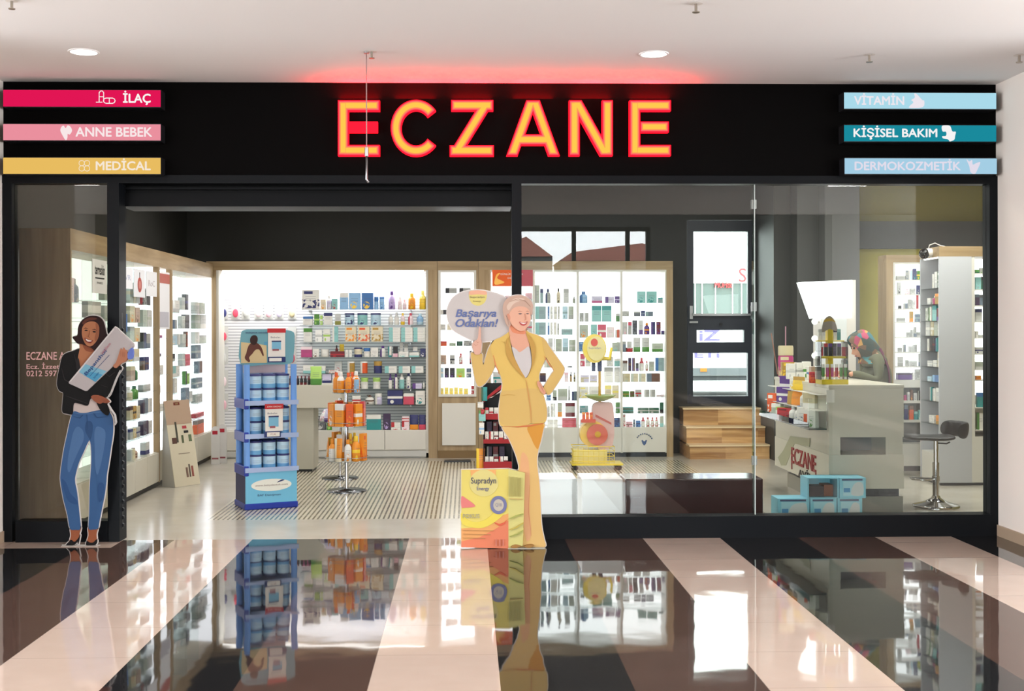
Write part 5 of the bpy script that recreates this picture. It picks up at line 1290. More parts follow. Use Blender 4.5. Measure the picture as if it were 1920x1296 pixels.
# folding card board leaning by the side wall
B1, B2 = G(328, 915), G(375, 908)
B1.x = max(B1.x, XL + .14)
ev = (B2 - B1); wl = ev.length; ev.normalize(); nv = Vector((ev.y, -ev.x, 0))
hgt = .88
ab = empty('folding_board', B1, 'cream folding floor board with cosmetics pictures leaning beside the side wall unit', 'display board')
def quadboard(u0, u1, v0, v1, off, th, lean=.17):
    def pt(u, v, o): return B1 + ev*u - nv*(lean*v/hgt) + Vector((0, 0, v)) + nv*o
    f = [pt(u0, v0, off + th), pt(u1, v0, off + th), pt(u1, v1, off + th), pt(u0, v1, off + th)]
    k = [pt(u0, v0, off), pt(u1, v0, off), pt(u1, v1, off), pt(u0, v1, off)]
    return MB().add(f + k, [(0, 1, 2, 3), (7, 6, 5, 4), (0, 4, 5, 1), (1, 5, 6, 2), (2, 6, 7, 3), (3, 7, 4, 0)])
part('front_board', quadboard(0, wl, .004, hgt, 0, .006), mat('board_cream_card', (205, 196, 172), .6), ab)
part('brown_top', quadboard(0, wl, hgt*.72, hgt, .0062, .001), mat('board_tan', (176, 150, 128), .6), ab)
part('side_fold', MB().add([B1, B1 - nv*.17 + Vector((0, 0, hgt)), B1 - nv*.2 + ev*.01 + Vector((0, 0, .0)), B1 + ev*.006, B1 + ev*.006 - nv*.17 + Vector((0, 0, hgt)), B1 - nv*.2 + ev*.016], [(0, 1, 2), (5, 4, 3), (0, 3, 4, 1), (1, 4, 5, 2), (2, 5, 3, 0)]), mat('board_back', (182, 180, 172), .6), ab)
for (u0, u1, v0, v1, col, nm) in ((.36, .6, .83, .86, (110, 44, 30), 'emblem'), (.42, .54, .838, .853, (206, 180, 130), 'emblem'), (.3, .37, .45, .66, (70, 70, 60), 'bottle_picture'), (.12, .3, .44, .50, (84, 58, 50), 'jar_picture'), (.5, .58, .44, .52, (84, 92, 66), 'jar_picture'), (.78, .9, .45, .52, (96, 110, 80), 'jar_picture'), (.58, .75, .585, .615, (176, 60, 70), 'slogan'), (.62, .8, .54, .565, (40, 40, 40), 'slogan'), (.3, .75, .33, .338, (150, 136, 120), 'slogan'), (.5, .58, .09, .19, (120, 96, 84), 'bottle_picture'), (.62, .68, .09, .22, (90, 80, 72), 'bottle_picture'), (.72, .8, .09, .2, (140, 80, 70), 'bottle_picture')):
    part(nm, quadboard(u0*wl, u1*wl, v0*hgt/.88, v1*hgt/.88, .0074, .0008), mat('print_%d_%d_%d' % col, col, .6), ab)
# white arch cards
for i, (px, py, top, lab) in enumerate(((404, 871, 800, 'white arch-topped floor card with a red square by the oak post'), (417, 869, 796, 'second white arch-topped floor card standing behind the first'))):
    g = G(px, py); s_ = F_PX/(g.y + CAM_D)
    hw = 8.0/s_; h = (py - top)/s_
    e = empty('floor_card', (g.x, g.y, 0), lab, 'display card', 'arch-topped floor cards')
    pts = [(g.x - hw, 0), (g.x + hw, 0), (g.x + hw, h - hw)] + [(g.x + hw*math.cos(a), h - hw + hw*math.sin(a)) for a in [pi*k/10 for k in range(1, 10)]] + [(g.x - hw, h - hw)]
    part('board', MB().prism(pts, g.y, g.y + .012), mat('card_white', (214, 212, 210), .5), e)
    part('red_square', MB().box(g.x - hw*.7, g.x + hw*.5, g.y - .002, g.y, h - hw*1.9, h - hw*1.05), mat('card_red', (176, 40, 56), .5), e)
    part('foot_print', MB().box(g.x - hw*.8, g.x + hw*.7, g.y - .002, g.y, .06, .08), mat('print_brick'), e)
    part('strut', MB().box(g.x - .01, g.x + .01, g.y + .012, g.y + .09, .0, h*.5), mat('card_white'), e)

# goods on the cash desk
for i, px in enumerate((544, 551, 558, 565, 572, 579)):
    a = P(px, 712, DESK_Y + .02)
    good('b', (a.x, DESK_Y + .02, DESK_Z + .0005), .034, .034, .10, 'k', 'dr', 'small black bottle, ' + ORD[i] + ' in the row on the cash desk', 'black bottles on the cash desk')
q = rect(581, 698, 602, 731, DESK_Y - .06)
lf = good('u', ((q[0] + q[1])/2, DESK_Y - .03, DESK_Z + .0005), (q[1] - q[0]), .05, .21, 'lgr', 'gr', 'green and cream pouch standing on the cash desk beside the black bottles', 'cash desk pouch', style=0)

# goods on and in the sales counter
def on_counter(kind, col, px0, px1, Yc, h, label, style=None, cap=None, z=None, rz=0.0):
    c, a = (col.split('/') + [None])[:2]
    A, B = P(px0, 700, Yc), P(px1, 700, Yc)
    return good(kind, ((A.x + B.x)/2, Yc, (CT if z is None else z) + .0006), B.x - A.x, min(B.x - A.x, .09) if kind != 'c' else .07, h, c, a, label, 'goods on the sales counter', style=style, cap=cap, rz=rz)
on_counter('j', 'm/be', 1461, 1490, CYF + 1.62, .32, 'tall pink sweet jar with a beige lid at the back end of the sales counter')
on_counter('c', 'oc/y', 1467, 1491, CYF + 1.42, .16, 'mustard carton in front of the pink jar on the sales counter')
on_counter('c', 'w/lg', 1477, 1492, CYF + 1.22, .15, 'first white carton in the cluster before the mustard carton on the counter', 3)
on_counter('c', 'w/g', 1493, 1506, CYF + 1.22, .16, 'second white carton in the cluster on the sales counter', 3)
on_counter('c', 'w/gr', 1507, 1521, CYF + 1.2, .17, 'third white carton, green-marked, in the cluster on the sales counter', 3)
on_counter('c', 'w/b', 1516, 1528, CYF + .98, .13, 'white carton nearest the red box on the sales counter', 3)
on_counter('c', 'k/s', 1494, 1510, CYF + 1.6, .16, 'dark carton behind the white cartons on the sales counter', 0)
on_counter('c', 'ta/br', 1521, 1541, CYF + .62, .14, 'brown carton behind the red tub on the sales counter')
on_counter('j', 'ro/r', 1519, 1534, CYF + .36, .10, 'small bright red tub on the edge of the sales counter')
on_counter('c', 'w/lg', 1535, 1543, CYF + .34, .07, 'tiny white carton beside the red tub on the sales counter')
# thin sticks in the jar
for i, (xa, ya, xb_, yb_) in enumerate(((1446, 625, 1458, 702), (1473, 612, 1473, 650))):
    Yc = CYF + 1.66
    a, b_ = P(xa, ya, Yc), P(xb_, yb_, Yc)
    o = MB().cyl(b_, a, .006, 8).obj('stick', mat('stick_%d' % i, ((150, 110, 96), (176, 132, 148))[i], .5), None, tuple(b_))
    tag(o, ('thin tan stick leaning at the far end of the sales counter', 'thin pink straw rising from the sweet jar')[i], 'stick')
# goods in the side display, tier by tier
def in_display(rows, z, Xc, where):
    for j, (kind, col, px, w_, h_) in enumerate(rows):
        c, a = (col.split('/') + [None])[:2]
        q = PXp(px, 780, Xc)
        good(kind, (Xc + .03, q.y, z + .0006), w_*1.15, .05 if kind in 'cu' else w_, h_*1.15, c, a, describe(kind, c, a) + ', ' + ORD[j] + ' along the ' + where + ' of the counter display', 'goods in the counter display', rz=-pi/3.2)
in_display([('c', 'ro/w', 1441, .10, .2), ('c', 'gg/w', 1449, .1, .12), ('c', 'w/lgr', 1457, .1, .1), ('c', 'r/dr', 1465, .16, .10), ('b', 'w/lg', 1477, .08, .13), ('b', 'w/b', 1487, .08, .14), ('c', 'w/s', 1497, .1, .14), ('c', 'ro/w', 1507, .07, .135), ('c', 'w/gr', 1514.5, .08, .13)], gz, gxo + .02, 'bottom shelf')
in_display([('c', 'v/w', 1462, .14, .13), ('u', 'o/oc', 1482, .16, .11), ('b', 'w/lg', 1497, .07, .12), ('c', 'be/w', 1510, .12, .12)], gz + .156, cx0 - .097, 'middle tier')
in_display([('c', 'v/w', 1466, .12, .10), ('c', 'w/y', 1480, .06, .1), ('u', 'y/oc', 1489, .12, .11)], gz + .296, cx0 - .066, 'upper tier')

# yellow tiered lip-care display on the counter
g = P(1567, 721, CYF + .16)
lb = empty('tiered_display', (g.x, CYF + .22, CT), 'yellow tiered lip-care display on the front of the sales counter', 'counter display')
Y = CYF + .1
def lz(py): return CT + (721 - py)/(F_PX/(Y + CAM_D))
def lxx(px): return xpx(px, Y, 680)
M_ly = mat('display_yellow', (214, 190, 30), .4)
part('base', MB().box(lxx(1541), lxx(1591), Y, Y + .2, CT, lz(712), bev=.004), M_ly, lb)
part('tier', MB().box(lxx(1541), lxx(1590), Y + .06, Y + .2, lz(672), lz(668)), M_ly, lb)
part('tier', MB().box(lxx(1541), lxx(1590), Y + .1, Y + .2, lz(640), lz(638)), M_ly, lb)
part('spine', MB().box(lxx(1560), lxx(1570), Y + .12, Y + .19, lz(712), lz(612)), M_ly, lb)
part('acrylic_side', MB().box(lxx(1540), lxx(1540) + .004, Y + .01, Y + .2, lz(712), lz(640)), M_glass, lb)
part('acrylic_side', MB().box(lxx(1591) - .004, lxx(1591), Y + .01, Y + .2, lz(712), lz(640)), M_glass, lb)
part('domed_crest', MB().prism(smooth_poly([(lxx(1549), lz(622)), (lxx(1551), lz(604)), (lxx(1558), lz(593)), (lxx(1566), lz(592)), (lxx(1573), lz(602)), (lxx(1577), lz(620)), (lxx(1563), lz(616))], 3), Y + .11, Y + .125), mat('crest_grey', (158, 148, 136), .5), lb)
part('crest_band', MB().prism(smooth_poly([(lxx(1551), lz(603)), (lxx(1556), lz(597)), (lxx(1566), lz(596)), (lxx(1574), lz(603)), (lxx(1566), lz(601)), (lxx(1556), lz(602))], 3), Y + .106, Y + .1095), mat('crest_gold', (196, 160, 60), .5), lb)
for r, (py, yo, h, cols_) in enumerate(((711.5, .012, 29, ['gr/w', 'm/w', 'm/w', 'r/w', 'gr/w', 'gr/w']), (667.5, .07, 24, ['r/w', 'k/r', 'k/v', 'dv/k', 'k/v', 'r/w']), (637.5, .13, 21, ['w/lg', 'W/lg', 'w/dv', 't/lt']))):
    n = len(cols_)
    for k, cc in enumerate(cols_):
        px = 1545 + (1587 - 1545)*k/(n - 1)
        if r == 2: px = (1546, 1553, 1575, 1582)[k]
        c, a = cc.split('/')
        good('t' if r == 0 else 'c', (lxx(px), Y + yo, lz(py) + .0004), .030, .026, h/(F_PX/(Y + CAM_D)), c, a, describe('t' if r == 0 else 'c', c, a) + ', ' + ORD[k] + ' on the ' + ['front', 'middle', 'back'][r] + ' tier of the yellow display', 'lip-care packs on the yellow display', style=1)
# stacked blue boxes inside the window
BY = CYF - .3
s_ = F_PX/(BY + CAM_D)
def carton_big(px0, px1, z, h, label, openbox=False):
    A, B = P(px0, 940, BY), P(px1, 940, BY)
    x0, x1 = A.x + .001, B.x - .001
    e = empty('stock_box', ((x0 + x1)/2, BY, z), label, 'box', 'pale blue stock boxes')
    M_sb = mat('box_blue', (126, 192, 212), .5)
    if not openbox:
        part('body', MB().box(x0, x1, BY, BY + .22, z, z + h, bev=.003), M_sb, e)
        part('label_panel', MB().box(x0 + .03, x1 - .02, BY - .001, BY + .001, z + .02, z + h - .03), mat('box_label', (158, 206, 220), .5), e)
        part('label_pale', MB().prism(smooth_poly([(x0 + .10, z + .03), (x1 - .03, z + .025), (x1 - .025, z + h - .06), (x1 - .06, z + h - .035), (x0 + .12, z + h - .06)], 3), BY - .002, BY - .001), mat('label_cream', (196, 204, 206), .5), e)
        part('label_blue', MB().box(x0 + .035, x0 + .09, BY - .0025, BY - .001, z + .05, z + h*.5), mat('label_mid_blue', (76, 140, 188), .5), e)
        part('tape_strip', MB().box(x0 + .02, x1 - .03, BY - .002, BY, z + h - .024, z + h - .008), mat('box_strip', (64, 74, 106), .5), e)
    else:
        part('body', MB().box(x0, x0 + .012, BY, BY + .22, z, z + h).box(x1 - .012, x1, BY, BY + .22, z, z + h).box(x0 + .012, x1 - .012, BY, BY + .22, z, z + .008).box(x0 + .012, x1 - .012, BY, BY + .22, z + h - .008, z + h).box(x0 + .012, x1 - .012, BY + .21, BY + .22, z + .008, z + h - .008), M_sb, e)
        part('inner_tray', MB().box(x0 + .014, (x0 + x1)/2 + .02, BY + .05, BY + .2, z + .009, z + h*.55), mat('box_dark', (44, 44, 50), .5), e)
        part('inner_pack', MB().box((x0 + x1)/2 + .025, x1 - .03, BY + .06, BY + .2, z + .009, z + h*.62), mat('pack_brown', (110, 66, 48), .5), e)
bh = 38.5 / s_
carton_big(1458, 1518, 0, bh, 'pale blue stock box on the floor at the far end of the bottom row')
carton_big(1519, 1569, 0, bh, 'pale blue stock box in the middle of the bottom row by the counter')
carton_big(1570, 1617, 0, bh, 'pale blue stock box at the counter end of the bottom row')
carton_big(1514, 1573, bh + .0006, bh, 'open pale blue stock box showing dark packs, top of the stack', True)
carton_big(1574, 1624, bh + .0006, bh, 'closed pale blue stock box on top, beside the open one')

# low glossy display plinths just inside the big window
PYN = .55
M_brown = mat('brown_lacquer', (62, 38, 38), .16, coat=.3)
M_wpl = mat('white_lacquer', (226, 226, 228), .12)
for px0, px1, m_, lab, dd in ((1002, 1083, M_wpl, 'low white glossy plinth behind the window, next to the dark post', .42), (1091, 1168, M_wpl, 'low white glossy plinth behind the window, beside the brown plinth', .42), (1172, 1431, M_brown, 'long low brown lacquered plinth behind the big window pane', .40)):
    a, b_ = P(px0, 895, PYN), P(px1, 895, PYN)
    e = empty('display_plinth', ((a.x + b_.x)/2, PYN, 0), lab, 'plinth', None)
    h_ = P((px0 + px1)/2, 898, PYN).z
    part('body', MB().box(a.x, b_.x, PYN, PYN + dd, .03, h_, bev=.012), m_, e)
    part('recessed_foot', MB().box(a.x + .03, b_.x - .03, PYN + .03, PYN + dd - .03, 0, .03), M_plastic_b, e)
# ------------------------------------------------------------------ red letters on the fascia
E_out = emis('letter_red_glow', (246, 14, 30), 3.5)
E_mid = emis('letter_pink_glow', (255, 96, 104), 1.1)
E_in = emis('letter_orange_glow', (255, 150, 84), 1.1)
E_core = emis('letter_core_glow', (255, 190, 74), 1.15)
E_side = emis('letter_side_glow', (255, 4, 8), 9.0)
E_dead = emis('letter_dim_red', (236, 0, 8), 0.95)
def W2(px, py): v = P(px, py, -.06); return (v.x, v.z)
def strokepoly(p, q, w_, cut):
    """cut 'n' normal ends, 'h' ends cut level"""
    (x0, y0), (x1, y1) = p, q
    dx, dy = x1 - x0, y1 - y0; L = math.hypot(dx, dy)
    if cut == 'h':
        hw = w_/2 * L/abs(dy)
        return [(x0 - hw, y0), (x0 + hw, y0), (x1 + hw, y1), (x1 - hw, y1)]
    nx, ny = -dy/L*w_/2, dx/L*w_/2
    return [(x0 + nx, y0 + ny), (x0 - nx, y0 - ny), (x1 - nx, y1 - ny), (x1 + nx, y1 + ny)]
T, Bm = 188.0, 292.0
LET = {  # strokes: (p, q, cut, free end p?, free end q?)
 'E': lambda x, w: [((x + 10.5, T), (x + 10.5, Bm), 'n', 0, 0), ((x + 10, T + 10), (x + w, T + 10), 'n', 0, 1), ((x + 20, 238), (x + w - 4, 238), 'n', 0, 1), ((x + 10, Bm - 10), (x + w, Bm - 10), 'n', 0, 1)],
 'Z': lambda x, w: [((x + 4, T + 9.5), (x + w - 1, T + 9.5), 'n', 1, 0), ((x + 13, Bm - 6), (x + w - 14, T + 6), 'h', 0, 0), ((x + 1, Bm - 9.5), (x + w, Bm - 9.5), 'n', 0, 1)],
 'A': lambda x, w: [((x + 12, Bm), (x + w*.5 - 2, T), 'h', 1, 0), ((x + w - 12, Bm), (x + w*.5 + 2, T), 'h', 1, 0), ((x + 28, 262), (x + w - 28, 262), 'n', 0, 0)],
 'N': lambda x, w: [((x + 10, T), (x + 10, Bm), 'n', 0, 1), ((x + w - 10, T), (x + w - 10, Bm), 'n', 1, 0), ((x + 12, T), (x + w - 12, Bm), 'h', 0, 0)]}
def letter(ch, x, w_, label):
    c = P(x + w_/2, 292, 0)
    e = empty('sign_letter', (c.x, 0, c.z), label, 'sign letter', 'glowing red letters of the shop sign')
    layers = [(20.0, 0, E_out, -.062, -.004, 'face'), (16.5, 2.0, E_mid, -.064, -.0622, 'tube_halo'), (12.5, 4, E_in, -.066, -.0642, 'tube_glow'), (8.6, 6, E_core, -.068, -.0662, 'tube_core')]
    for wd, ins, m, y0, y1, nm in layers:
        mb = MB()
        if ch == 'C':
            cxp, cyp = x + 47, 240.0
            rx, ry = 37.5, 43.0
            a0 = math.radians(38); a1 = math.radians(322)
            k = ins/40.0
            n = 40
            o_, i_ = [], []
            for j in range(n + 1):
                a = a0 + k + (a1 - a0 - 2*k)*j/n
                o_.append((cxp + (rx + wd/2)*math.cos(a), cyp - (ry + wd/2)*math.sin(a))); i_.append((cxp + (rx - wd/2)*math.cos(a), cyp - (ry - wd/2)*math.sin(a)))
            vs = [(*W2(*p), 0) for p in o_ + i_]
            V = [(a, y0, b) for a, b, _ in vs] + [(a, y1, b) for a, b, _ in vs]
            m_ = n + 1; fs = []
            for j in range(n):
                fs += [(j, j+1, m_+j+1, m_+j), (2*m_+j, 3*m_+j, 3*m_+j+1, 2*m_+j+1), (j, 2*m_+j, 2*m_+j+1, j+1), (m_+j, m_+j+1, 3*m_+j+1, 3*m_+j)]
            fs += [(0, m_, 3*m_, 2*m_), (n, 2*m_+n, 3*m_+n, m_+n)]
            mb.add(V, fs)
        else:
            for idx, (p, q, cut, fa, fb) in enumerate(LET[ch](x, w_)):
                if ch == 'E' and idx == 2 and x < 700 and nm != 'face': continue
                L = math.hypot(q[0]-p[0], q[1]-p[1]); ux, uy = (q[0]-p[0])/L, (q[1]-p[1])/L
                ia = ins; ib = ins
                if cut == 'h':
                    ia = ib = ins
                if not fa: ia = ins if (ch in 'E' and idx == 0) or (ch == 'N') or (ch == 'A' and idx < 2) else (20 - wd)/2 if ch != 'Z' else ins
                if ch == 'A' and idx == 2: ia = ib = -6
                p2 = (p[0] + ux*ia, p[1] + uy*ia); q2 = (q[0] - ux*ib, q[1] - uy*ib)
                mb.prism([W2(*v) for v in strokepoly(p2, q2, wd, cut)], y0, y1)
        o = part(nm, mb, m, e)
    return e
letter('E', 633, 79, 'glowing red letter E with a dim middle bar, first on the fascia')
letter('C', 733, 90, 'glowing red letter C, second on the fascia')
letter('Z', 842, 84, 'glowing red letter Z, third on the fascia')
letter('A', 948, 103, 'glowing red letter A, fourth on the fascia')
letter('N', 1067, 82, 'glowing red letter N, fifth on the fascia')
letter('E', 1180, 78, 'glowing red letter E at the end of the word, last on the fascia')
# the neon of the letters lights the ceiling and the fascia
for (xa_, xb_) in ((633, 712), (733, 823), (842, 926), (948, 1051), (1067, 1149), (1180, 1258)):
    a = P((xa_ + xb_)/2, 186, -.04)
    area('letter_neon', (a.x, -.035, a.z + .008), (pi, 0, 0), .3, .05, 8.0, (1, .003, .006))
    a = P((xa_ + xb_)/2, 240, 0)
# ------------------------------------------------------------------ category light boxes
def lightbox(px0, px1, py0, py1, col, body, tx0, tx1, label, align, icon, tcol=(250, 246, 244), te=1.0, fs=1.0):
    x0, x1, z0, z1 = rect(px0, px1 and py0, px1, py1, -.14)
    e = empty('light_box_sign', ((x0 + x1)/2, 0, z0), label, 'sign', 'category light boxes on the fascia')
    part('box_body', MB().box(x0, x1, -.135, -.002, z0 - .006, z1 + .006), M_plastic_b, e)
    part('lit_face', MB().box(x0, x1, -.14, -.1355, z0, z1), emis('face_%d_%d_%d' % col, col, fs), e)
    ta, tb = P(tx0, py1, -.141).x, P(tx1, py1, -.141).x
    h = z1 - z0
    m = emis('sign_text_%d_%d_%d' % tcol, tcol, te)
    acc_extra = 1.28 if any(ch in 'İŞ' for ch in body) else 1.0
    zt_ = z0 + h*(.24 if 'Ç' not in body and 'Ş' not in body else .12)
    hh = h*.56*acc_extra if ('Ç' not in body and 'Ş' not in body) else h*.56*1.5
    text('lettering', body, .1, m, face_front(ta, -.1405, zt_), e, bold=0, depth=.0008, width=tb - ta, height=hh, fat=.0022)
    icon(e, m, z0, h)
    return e
def ix(px): return P(px, 200, -.141).x
def icon_pills(e, m, z0, h):
    def cap_(x0, x1, za, zb): return [(x0, za), (x1, za), (x1, zb), (x0, zb)]
    mb = MB()
    x = ix(186)
    mb.tube([(x, -.142, z0 + h*.3), (x, -.142, z0 + h*.85), (x + .012, -.142, z0 + h*.95), (x + .024, -.142, z0 + h*.95), (x + .034, -.142, z0 + h*.85), (x + .034, -.142, z0 + h*.3)], .0035, 6)
    mb.cyl((x, -.142, z0 + h*.6), (x + .034, -.142, z0 + h*.6), .003, 6).cyl((ix(180), -.142, z0 + h*.27), (ix(192), -.142, z0 + h*.27), .003, 6)
    a, b_ = ix(194), ix(216); zc = z0 + h*.36; r = h*.16
    mb.tube([(a + r, -.142, zc + r), (b_ - r, -.142, zc + r), (b_ - r*.3, -.142, zc + r*.7), (b_, -.142, zc), (b_ - r*.3, -.142, zc - r*.7), (b_ - r, -.142, zc - r), (a + r, -.142, zc - r), (a + r*.3, -.142, zc - r*.7), (a, -.142, zc), (a + r*.3, -.142, zc + r*.7)], .0035, 6, closed=True)
    mb.cyl(((a + b_)/2, -.142, zc - r), ((a + b_)/2, -.142, zc + r), .003, 6)
    part('pictogram', mb, m, e)
def icon_blob(px0, px1, shape):
    def f(e, m, z0, h):
        a, b_ = ix(px0), ix(px1); w_ = b_ - a
        part('pictogram', MB().prism(smooth_poly([(a + w_*u, z0 + h*v) for u, v in shape], 3), -.1415, -.1402), m, e)
    return f
def icon_petals(px0, px1):
    def f(e, m, z0, h):
        a, b_ = ix(px0), ix(px1); w_ = b_ - a; c = (a + b_)/2; zc = z0 + h*.5
        mb = MB()
        for k in range(4):
            t = pi/4 + k*pi/2
            cx_, cz_ = c + w_*.27*math.cos(t), zc + w_*.27*math.sin(t)
            mb.tube([(cx_ + w_*.2*math.cos(2*pi*j/14), -.142, cz_ + w_*.2*math.sin(2*pi*j/14)) for j in range(14)], .0022, 6, closed=True)
        part('pictogram', mb, m, e)
    return f
heart = [(.45, 0), (.15, .35), (0, .62), (.12, .85), (.3, .9), (.45, .75), (.62, .92), (.85, .85), (1, .6), (.8, .35), (.62, .4), (.6, .15)]
lightbox(6, 301, 169, 200, (226, 22, 84), 'İLAÇ', 231, 282, 'crimson lit sign for medicines with capsule pictogram, top of its column', 'L', icon_pills)
lightbox(6, 301, 233, 263, (234, 144, 158), 'ANNE BEBEK', 142, 285, 'pink lit sign for mothers and babies, middle of its column', 'L', icon_blob(113, 135, heart), (248, 232, 232))
lightbox(6, 301, 296, 326, (232, 188, 96), 'MEDİCAL', 180, 282, 'amber lit sign for medical goods, lowest of its column', 'L', icon_petals(145, 171), (246, 232, 214))
lightbox(1583, 1868, 174, 204, (170, 218, 234), 'VİTAMİN', 1602, 1695, 'pale blue lit sign for vitamins, top of its column', 'R', icon_blob(1706, 1733, [(0, .05), (.9, .1), (1, .5), (.85, .55), (.5, .9), (.3, .95), (.35, .7), (.1, .55), (.25, .4), (.02, .2)]), (236, 230, 238))
lightbox(1583, 1868, 235, 265, (26, 138, 156), 'KİŞİSEL BAKIM', 1601, 1757, 'teal lit sign for personal care, middle of its column', 'R', icon_blob(1766, 1792, [(.0, .95), (.05, .62), (.3, .6), (.3, .35), (.02, .32), (.1, .18), (.45, .12), (.55, .0), (.7, .02), (.9, .12), (.95, .35), (1, .6), (.75, .62), (.6, .95), (.3, 1)]), (246, 244, 244))
lightbox(1584, 1869, 297, 326, (164, 206, 228), 'DERMOKOZMETİK', 1603, 1801, 'pale blue lit sign for skin cosmetics, lowest of its column', 'R', icon_blob(1812, 1838, [(.0, .95), (.2, .5), (.3, .1), (.6, .0), (.8, .3), (1, .75), (.7, .7), (.45, .6), (.4, .9), (.2, .8)]), (226, 220, 234))
# ------------------------------------------------------------------ flat printed cardboard standees
def off_poly(pts, d):
    """grow an outline outward by d pixels"""
    n = len(pts)
    ar = sum(pts[i][0]*pts[(i+1) % n][1] - pts[(i+1) % n][0]*pts[i][1] for i in range(n))
    s = 1 if ar > 0 else -1
    out = []
    for i in range(n):
        a, b_, c = Vector(pts[i-1]), Vector(pts[i]), Vector(pts[(i+1) % n])
        e1 = (b_ - a); e2 = (c - b_)
        if e1.length < 1e-6 or e2.length < 1e-6: out.append(tuple(b_)); continue
        e1.normalize(); e2.normalize()
        nn = Vector((e1.y, -e1.x)) + Vector((e2.y, -e2.x))
        if nn.length < 1e-3: out.append(tuple(b_)); continue
        nn.normalize()
        out.append((b_.x + nn.x*d*s, b_.y + nn.y*d*s))
    return out
INK = 0.66
def inkmat(col, rough=.5):
    c = tuple(255*((lin(v)*INK)**(1/2.2)) for v in col)
    return mat('print_%02x%02x%02x' % col, c, .6, spec=.15)
class Standee:
    def __init__(s, Y, root): s.Y = Y; s.root = root; s.k = 0; s.back = MB()
    def w(s, pts): return [(P(px, py, s.Y).x, P(px, py, s.Y).z) for px, py in pts]
    def layer(s, nm, pts, col, sm=True, back=True, rough=.5, parent=None, lift=None):
        q = smooth_poly(pts, 4) if sm else pts
        if back: s.back.prism(s.w(off_poly(q, 1.6)), s.Y, s.Y + .012)
        s.k += 1
        z = s.Y - .0006*s.k if lift is None else s.Y - .0006*lift
        mb = MB().prism(s.w(q), z, s.Y - .0001)
        m = col if not isinstance(col, tuple) else inkmat(col, rough)
        o = part(nm, mb, m, s.root)
        return o
    def line(s, nm, pts, wd, col):
        s.k += 1
        L = len(pts); up = []; dn = []
        for i, p in enumerate(pts):
            a = Vector(pts[max(0, i-1)]); b_ = Vector(pts[min(L-1, i+1)]); d = (b_ - a).normalized()
            t = wd/2 * (1 if 0 < i < L-1 else .4)
            up.append((p[0] - d.y*t, p[1] + d.x*t)); dn.append((p[0] + d.y*t, p[1] - d.x*t))
        return part(nm, MB().prism(s.w(up + dn[::-1]), s.Y - .0006*s.k, s.Y - .0001), inkmat(col), s.root)
    def write(s, body, pxa, pya, pxb, h_px, col, bold=.001, shear=0.0, ang=0.0):
        s.k += 1
        a = P(pxa, pya, s.Y); b_ = P(pxb, pya, s.Y); t_ = P(pxa, pya - h_px, s.Y)
        return text('lettering', body, .1, inkmat(col), face_front(a.x, s.Y - .0006*s.k, a.z, ang), s.root, bold=bold, depth=.0004, width=b_.x - a.x, height=t_.z - a.z, shear=shear)
    def done(s): part('board', s.back, mat('standee_card', (190, 184, 180), .6), s.root)

# ---- woman in a black jacket and jeans
gS = G(152, 1023.5)
st1 = empty('cardboard_standee', (gS.x, gS.y, 0), 'flat cardboard standee of a woman in black jacket and jeans holding a giant tube', 'standee')
S = Standee(gS.y, st1)
skin, skin_d, hair, jacket, jean, jean_l, jean_d = (186, 122, 86), (150, 84, 58), (40, 18, 18), (14, 13, 14), (62, 102, 152), (84, 122, 170), (48, 82, 128)
S.layer('foot', [(133, 988), (151, 988), (149, 1002), (147, 1012), (140, 1018), (131, 1016), (133, 1004)], (168, 96, 62))
S.layer('foot', [(166, 988), (182.5, 988), (181, 1002), (181, 1014), (172, 1018), (163, 1017), (166, 1004)], (168, 96, 62))
S.layer('shoe', [(124, 1022.5), (129, 1016), (134, 1012.5), (140, 1016), (147, 1009), (150.5, 1003), (149.5, 1010), (147.5, 1020), (146.5, 1020), (145.5, 1015), (141, 1021), (133, 1023.2)], (20, 16, 18))
S.layer('shoe', [(161, 1020), (163.5, 1014.5), (168, 1017), (175, 1017), (181, 1011.5), (182.5, 1016), (180, 1021), (172, 1023.2), (164, 1023)], (20, 16, 18))
S.layer('shirt', [(140, 748), (152, 742), (168, 748), (186, 748), (190, 772), (160, 777), (137, 776)], (212, 196, 190))
legs = [(138, 772), (150, 774), (163, 774), (176, 771), (190, 769), (204, 772), (211, 784), (212.5, 800), (211.5, 818), (208, 840), (205, 862), (200.5, 890), (199, 908), (196, 930), (191, 955), (186.5, 978), (183.5, 991), (175, 993), (166.5, 991), (167.5, 965), (168, 940), (168.5, 915), (170, 890), (171.5, 865), (171, 840), (168.5, 826), (164, 832), (156, 850), (148, 868), (141.5, 892), (141, 905), (144, 920), (146.5, 940), (149, 965), (151, 991), (142, 993.5), (131.5, 991), (126.5, 965), (119, 935), (114, 905), (113.5, 890), (117, 862), (121, 838), (126, 815), (131, 792)]
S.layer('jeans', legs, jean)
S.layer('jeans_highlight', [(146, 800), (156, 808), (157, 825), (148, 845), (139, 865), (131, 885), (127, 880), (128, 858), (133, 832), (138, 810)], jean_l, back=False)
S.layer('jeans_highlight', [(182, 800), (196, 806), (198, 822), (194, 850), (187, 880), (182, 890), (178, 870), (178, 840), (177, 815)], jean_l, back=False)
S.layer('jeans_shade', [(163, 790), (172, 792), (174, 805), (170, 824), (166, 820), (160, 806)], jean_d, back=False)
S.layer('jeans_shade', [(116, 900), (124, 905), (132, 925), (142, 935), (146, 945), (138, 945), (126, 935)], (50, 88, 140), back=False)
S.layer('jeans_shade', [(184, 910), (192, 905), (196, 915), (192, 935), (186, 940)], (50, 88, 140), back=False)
S.line('jeans_seam', [(163, 775), (164, 790), (165, 806)], 1.1, jean_d)
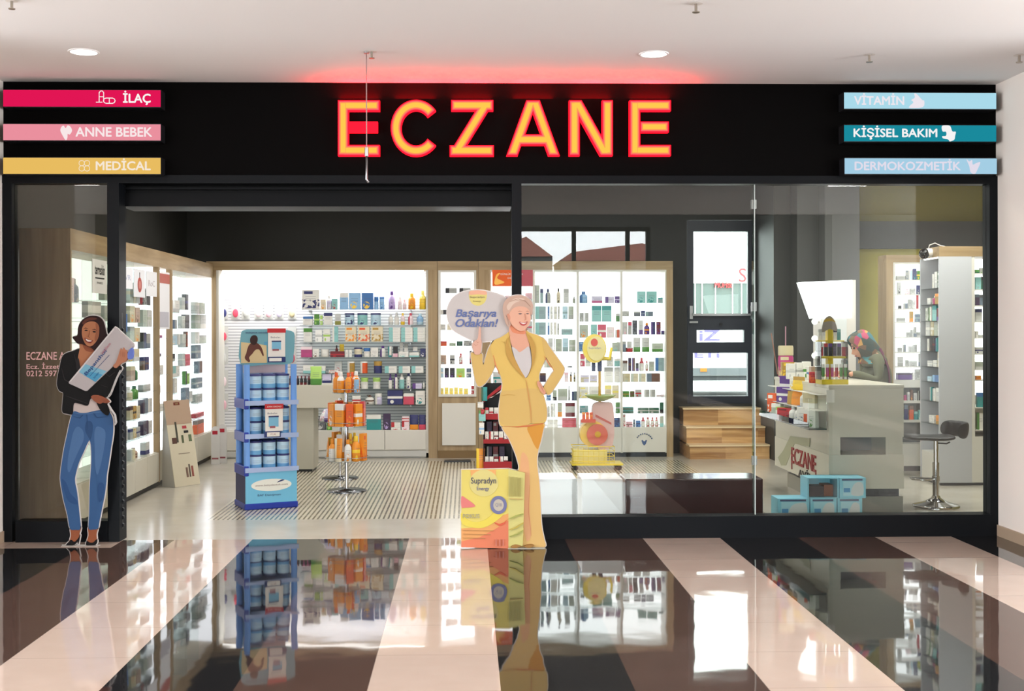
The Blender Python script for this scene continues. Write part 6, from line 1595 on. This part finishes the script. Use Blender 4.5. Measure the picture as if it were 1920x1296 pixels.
S.line('jeans_seam', [(139, 781), (150, 784), (156, 778)], 1.1, jean_d); S.line('jeans_seam', [(176, 775), (182, 783), (203, 781)], 1.1, jean_d)
S.line('waistband', [(138, 774), (150, 776), (163, 776), (176, 774), (192, 772), (204, 775)], 2.0, (82, 120, 166))
S.layer('neck', [(153, 640), (180, 644), (181, 655), (176, 668), (166, 684), (156, 698), (150, 690), (147, 668), (150, 655)], skin)
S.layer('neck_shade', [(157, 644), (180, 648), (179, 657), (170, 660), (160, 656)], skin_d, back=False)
S.layer('jacket', [(149, 655), (138, 658), (124, 662.5), (117, 670), (112.5, 688), (108.5, 708), (107.5, 722), (112, 733), (119, 737), (118, 752), (117.5, 772), (126, 776), (136.5, 776), (139, 757), (150, 757), (165, 760.5), (171, 746), (186, 740), (203, 744), (213, 724), (221, 704), (229, 691), (223, 685), (214, 684), (196, 668), (184, 657), (178, 660), (168, 684), (158, 704), (150, 694), (147, 672)], jacket)
S.layer('jacket_hem', [(181, 750), (192, 748), (200, 756), (205, 770), (203, 779), (196, 776), (187, 766)], jacket)
for pts in ([(116, 690), (122, 712), (140, 722), (158, 730)], [(140, 664), (146, 690), (152, 706)], [(124, 742), (140, 748), (166, 757)], [(196, 700), (206, 706), (216, 698)], [(190, 722), (203, 726)]):
    S.line('jacket_crease', pts, 1.5, (52, 48, 50))
S.layer('lapel', [(148, 672), (152, 690), (158, 704), (152, 712), (145, 694), (144, 676)], (40, 36, 38), back=False)
S.layer('hand', [(172, 744), (178, 740.5), (190, 742), (198, 746), (204, 750), (206, 754), (200, 756), (194, 755), (188, 757), (178, 752)], (156, 88, 62))
for k in range(3): S.line('finger_line', [(192 + k*1.5, 748 + k*2.4), (204 - k, 751.5 + k*1.8)], .7, (110, 56, 40))
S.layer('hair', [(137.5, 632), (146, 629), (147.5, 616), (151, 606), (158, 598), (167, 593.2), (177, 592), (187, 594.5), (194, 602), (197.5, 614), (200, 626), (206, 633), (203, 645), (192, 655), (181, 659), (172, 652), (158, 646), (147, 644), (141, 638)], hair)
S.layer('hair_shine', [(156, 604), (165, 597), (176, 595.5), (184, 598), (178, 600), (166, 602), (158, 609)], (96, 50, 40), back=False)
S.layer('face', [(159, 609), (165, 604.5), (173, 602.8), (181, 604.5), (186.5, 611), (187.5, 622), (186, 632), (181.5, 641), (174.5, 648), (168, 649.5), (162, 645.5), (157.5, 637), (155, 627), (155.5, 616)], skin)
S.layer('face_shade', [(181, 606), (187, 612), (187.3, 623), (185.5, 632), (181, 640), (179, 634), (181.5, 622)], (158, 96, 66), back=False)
S.line('brow', [(158.5, 616.5), (162, 615), (166.5, 616.3)], 1.4, (60, 32, 26)); S.line('brow', [(174.5, 618.3), (179, 617.6), (183, 620)], 1.4, (60, 32, 26))
S.layer('eye', [(160, 619.6), (163, 618.3), (166.3, 619.8), (163, 621)], (40, 26, 24), back=False); S.layer('eye', [(175, 622), (178.5, 620.8), (182, 622.6), (178.5, 623.8)], (40, 26, 24), back=False)
S.line('nose', [(170, 620), (168.5, 628), (167, 631.5), (170, 632.8)], 1.2, (150, 90, 64))
S.layer('mouth', [(160.5, 633.5), (166, 636), (173, 638.5), (176, 638.3), (172, 643), (166, 642.3), (162, 638.5)], (140, 52, 48), back=False)
S.layer('teeth', [(162.3, 635.2), (167, 637.2), (174, 639.2), (170, 640.6), (165, 639.6)], (236, 224, 216), back=False)
tube_c = [(216, 613.5), (220, 616), (250.5, 645), (251, 649), (247, 655), (165, 733), (162, 733), (131.5, 719), (131, 716)]
S.layer('tube', tube_c, (196, 188, 188), sm=False)
def along(u, v):       # tube frame: u 0 bottom .. 1 cap, v 0 upper-left edge .. 1 lower-right edge
    a = Vector((131, 717)).lerp(Vector((216, 614)), u); b_ = Vector((163.5, 733)).lerp(Vector((250, 649)), u)
    q = a.lerp(b_, v); return (q.x, q.y)
S.layer('tube_band', [along(.20, .0), along(.20, 1), along(.44, 1), along(.34, .0)], (132, 190, 214), sm=False, back=False)
S.layer('tube_band', [along(.20, .35), along(.20, 1), along(.36, 1), along(.30, .5)], (86, 166, 204), sm=False, back=False)
S.layer('tube_edge', [along(.02, .0), along(.02, .06), along(.98, .05), along(.98, .0)], (226, 220, 218), sm=False, back=False)
ang = math.radians(50.3)
q0 = along(.21, .52)
S.write('Bepanthol', q0[0], q0[1], q0[0] + 60, 8.5, (48, 84, 140), .0018, ang=ang)
S.line('underline', [along(.23, .60), along(.66, .59)], 1.6, (48, 84, 140))
q0 = along(.60, .36)
S.write('SensiDerm', q0[0], q0[1], q0[0] + 26, 5, (204, 132, 146), .0004, ang=ang)
q0 = along(.24, .86)
S.write('krem', q0[0], q0[1], q0[0] + 14, 4, (56, 116, 170), .0004, ang=ang)
S.layer('tube_cap', [(243, 659), (249, 652), (252, 661), (250, 672), (244, 674), (240, 668)], (112, 134, 214), back=False)
S.layer('hand', [(214, 686), (219, 680), (223, 670), (226, 660), (229, 653), (231.5, 656), (234, 651.5), (237, 656), (240, 657), (241, 664), (240.5, 673), (236, 678), (228, 682), (220, 690)], (192, 128, 98))
for k in range(3): S.line('finger_line', [(227.5 + k*3.6, 658 + k*1.2), (229 + k*3, 668 + k)], .7, (150, 88, 64))
S.line('white_edge', [(227, 694), (219, 712), (210, 736), (204, 744)], 1.8, (206, 202, 200))
S.line('white_edge', [(204, 757), (210, 768), (217, 778), (219, 792), (217, 797)], 1.8, (206, 202, 200))
S.layer('foot_plate', [(117, 1022.8), (186, 1022.8), (184, 1026), (117, 1026.5)], (206, 198, 190), sm=False)
S.done()

# ---- woman in a yellow suit with speech bubble and giant pack
gS = G(945, 1027.5)
st2 = empty('cardboard_standee', (gS.x, gS.y, 0), 'flat cardboard standee of a blonde woman in a yellow suit beside a giant yellow pack', 'standee')
S = Standee(gS.y, st2)
suit, suit_l, suit_d, blush, skin2 = (214, 178, 106), (222, 186, 102), (198, 154, 78), (226, 142, 92), (226, 168, 142)
S.layer('bubble', [(838.5, 590), (840, 575), (848, 560), (860, 551), (876, 545.5), (895, 544), (915, 546.5), (935, 552), (950, 560), (960, 575), (961, 600), (955, 622), (944, 631), (930, 637.5), (905, 641), (887, 638.5), (868, 630), (850, 619), (842, 606)], (205, 196, 192))
S.layer('bubble_tag', [(880, 547), (889, 544.8), (900, 544.5), (912, 547), (912, 560), (907, 569), (897, 573.5), (886, 570), (880, 560)], (226, 210, 126), back=False)
S.layer('bubble_tag', [(880, 547), (889, 544.8), (900, 544.5), (912, 547), (911, 553), (896, 552), (881, 553)], (236, 178, 148), back=False)
S.write('Supradyn', 881, 560, 909, 5, (150, 140, 112), .0004); S.write('Energy', 887, 567, 902, 3.5, (168, 152, 100), .0003)
S.write('Başarıya', 854, 599, 931, 19, (104, 118, 166), .0022, shear=.25)
S.write('Odaklan!', 854, 613.5, 934, 15.5, (104, 118, 166), .0022, shear=.25)
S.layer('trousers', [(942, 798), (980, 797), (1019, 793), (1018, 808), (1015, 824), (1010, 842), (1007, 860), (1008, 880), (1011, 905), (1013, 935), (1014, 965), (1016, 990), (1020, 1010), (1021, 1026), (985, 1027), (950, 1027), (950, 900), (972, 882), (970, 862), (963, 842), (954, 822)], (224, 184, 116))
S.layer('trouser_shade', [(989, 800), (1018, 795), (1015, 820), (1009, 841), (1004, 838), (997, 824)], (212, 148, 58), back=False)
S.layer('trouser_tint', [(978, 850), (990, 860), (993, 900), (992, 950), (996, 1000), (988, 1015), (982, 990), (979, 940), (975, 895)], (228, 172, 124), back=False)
S.line('trouser_crease', [(972, 884), (976, 900), (979, 930)], 1.6, (214, 146, 104)); S.line('trouser_crease', [(993, 910), (991, 960), (996, 1005)], 1.6, (216, 150, 104)); S.line('hem_line', [(944, 799), (970, 800), (990, 799), (1018, 794)], 3.0, (208, 118, 72))
S.layer('sleeve', [(883, 662), (893, 664.5), (904, 663.5), (904.5, 676), (906.5, 684), (910, 672), (915, 656), (921, 645), (930, 637), (940, 640), (938, 662), (930, 680), (924, 696), (915, 712), (906, 722), (897, 724.5), (891.5, 714), (887, 692)], suit)
S.layer('jacket', [(957, 622), (948, 627), (938, 633), (927, 638), (921, 648), (922, 664), (930, 684), (939, 706), (942, 722), (939, 742), (936, 762), (935.5, 782), (938, 797), (945, 799), (965, 799.5), (986, 797), (996, 794), (1010, 794), (1022, 791), (1025.5, 776), (1023, 756), (1017, 738), (1012.5, 722), (1010.5, 706), (1014, 692), (1021, 677), (1025, 664), (1023, 648), (1018, 636), (1008, 629), (993, 624), (985, 620), (994, 650), (997, 680), (992, 700), (986, 709), (980, 704), (970, 686), (962, 664), (957, 643)], suit_l)
S.layer('jacket_lower', [(940, 735), (960, 732), (985, 728), (1014, 732), (1022, 752), (1025, 776), (1021, 790), (996, 793), (985, 796.5), (945, 798), (936.5, 782), (937, 760)], suit, back=False)
S.layer('sleeve', [(1016, 634), (1023, 639), (1030, 650), (1042, 667), (1055, 685), (1058, 692), (1055, 703), (1044, 721), (1033, 737), (1027, 740), (1021, 733), (1018.5, 728), (1026, 714), (1034, 701), (1038, 694), (1031, 682), (1023, 668), (1019, 654)], suit)
for pts in ([(925, 666), (929, 684), (936, 702)], [(1020, 668), (1030, 684), (1038, 694)]): S.line('sleeve_edge', pts, 2.2, blush)
S.line('jacket_crease', [(940, 742), (952, 740), (966, 741)], 1.4, suit_d); S.line('jacket_crease', [(986, 712), (991, 740), (995, 770), (996, 793)], 1.8, (214, 156, 92)); S.line('jacket_crease', [(940, 640), (950, 644)], 1.1, suit_d)
S.layer('neck', [(955, 606), (972, 614), (987, 612), (986, 622), (990, 636), (993, 652), (990, 662), (975, 662), (964, 655), (957, 640)], skin2)
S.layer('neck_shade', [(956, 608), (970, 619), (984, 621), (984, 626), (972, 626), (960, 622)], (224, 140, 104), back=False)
S.layer('shirt', [(960, 651), (968, 655), (974, 660.5), (983, 655), (991.5, 650), (995, 668), (996, 684), (992, 698), (985, 708.5), (978, 700), (970, 684), (964, 668)], (206, 198, 196), back=False)
S.layer('lapel', [(957, 628), (953, 640), (956, 654), (965, 672), (976, 694), (985, 709), (974, 700), (960, 684), (950, 664), (949, 642)], suit_d, back=False)
S.layer('lapel', [(986, 624), (1000, 640), (1004, 660), (1000, 682), (992, 700), (997, 684), (997, 664), (993, 646)], suit_d, back=False)
S.layer('hand', [(1009, 714), (1013, 718), (1019, 728), (1023, 735), (1021, 739.5), (1015, 736), (1010, 727), (1007, 720)], (220, 158, 130))
for k in range(3): S.line('finger_line', [(1010 + k*2, 718 + k*3.5), (1016 + k*1.5, 726 + k*4)], .7, (186, 112, 90))
S.layer('hand', [(886, 645), (889, 640), (894, 637), (896.5, 632), (897.5, 620), (899.5, 611.5), (901.8, 620), (901.5, 634), (903, 640), (902.5, 652), (900, 664), (890, 664), (887.5, 656), (885.5, 650)], (222, 174, 154))
S.line('finger_line', [(888, 645), (892, 648), (896, 646)], .8, (184, 122, 100)); S.line('finger_line', [(893, 639), (895, 643), (899, 641)], .8, (184, 122, 100))
S.layer('hair', [(944, 590), (942.5, 578), (945.5, 566), (953, 558.5), (964, 554.5), (976, 554), (987, 557.5), (995, 564), (999, 573), (998, 582), (997, 590), (990, 588), (978, 578), (966, 580), (958, 590), (957, 602), (957, 611), (953.5, 613.5), (948, 606)], (204, 170, 152))
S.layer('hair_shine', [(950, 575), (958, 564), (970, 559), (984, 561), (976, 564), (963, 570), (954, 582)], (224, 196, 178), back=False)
for pts in ([(948, 590), (952, 600), (954, 610)], [(970, 560), (985, 565), (994, 575)], [(956, 566), (966, 562), (978, 564)]): S.line('hair_strand', pts, 1.0, (168, 128, 108))
S.layer('face', [(955, 588), (960, 580), (968, 575.5), (979, 575), (988, 578), (993.5, 586), (994.5, 596), (992.5, 606), (988, 614), (981, 620), (974, 620.5), (965, 615), (958, 606.5), (955, 598)], (230, 176, 150))
S.layer('ear', [(950.5, 590), (954, 589), (956.5, 594), (956, 600), (953, 599)], (216, 150, 124), back=False)
S.line('brow', [(970.5, 585), (974, 583.4), (979, 584.5)], 1.0, (164, 120, 98)); S.line('brow', [(985.5, 584.5), (989, 583.4), (992, 585)], 1.0, (164, 120, 98))
S.layer('eye', [(971.5, 588.6), (975, 587.3), (978.8, 588.6), (975, 589.8)], (100, 92, 96), back=False); S.layer('eye', [(986, 588.4), (988.7, 587.3), (991.5, 588.6), (988.8, 589.6)], (100, 92, 96), back=False)
S.line('nose', [(983.5, 588), (985, 596), (986, 599), (982.5, 600.5)], 1.0, (206, 140, 112))
S.layer('mouth', [(973.5, 603.3), (979, 604.8), (984, 605), (988.5, 602.8), (986.5, 608.5), (981, 611), (976, 608.8)], (192, 84, 84), back=False)
S.layer('teeth', [(975, 604.3), (980, 605.6), (984, 605.8), (987, 604.2), (984, 607.3), (979, 607.4)], (242, 232, 226), back=False)
# the giant pack, printed with its side in perspective
S.layer('pack_front', [(865, 881), (953, 879), (953, 1027.5), (865, 1025)], (226, 208, 112), sm=False)
S.layer('pack_side', [(953, 879), (984, 886), (980, 1022), (953, 1027.5)], (216, 206, 130), sm=False)
S.layer('pack_fade', [(865, 990), (890, 988), (915, 980), (940, 966), (953, 962), (953, 1027.4), (865, 1025)], (232, 168, 104), sm=False, back=False)
S.layer('pack_fade', [(865, 1014), (900, 1006), (930, 990), (953, 975), (953, 1027.4), (865, 1025)], (228, 132, 98), sm=False, back=False)
S.layer('pack_sun', [(882, 881), (884, 896), (894, 905), (907, 907), (920, 903), (929, 893), (930, 880)], (238, 176, 110), sm=False, back=False)
S.layer('pack_ring', [(907 + 27*math.cos(2*pi*k/24), 905 + 25*math.sin(2*pi*k/24)) for k in range(24)], (222, 208, 134), sm=False, back=False)
S.layer('pack_swoosh', [(865, 960), (875, 972), (892, 978), (912, 972), (930, 958), (944, 962), (930, 976), (908, 988), (885, 988), (866, 980)], (232, 212, 90), back=False)
S.layer('pack_lens', [(865.3, 930), (874, 934), (884, 941), (891, 948), (882, 950.5), (872, 951), (865.3, 950)], (226, 130, 124), back=False)
S.layer('pack_flame', [(926, 978), (936, 981), (945, 978), (950, 974), (946, 981), (936, 985)], (222, 104, 74), back=False)
S.write('Supradyn', 883, 909.5, 930, 15, (84, 86, 104), .0006); S.write('Energy', 894, 920.5, 917, 9, (112, 116, 150), .0004)
S.layer('pack_badge', [(934.5 + 15.5*math.cos(2*pi*k/28), 946 + 17*math.sin(2*pi*k/28)) for k in range(28)], (120, 122, 160), sm=False, back=False)
S.layer('pack_badge', [(934.5 + 9.8*math.cos(2*pi*k/24), 946 + 11*math.sin(2*pi*k/24)) for k in range(24)], (196, 186, 170), sm=False, back=False)
S.write('Q10', 928.5, 949.5, 940.5, 7, (140, 138, 160), .0006)
S.write('FOKUS', 868, 970.5, 899, 8, (178, 174, 140), .0008)
for k, (a, b_) in enumerate(((868, 925), (868, 920), (868, 910))): S.line('pack_text_line', [(a, 993 + k*7), (b_, 994 + k*7)], 1.4, (196, 150, 96))
for px in (930, 937, 943): S.line('pack_mark', [(px, 1010), (px, 1022)], 2.2, (240, 170, 160))
for k in range(4): S.line('pack_side_line', [(955 + k*7, 892 + k), (955 + k*7, 930)], .8, (188, 180, 112))
S.line('pack_side_line', [(955, 934), (980, 935)], 1.4, (214, 172, 110)); S.line('pack_side_line', [(955, 972), (968, 966), (981, 962)], 2.2, (176, 180, 96)); S.line('pack_side_line', [(955, 992), (967, 988), (981, 979)], 2.2, (206, 184, 88)); S.line('pack_side_line', [(955, 1005), (970, 1000), (980, 993)], 1.6, (176, 180, 96))
S.layer('pack_tuft', [(957, 1024), (966, 1019.5), (976, 1022.5), (966, 1026)], (168, 122, 64), back=False); S.layer('pack_tuft', [(982, 1023), (994, 1020), (1001, 1022), (992, 1025.5)], (168, 122, 64), back=False)
S.layer('foot_plate', [(953, 1026.3), (1021, 1025.5), (1021, 1028.4), (950, 1029.3)], (198, 190, 172), sm=False)
S.done()
# ------------------------------------------------------------------ the pharmacist behind the counter
PY = CYF + 1.25
hx = xpx(1622, PY); 
pz = empty('person', (hx + .08, PY, 0), 'person in a patterned headscarf and khaki top looking down behind the sales counter', 'person')
M_top = mat('khaki_cloth', (96, 98, 76), .8)
M_skin = mat('skin_tone', (206, 150, 122), .55)
M_trs = mat('dark_trousers', (40, 40, 46), .8)
HT = 1.62 - (627 - 616) * (PY + CAM_D) / F_PX          # crown of the scarf
dz = HT - 1.56
def skinned(name, verts, edges, radii, m, root, levels=2, rootv=0):
    me = bpy.data.meshes.new(name); me.from_pydata(verts, edges, []); 
    o = bpy.data.objects.new(name, me); COL.objects.link(o)
    sk = o.modifiers.new('skin', 'SKIN')
    for i, d in enumerate(me.skin_vertices[0].data):
        r = radii[i]; d.radius = r if isinstance(r, tuple) else (r, r); d.use_root = (i == rootv)
    sk.use_smooth_shade = True
    ss = o.modifiers.new('sub', 'SUBSURF'); ss.levels = levels; ss.render_levels = levels
    dg = bpy.context.evaluated_depsgraph_get()
    m2 = bpy.data.meshes.new_from_object(o.evaluated_get(dg))
    bpy.data.objects.remove(o); bpy.data.meshes.remove(me)
    m2.materials.clear()
    for mm in (m if isinstance(m, list) else [m]): m2.materials.append(mm)
    for p in m2.polygons: p.use_smooth = True
    m2.name = name
    r = bpy.data.objects.new(name, m2); COL.objects.link(r); r.parent = root
    return r
# local frame: -X is forward, Y across (her right hand at -Y... toward the mall), Z up
V = [(.06, 0, .86), (.05, 0, .98), (.04, 0, 1.12), (.015, 0, 1.25), (0, 0, 1.33), (-.025, 0, 1.385), (-.06, 0, 1.44), (-.075, 0, 1.50),       # pelvis..spine, neck, head
     (0, -.17, 1.295), (-.03, -.225, 1.10), (-.22, -.19, 1.185), (-.30, -.175, 1.175),                                                   # near arm
     (0, .17, 1.295), (-.03, .225, 1.10), (-.22, .17, 1.185), (-.30, .155, 1.175),
     (.06, -.09, .80), (.05, -.095, .46), (.07, -.095, .09), (-.06, -.10, .035),
     (.06, .09, .80), (.05, .095, .46), (.07, .095, .09), (-.06, .10, .035)]
E = [(0, 1), (1, 2), (2, 3), (3, 4), (4, 5), (5, 6), (6, 7), (4, 8), (8, 9), (9, 10), (10, 11), (4, 12), (12, 13), (13, 14), (14, 15), (0, 16), (16, 17), (17, 18), (18, 19), (0, 20), (20, 21), (21, 22), (22, 23)]
Rr = [(.12, .16), (.11, .14), (.12, .16), (.12, .16), (.07, .10), .05, (.085, .075), (.07, .06), .062, .046, .034, .024, .062, .046, .034, .024, .088, .062, .042, .03, .088, .062, .042, .03]
V = [(x, y, z + (dz if z > .9 and not 1.15 < z < 1.19 else dz*.5*max(0, z - .5)) if not 1.15 < z < 1.19 else z - 1.175 + CT + .05) for x, y, z in V]
body = skinned('body', V, E, Rr, [M_top, M_skin, M_trs], pz)
for p in body.data.polygons:
    c = p.center
    if c.z > 1.365 + dz and abs(c.y) < .12 and c.x < .0: p.material_index = 1
    elif c.x < -.27 and CT < c.z < CT + .09: p.material_index = 1
    elif c.z < .88: p.material_index = 2
# head with face features, bowed
hd = MB()
HC = Vector((-.075, 0, 1.455 + dz))
tilt = Matrix.Rotation(math.radians(-26), 3, 'Y')
def hv(x, y, z): return HC + tilt @ Vector((x - .042, y, z))
n, k = 22, 14
vs = []; fs = []
for i in range(k + 1):
    t = pi*i/k
    for j in range(n):
        a = 2*pi*j/n
        x = .098*math.sin(t)*math.cos(a); y = .074*math.sin(t)*math.sin(a); z = -.115*math.cos(t)
        front = max(0, -x/.098)
        if z < -.02: x -= .012*front; y *= 1 + z*1.8
        # nose
        if abs(y) < .02 and -.045 < z < .015 and x < -.05: x -= .022*(1 - (z + .045)/.06)*(1 - abs(y)/.02) + .004
        # eye sockets
        if .01 < abs(y) < .05 and .005 < z < .035 and x < -.05: x += .008
        # lips
        if abs(y) < .028 and -.075 < z < -.05 and x < -.04: x -= .006
        vs.append(hv(x, y, z))
for i in range(k):
    for j in range(n): fs.append((i*n+j, i*n+(j+1) % n, (i+1)*n+(j+1) % n, (i+1)*n+j))
hd.add(vs, fs, 0, True)
face = lpart('face', hd, M_skin, pz)
mb = MB()
for s_ in (-1, 1):
    mb.sphere(hv(-.086, s_*.031, .02), .011, 10, 8)
o = mb.obj('eyes', mat('eye_dark', (40, 30, 28), .2)); o.parent = face
mb = MB()
for s_ in (-1, 1): mb.tube([hv(-.09, s_*.014, .042), hv(-.092, s_*.03, .047), hv(-.08, s_*.05, .04)], .004, 6)
o = mb.obj('eyebrows', mat('brow_dark', (52, 36, 30), .7)); o.parent = face
o = MB().tube([hv(-.09, -.024, -.062), hv(-.102, 0, -.06), hv(-.09, .024, -.062)], [.003, .006, .003], 8).obj('lips', mat('lip_rose', (172, 88, 84), .4)); o.parent = face
# headscarf: hood around the face, draped over shoulders and back
m, nt, b = nodes('patterned_scarf')
tc = N(nt, 'ShaderNodeTexCoord'); mp = N(nt, 'ShaderNodeMapping'); mp.inputs['Scale'].default_value = (1, .7, 1); nt.links.new(tc.outputs['Object'], mp.inputs[0])
vo = N(nt, 'ShaderNodeTexVoronoi'); vo.inputs['Scale'].default_value = 15; nt.links.new(mp.outputs[0], vo.inputs['Vector'])
sp = N(nt, 'ShaderNodeSeparateColor'); nt.links.new(vo.outputs['Color'], sp.inputs[0])
cr = N(nt, 'ShaderNodeValToRGB'); cr.color_ramp.interpolation = 'CONSTANT'
cols_ = [(0, (44, 66, 62)), (.22, (176, 60, 96)), (.36, (52, 112, 122)), (.52, (196, 146, 76)), (.64, (58, 62, 50)), (.8, (112, 84, 60)), (.92, (64, 130, 134))]
el = cr.color_ramp.elements
el[0].position = 0; el[0].color = rgb(cols_[0][1]); el[1].position = cols_[1][0]; el[1].color = rgb(cols_[1][1])
for p_, c_ in cols_[2:]:
    x_ = el.new(p_); x_.color = rgb(c_)
nt.links.new(sp.outputs[0], cr.inputs[0]); nt.links.new(cr.outputs[0], b.inputs['Base Color']); b.inputs['Roughness'].default_value = .7
M_scarf = m
vs = []; fs = []
n = 26
rings = [  # (centre x, z, rx, ry, open half angle toward the face)
 (-.03, .155, .02, .02, 0), (-.035, .148, .075, .065, 0), (-.045, .11, .118, .098, 18), (-.035, .06, .128, .112, 42), (-.03, 0, .13, .115, 48), (-.02, -.06, .128, .112, 44), (-.012, -.11, .122, .106, 26), (.0, -.15, .118, .11, 4), (.012, -.19, .135, .15, 0)]
for cx_, cz_, rx_, ry_, op in rings:
    for j in range(n + 1):
        a0 = math.radians(op); a = pi + a0 + (2*pi - 2*a0)*j/n
        wv = 1 + .03*math.sin(5*a + cz_*30)
        q = Vector((cx_ + rx_*wv*math.cos(a), ry_*wv*math.sin(a), cz_))
        qq = HC + (tilt @ q if cz_ > -.12 else Vector((q.x + .02 + (cz_ + .12)*-.1 + .03, q.y, q.z)))
        vs.append(qq)
for i in range(len(rings) - 1):
    for j in range(n): fs.append((i*(n+1)+j, i*(n+1)+j+1, (i+1)*(n+1)+j+1, (i+1)*(n+1)+j))
sf = lpart('headscarf', MB().add(vs, fs, 0, True), M_scarf, pz)
so = sf.modifiers.new('thick', 'SOLIDIFY'); so.thickness = .006; so.offset = 1
su = sf.modifiers.new('sub', 'SUBSURF'); su.levels = 1; su.render_levels = 2
# plum tail of the scarf down the back
mb = MB()
vs = []; fs = []
prof = [(.10, -.03, .085), (.14, -.12, .12), (.175, -.22, .14), (.19, -.34, .13), (.195, -.46, .11)]
for x_, z_, w_ in prof:
    for j in range(9):
        u = j/8*2 - 1
        vs.append(HC + Vector((x_ + .05 - .05*u*u, w_*u, z_)))
for i in range(len(prof) - 1):
    for j in range(8): fs.append((i*9+j, i*9+j+1, (i+1)*9+j+1, (i+1)*9+j))
tl = lpart('scarf_tail', mb.add(vs, fs, 0, True), mat('plum_cloth', (92, 30, 62), .75), pz)
so = tl.modifiers.new('thick', 'SOLIDIFY'); so.thickness = .012; so.offset = 1
su = tl.modifiers.new('sub', 'SUBSURF'); su.levels = 1; su.render_levels = 2
# hands: palm with five fingers resting on the counter-side worktop
for sgn, wy in ((-1, -.175), (1, .155)):
    bx, by, bz_ = -.30, wy, CT + .05
    hv_ = [(bx, by, bz_), (bx - .05, by, bz_ - .01), (bx - .085, by, bz_ - .02)]
    he = [(0, 1), (1, 2)]; hr = [.024, (.018, .036), (.012, .034)]
    for f_, (oy, ln) in enumerate(((-.028, .062), (-.009, .075), (.010, .07), (.028, .055))):
        i0 = len(hv_)
        hv_ += [(bx - .09, by + oy, bz_ - .022), (bx - .09 - ln*.5, by + oy*1.1, bz_ - .020), (bx - .09 - ln*.85, by + oy*1.1, bz_ - .022)]
        he += [(2, i0), (i0, i0+1), (i0+1, i0+2)]; hr += [.009, .0085, .007]
    i0 = len(hv_)
    hv_ += [(bx - .045, by - sgn*-.036, bz_ - .012), (bx - .085, by + sgn*.055, bz_ - .02)]
    he += [(1, i0), (i0, i0+1)]; hr += [.011, .008]
    skinned('hand', hv_, he, hr, M_skin, pz, 2)
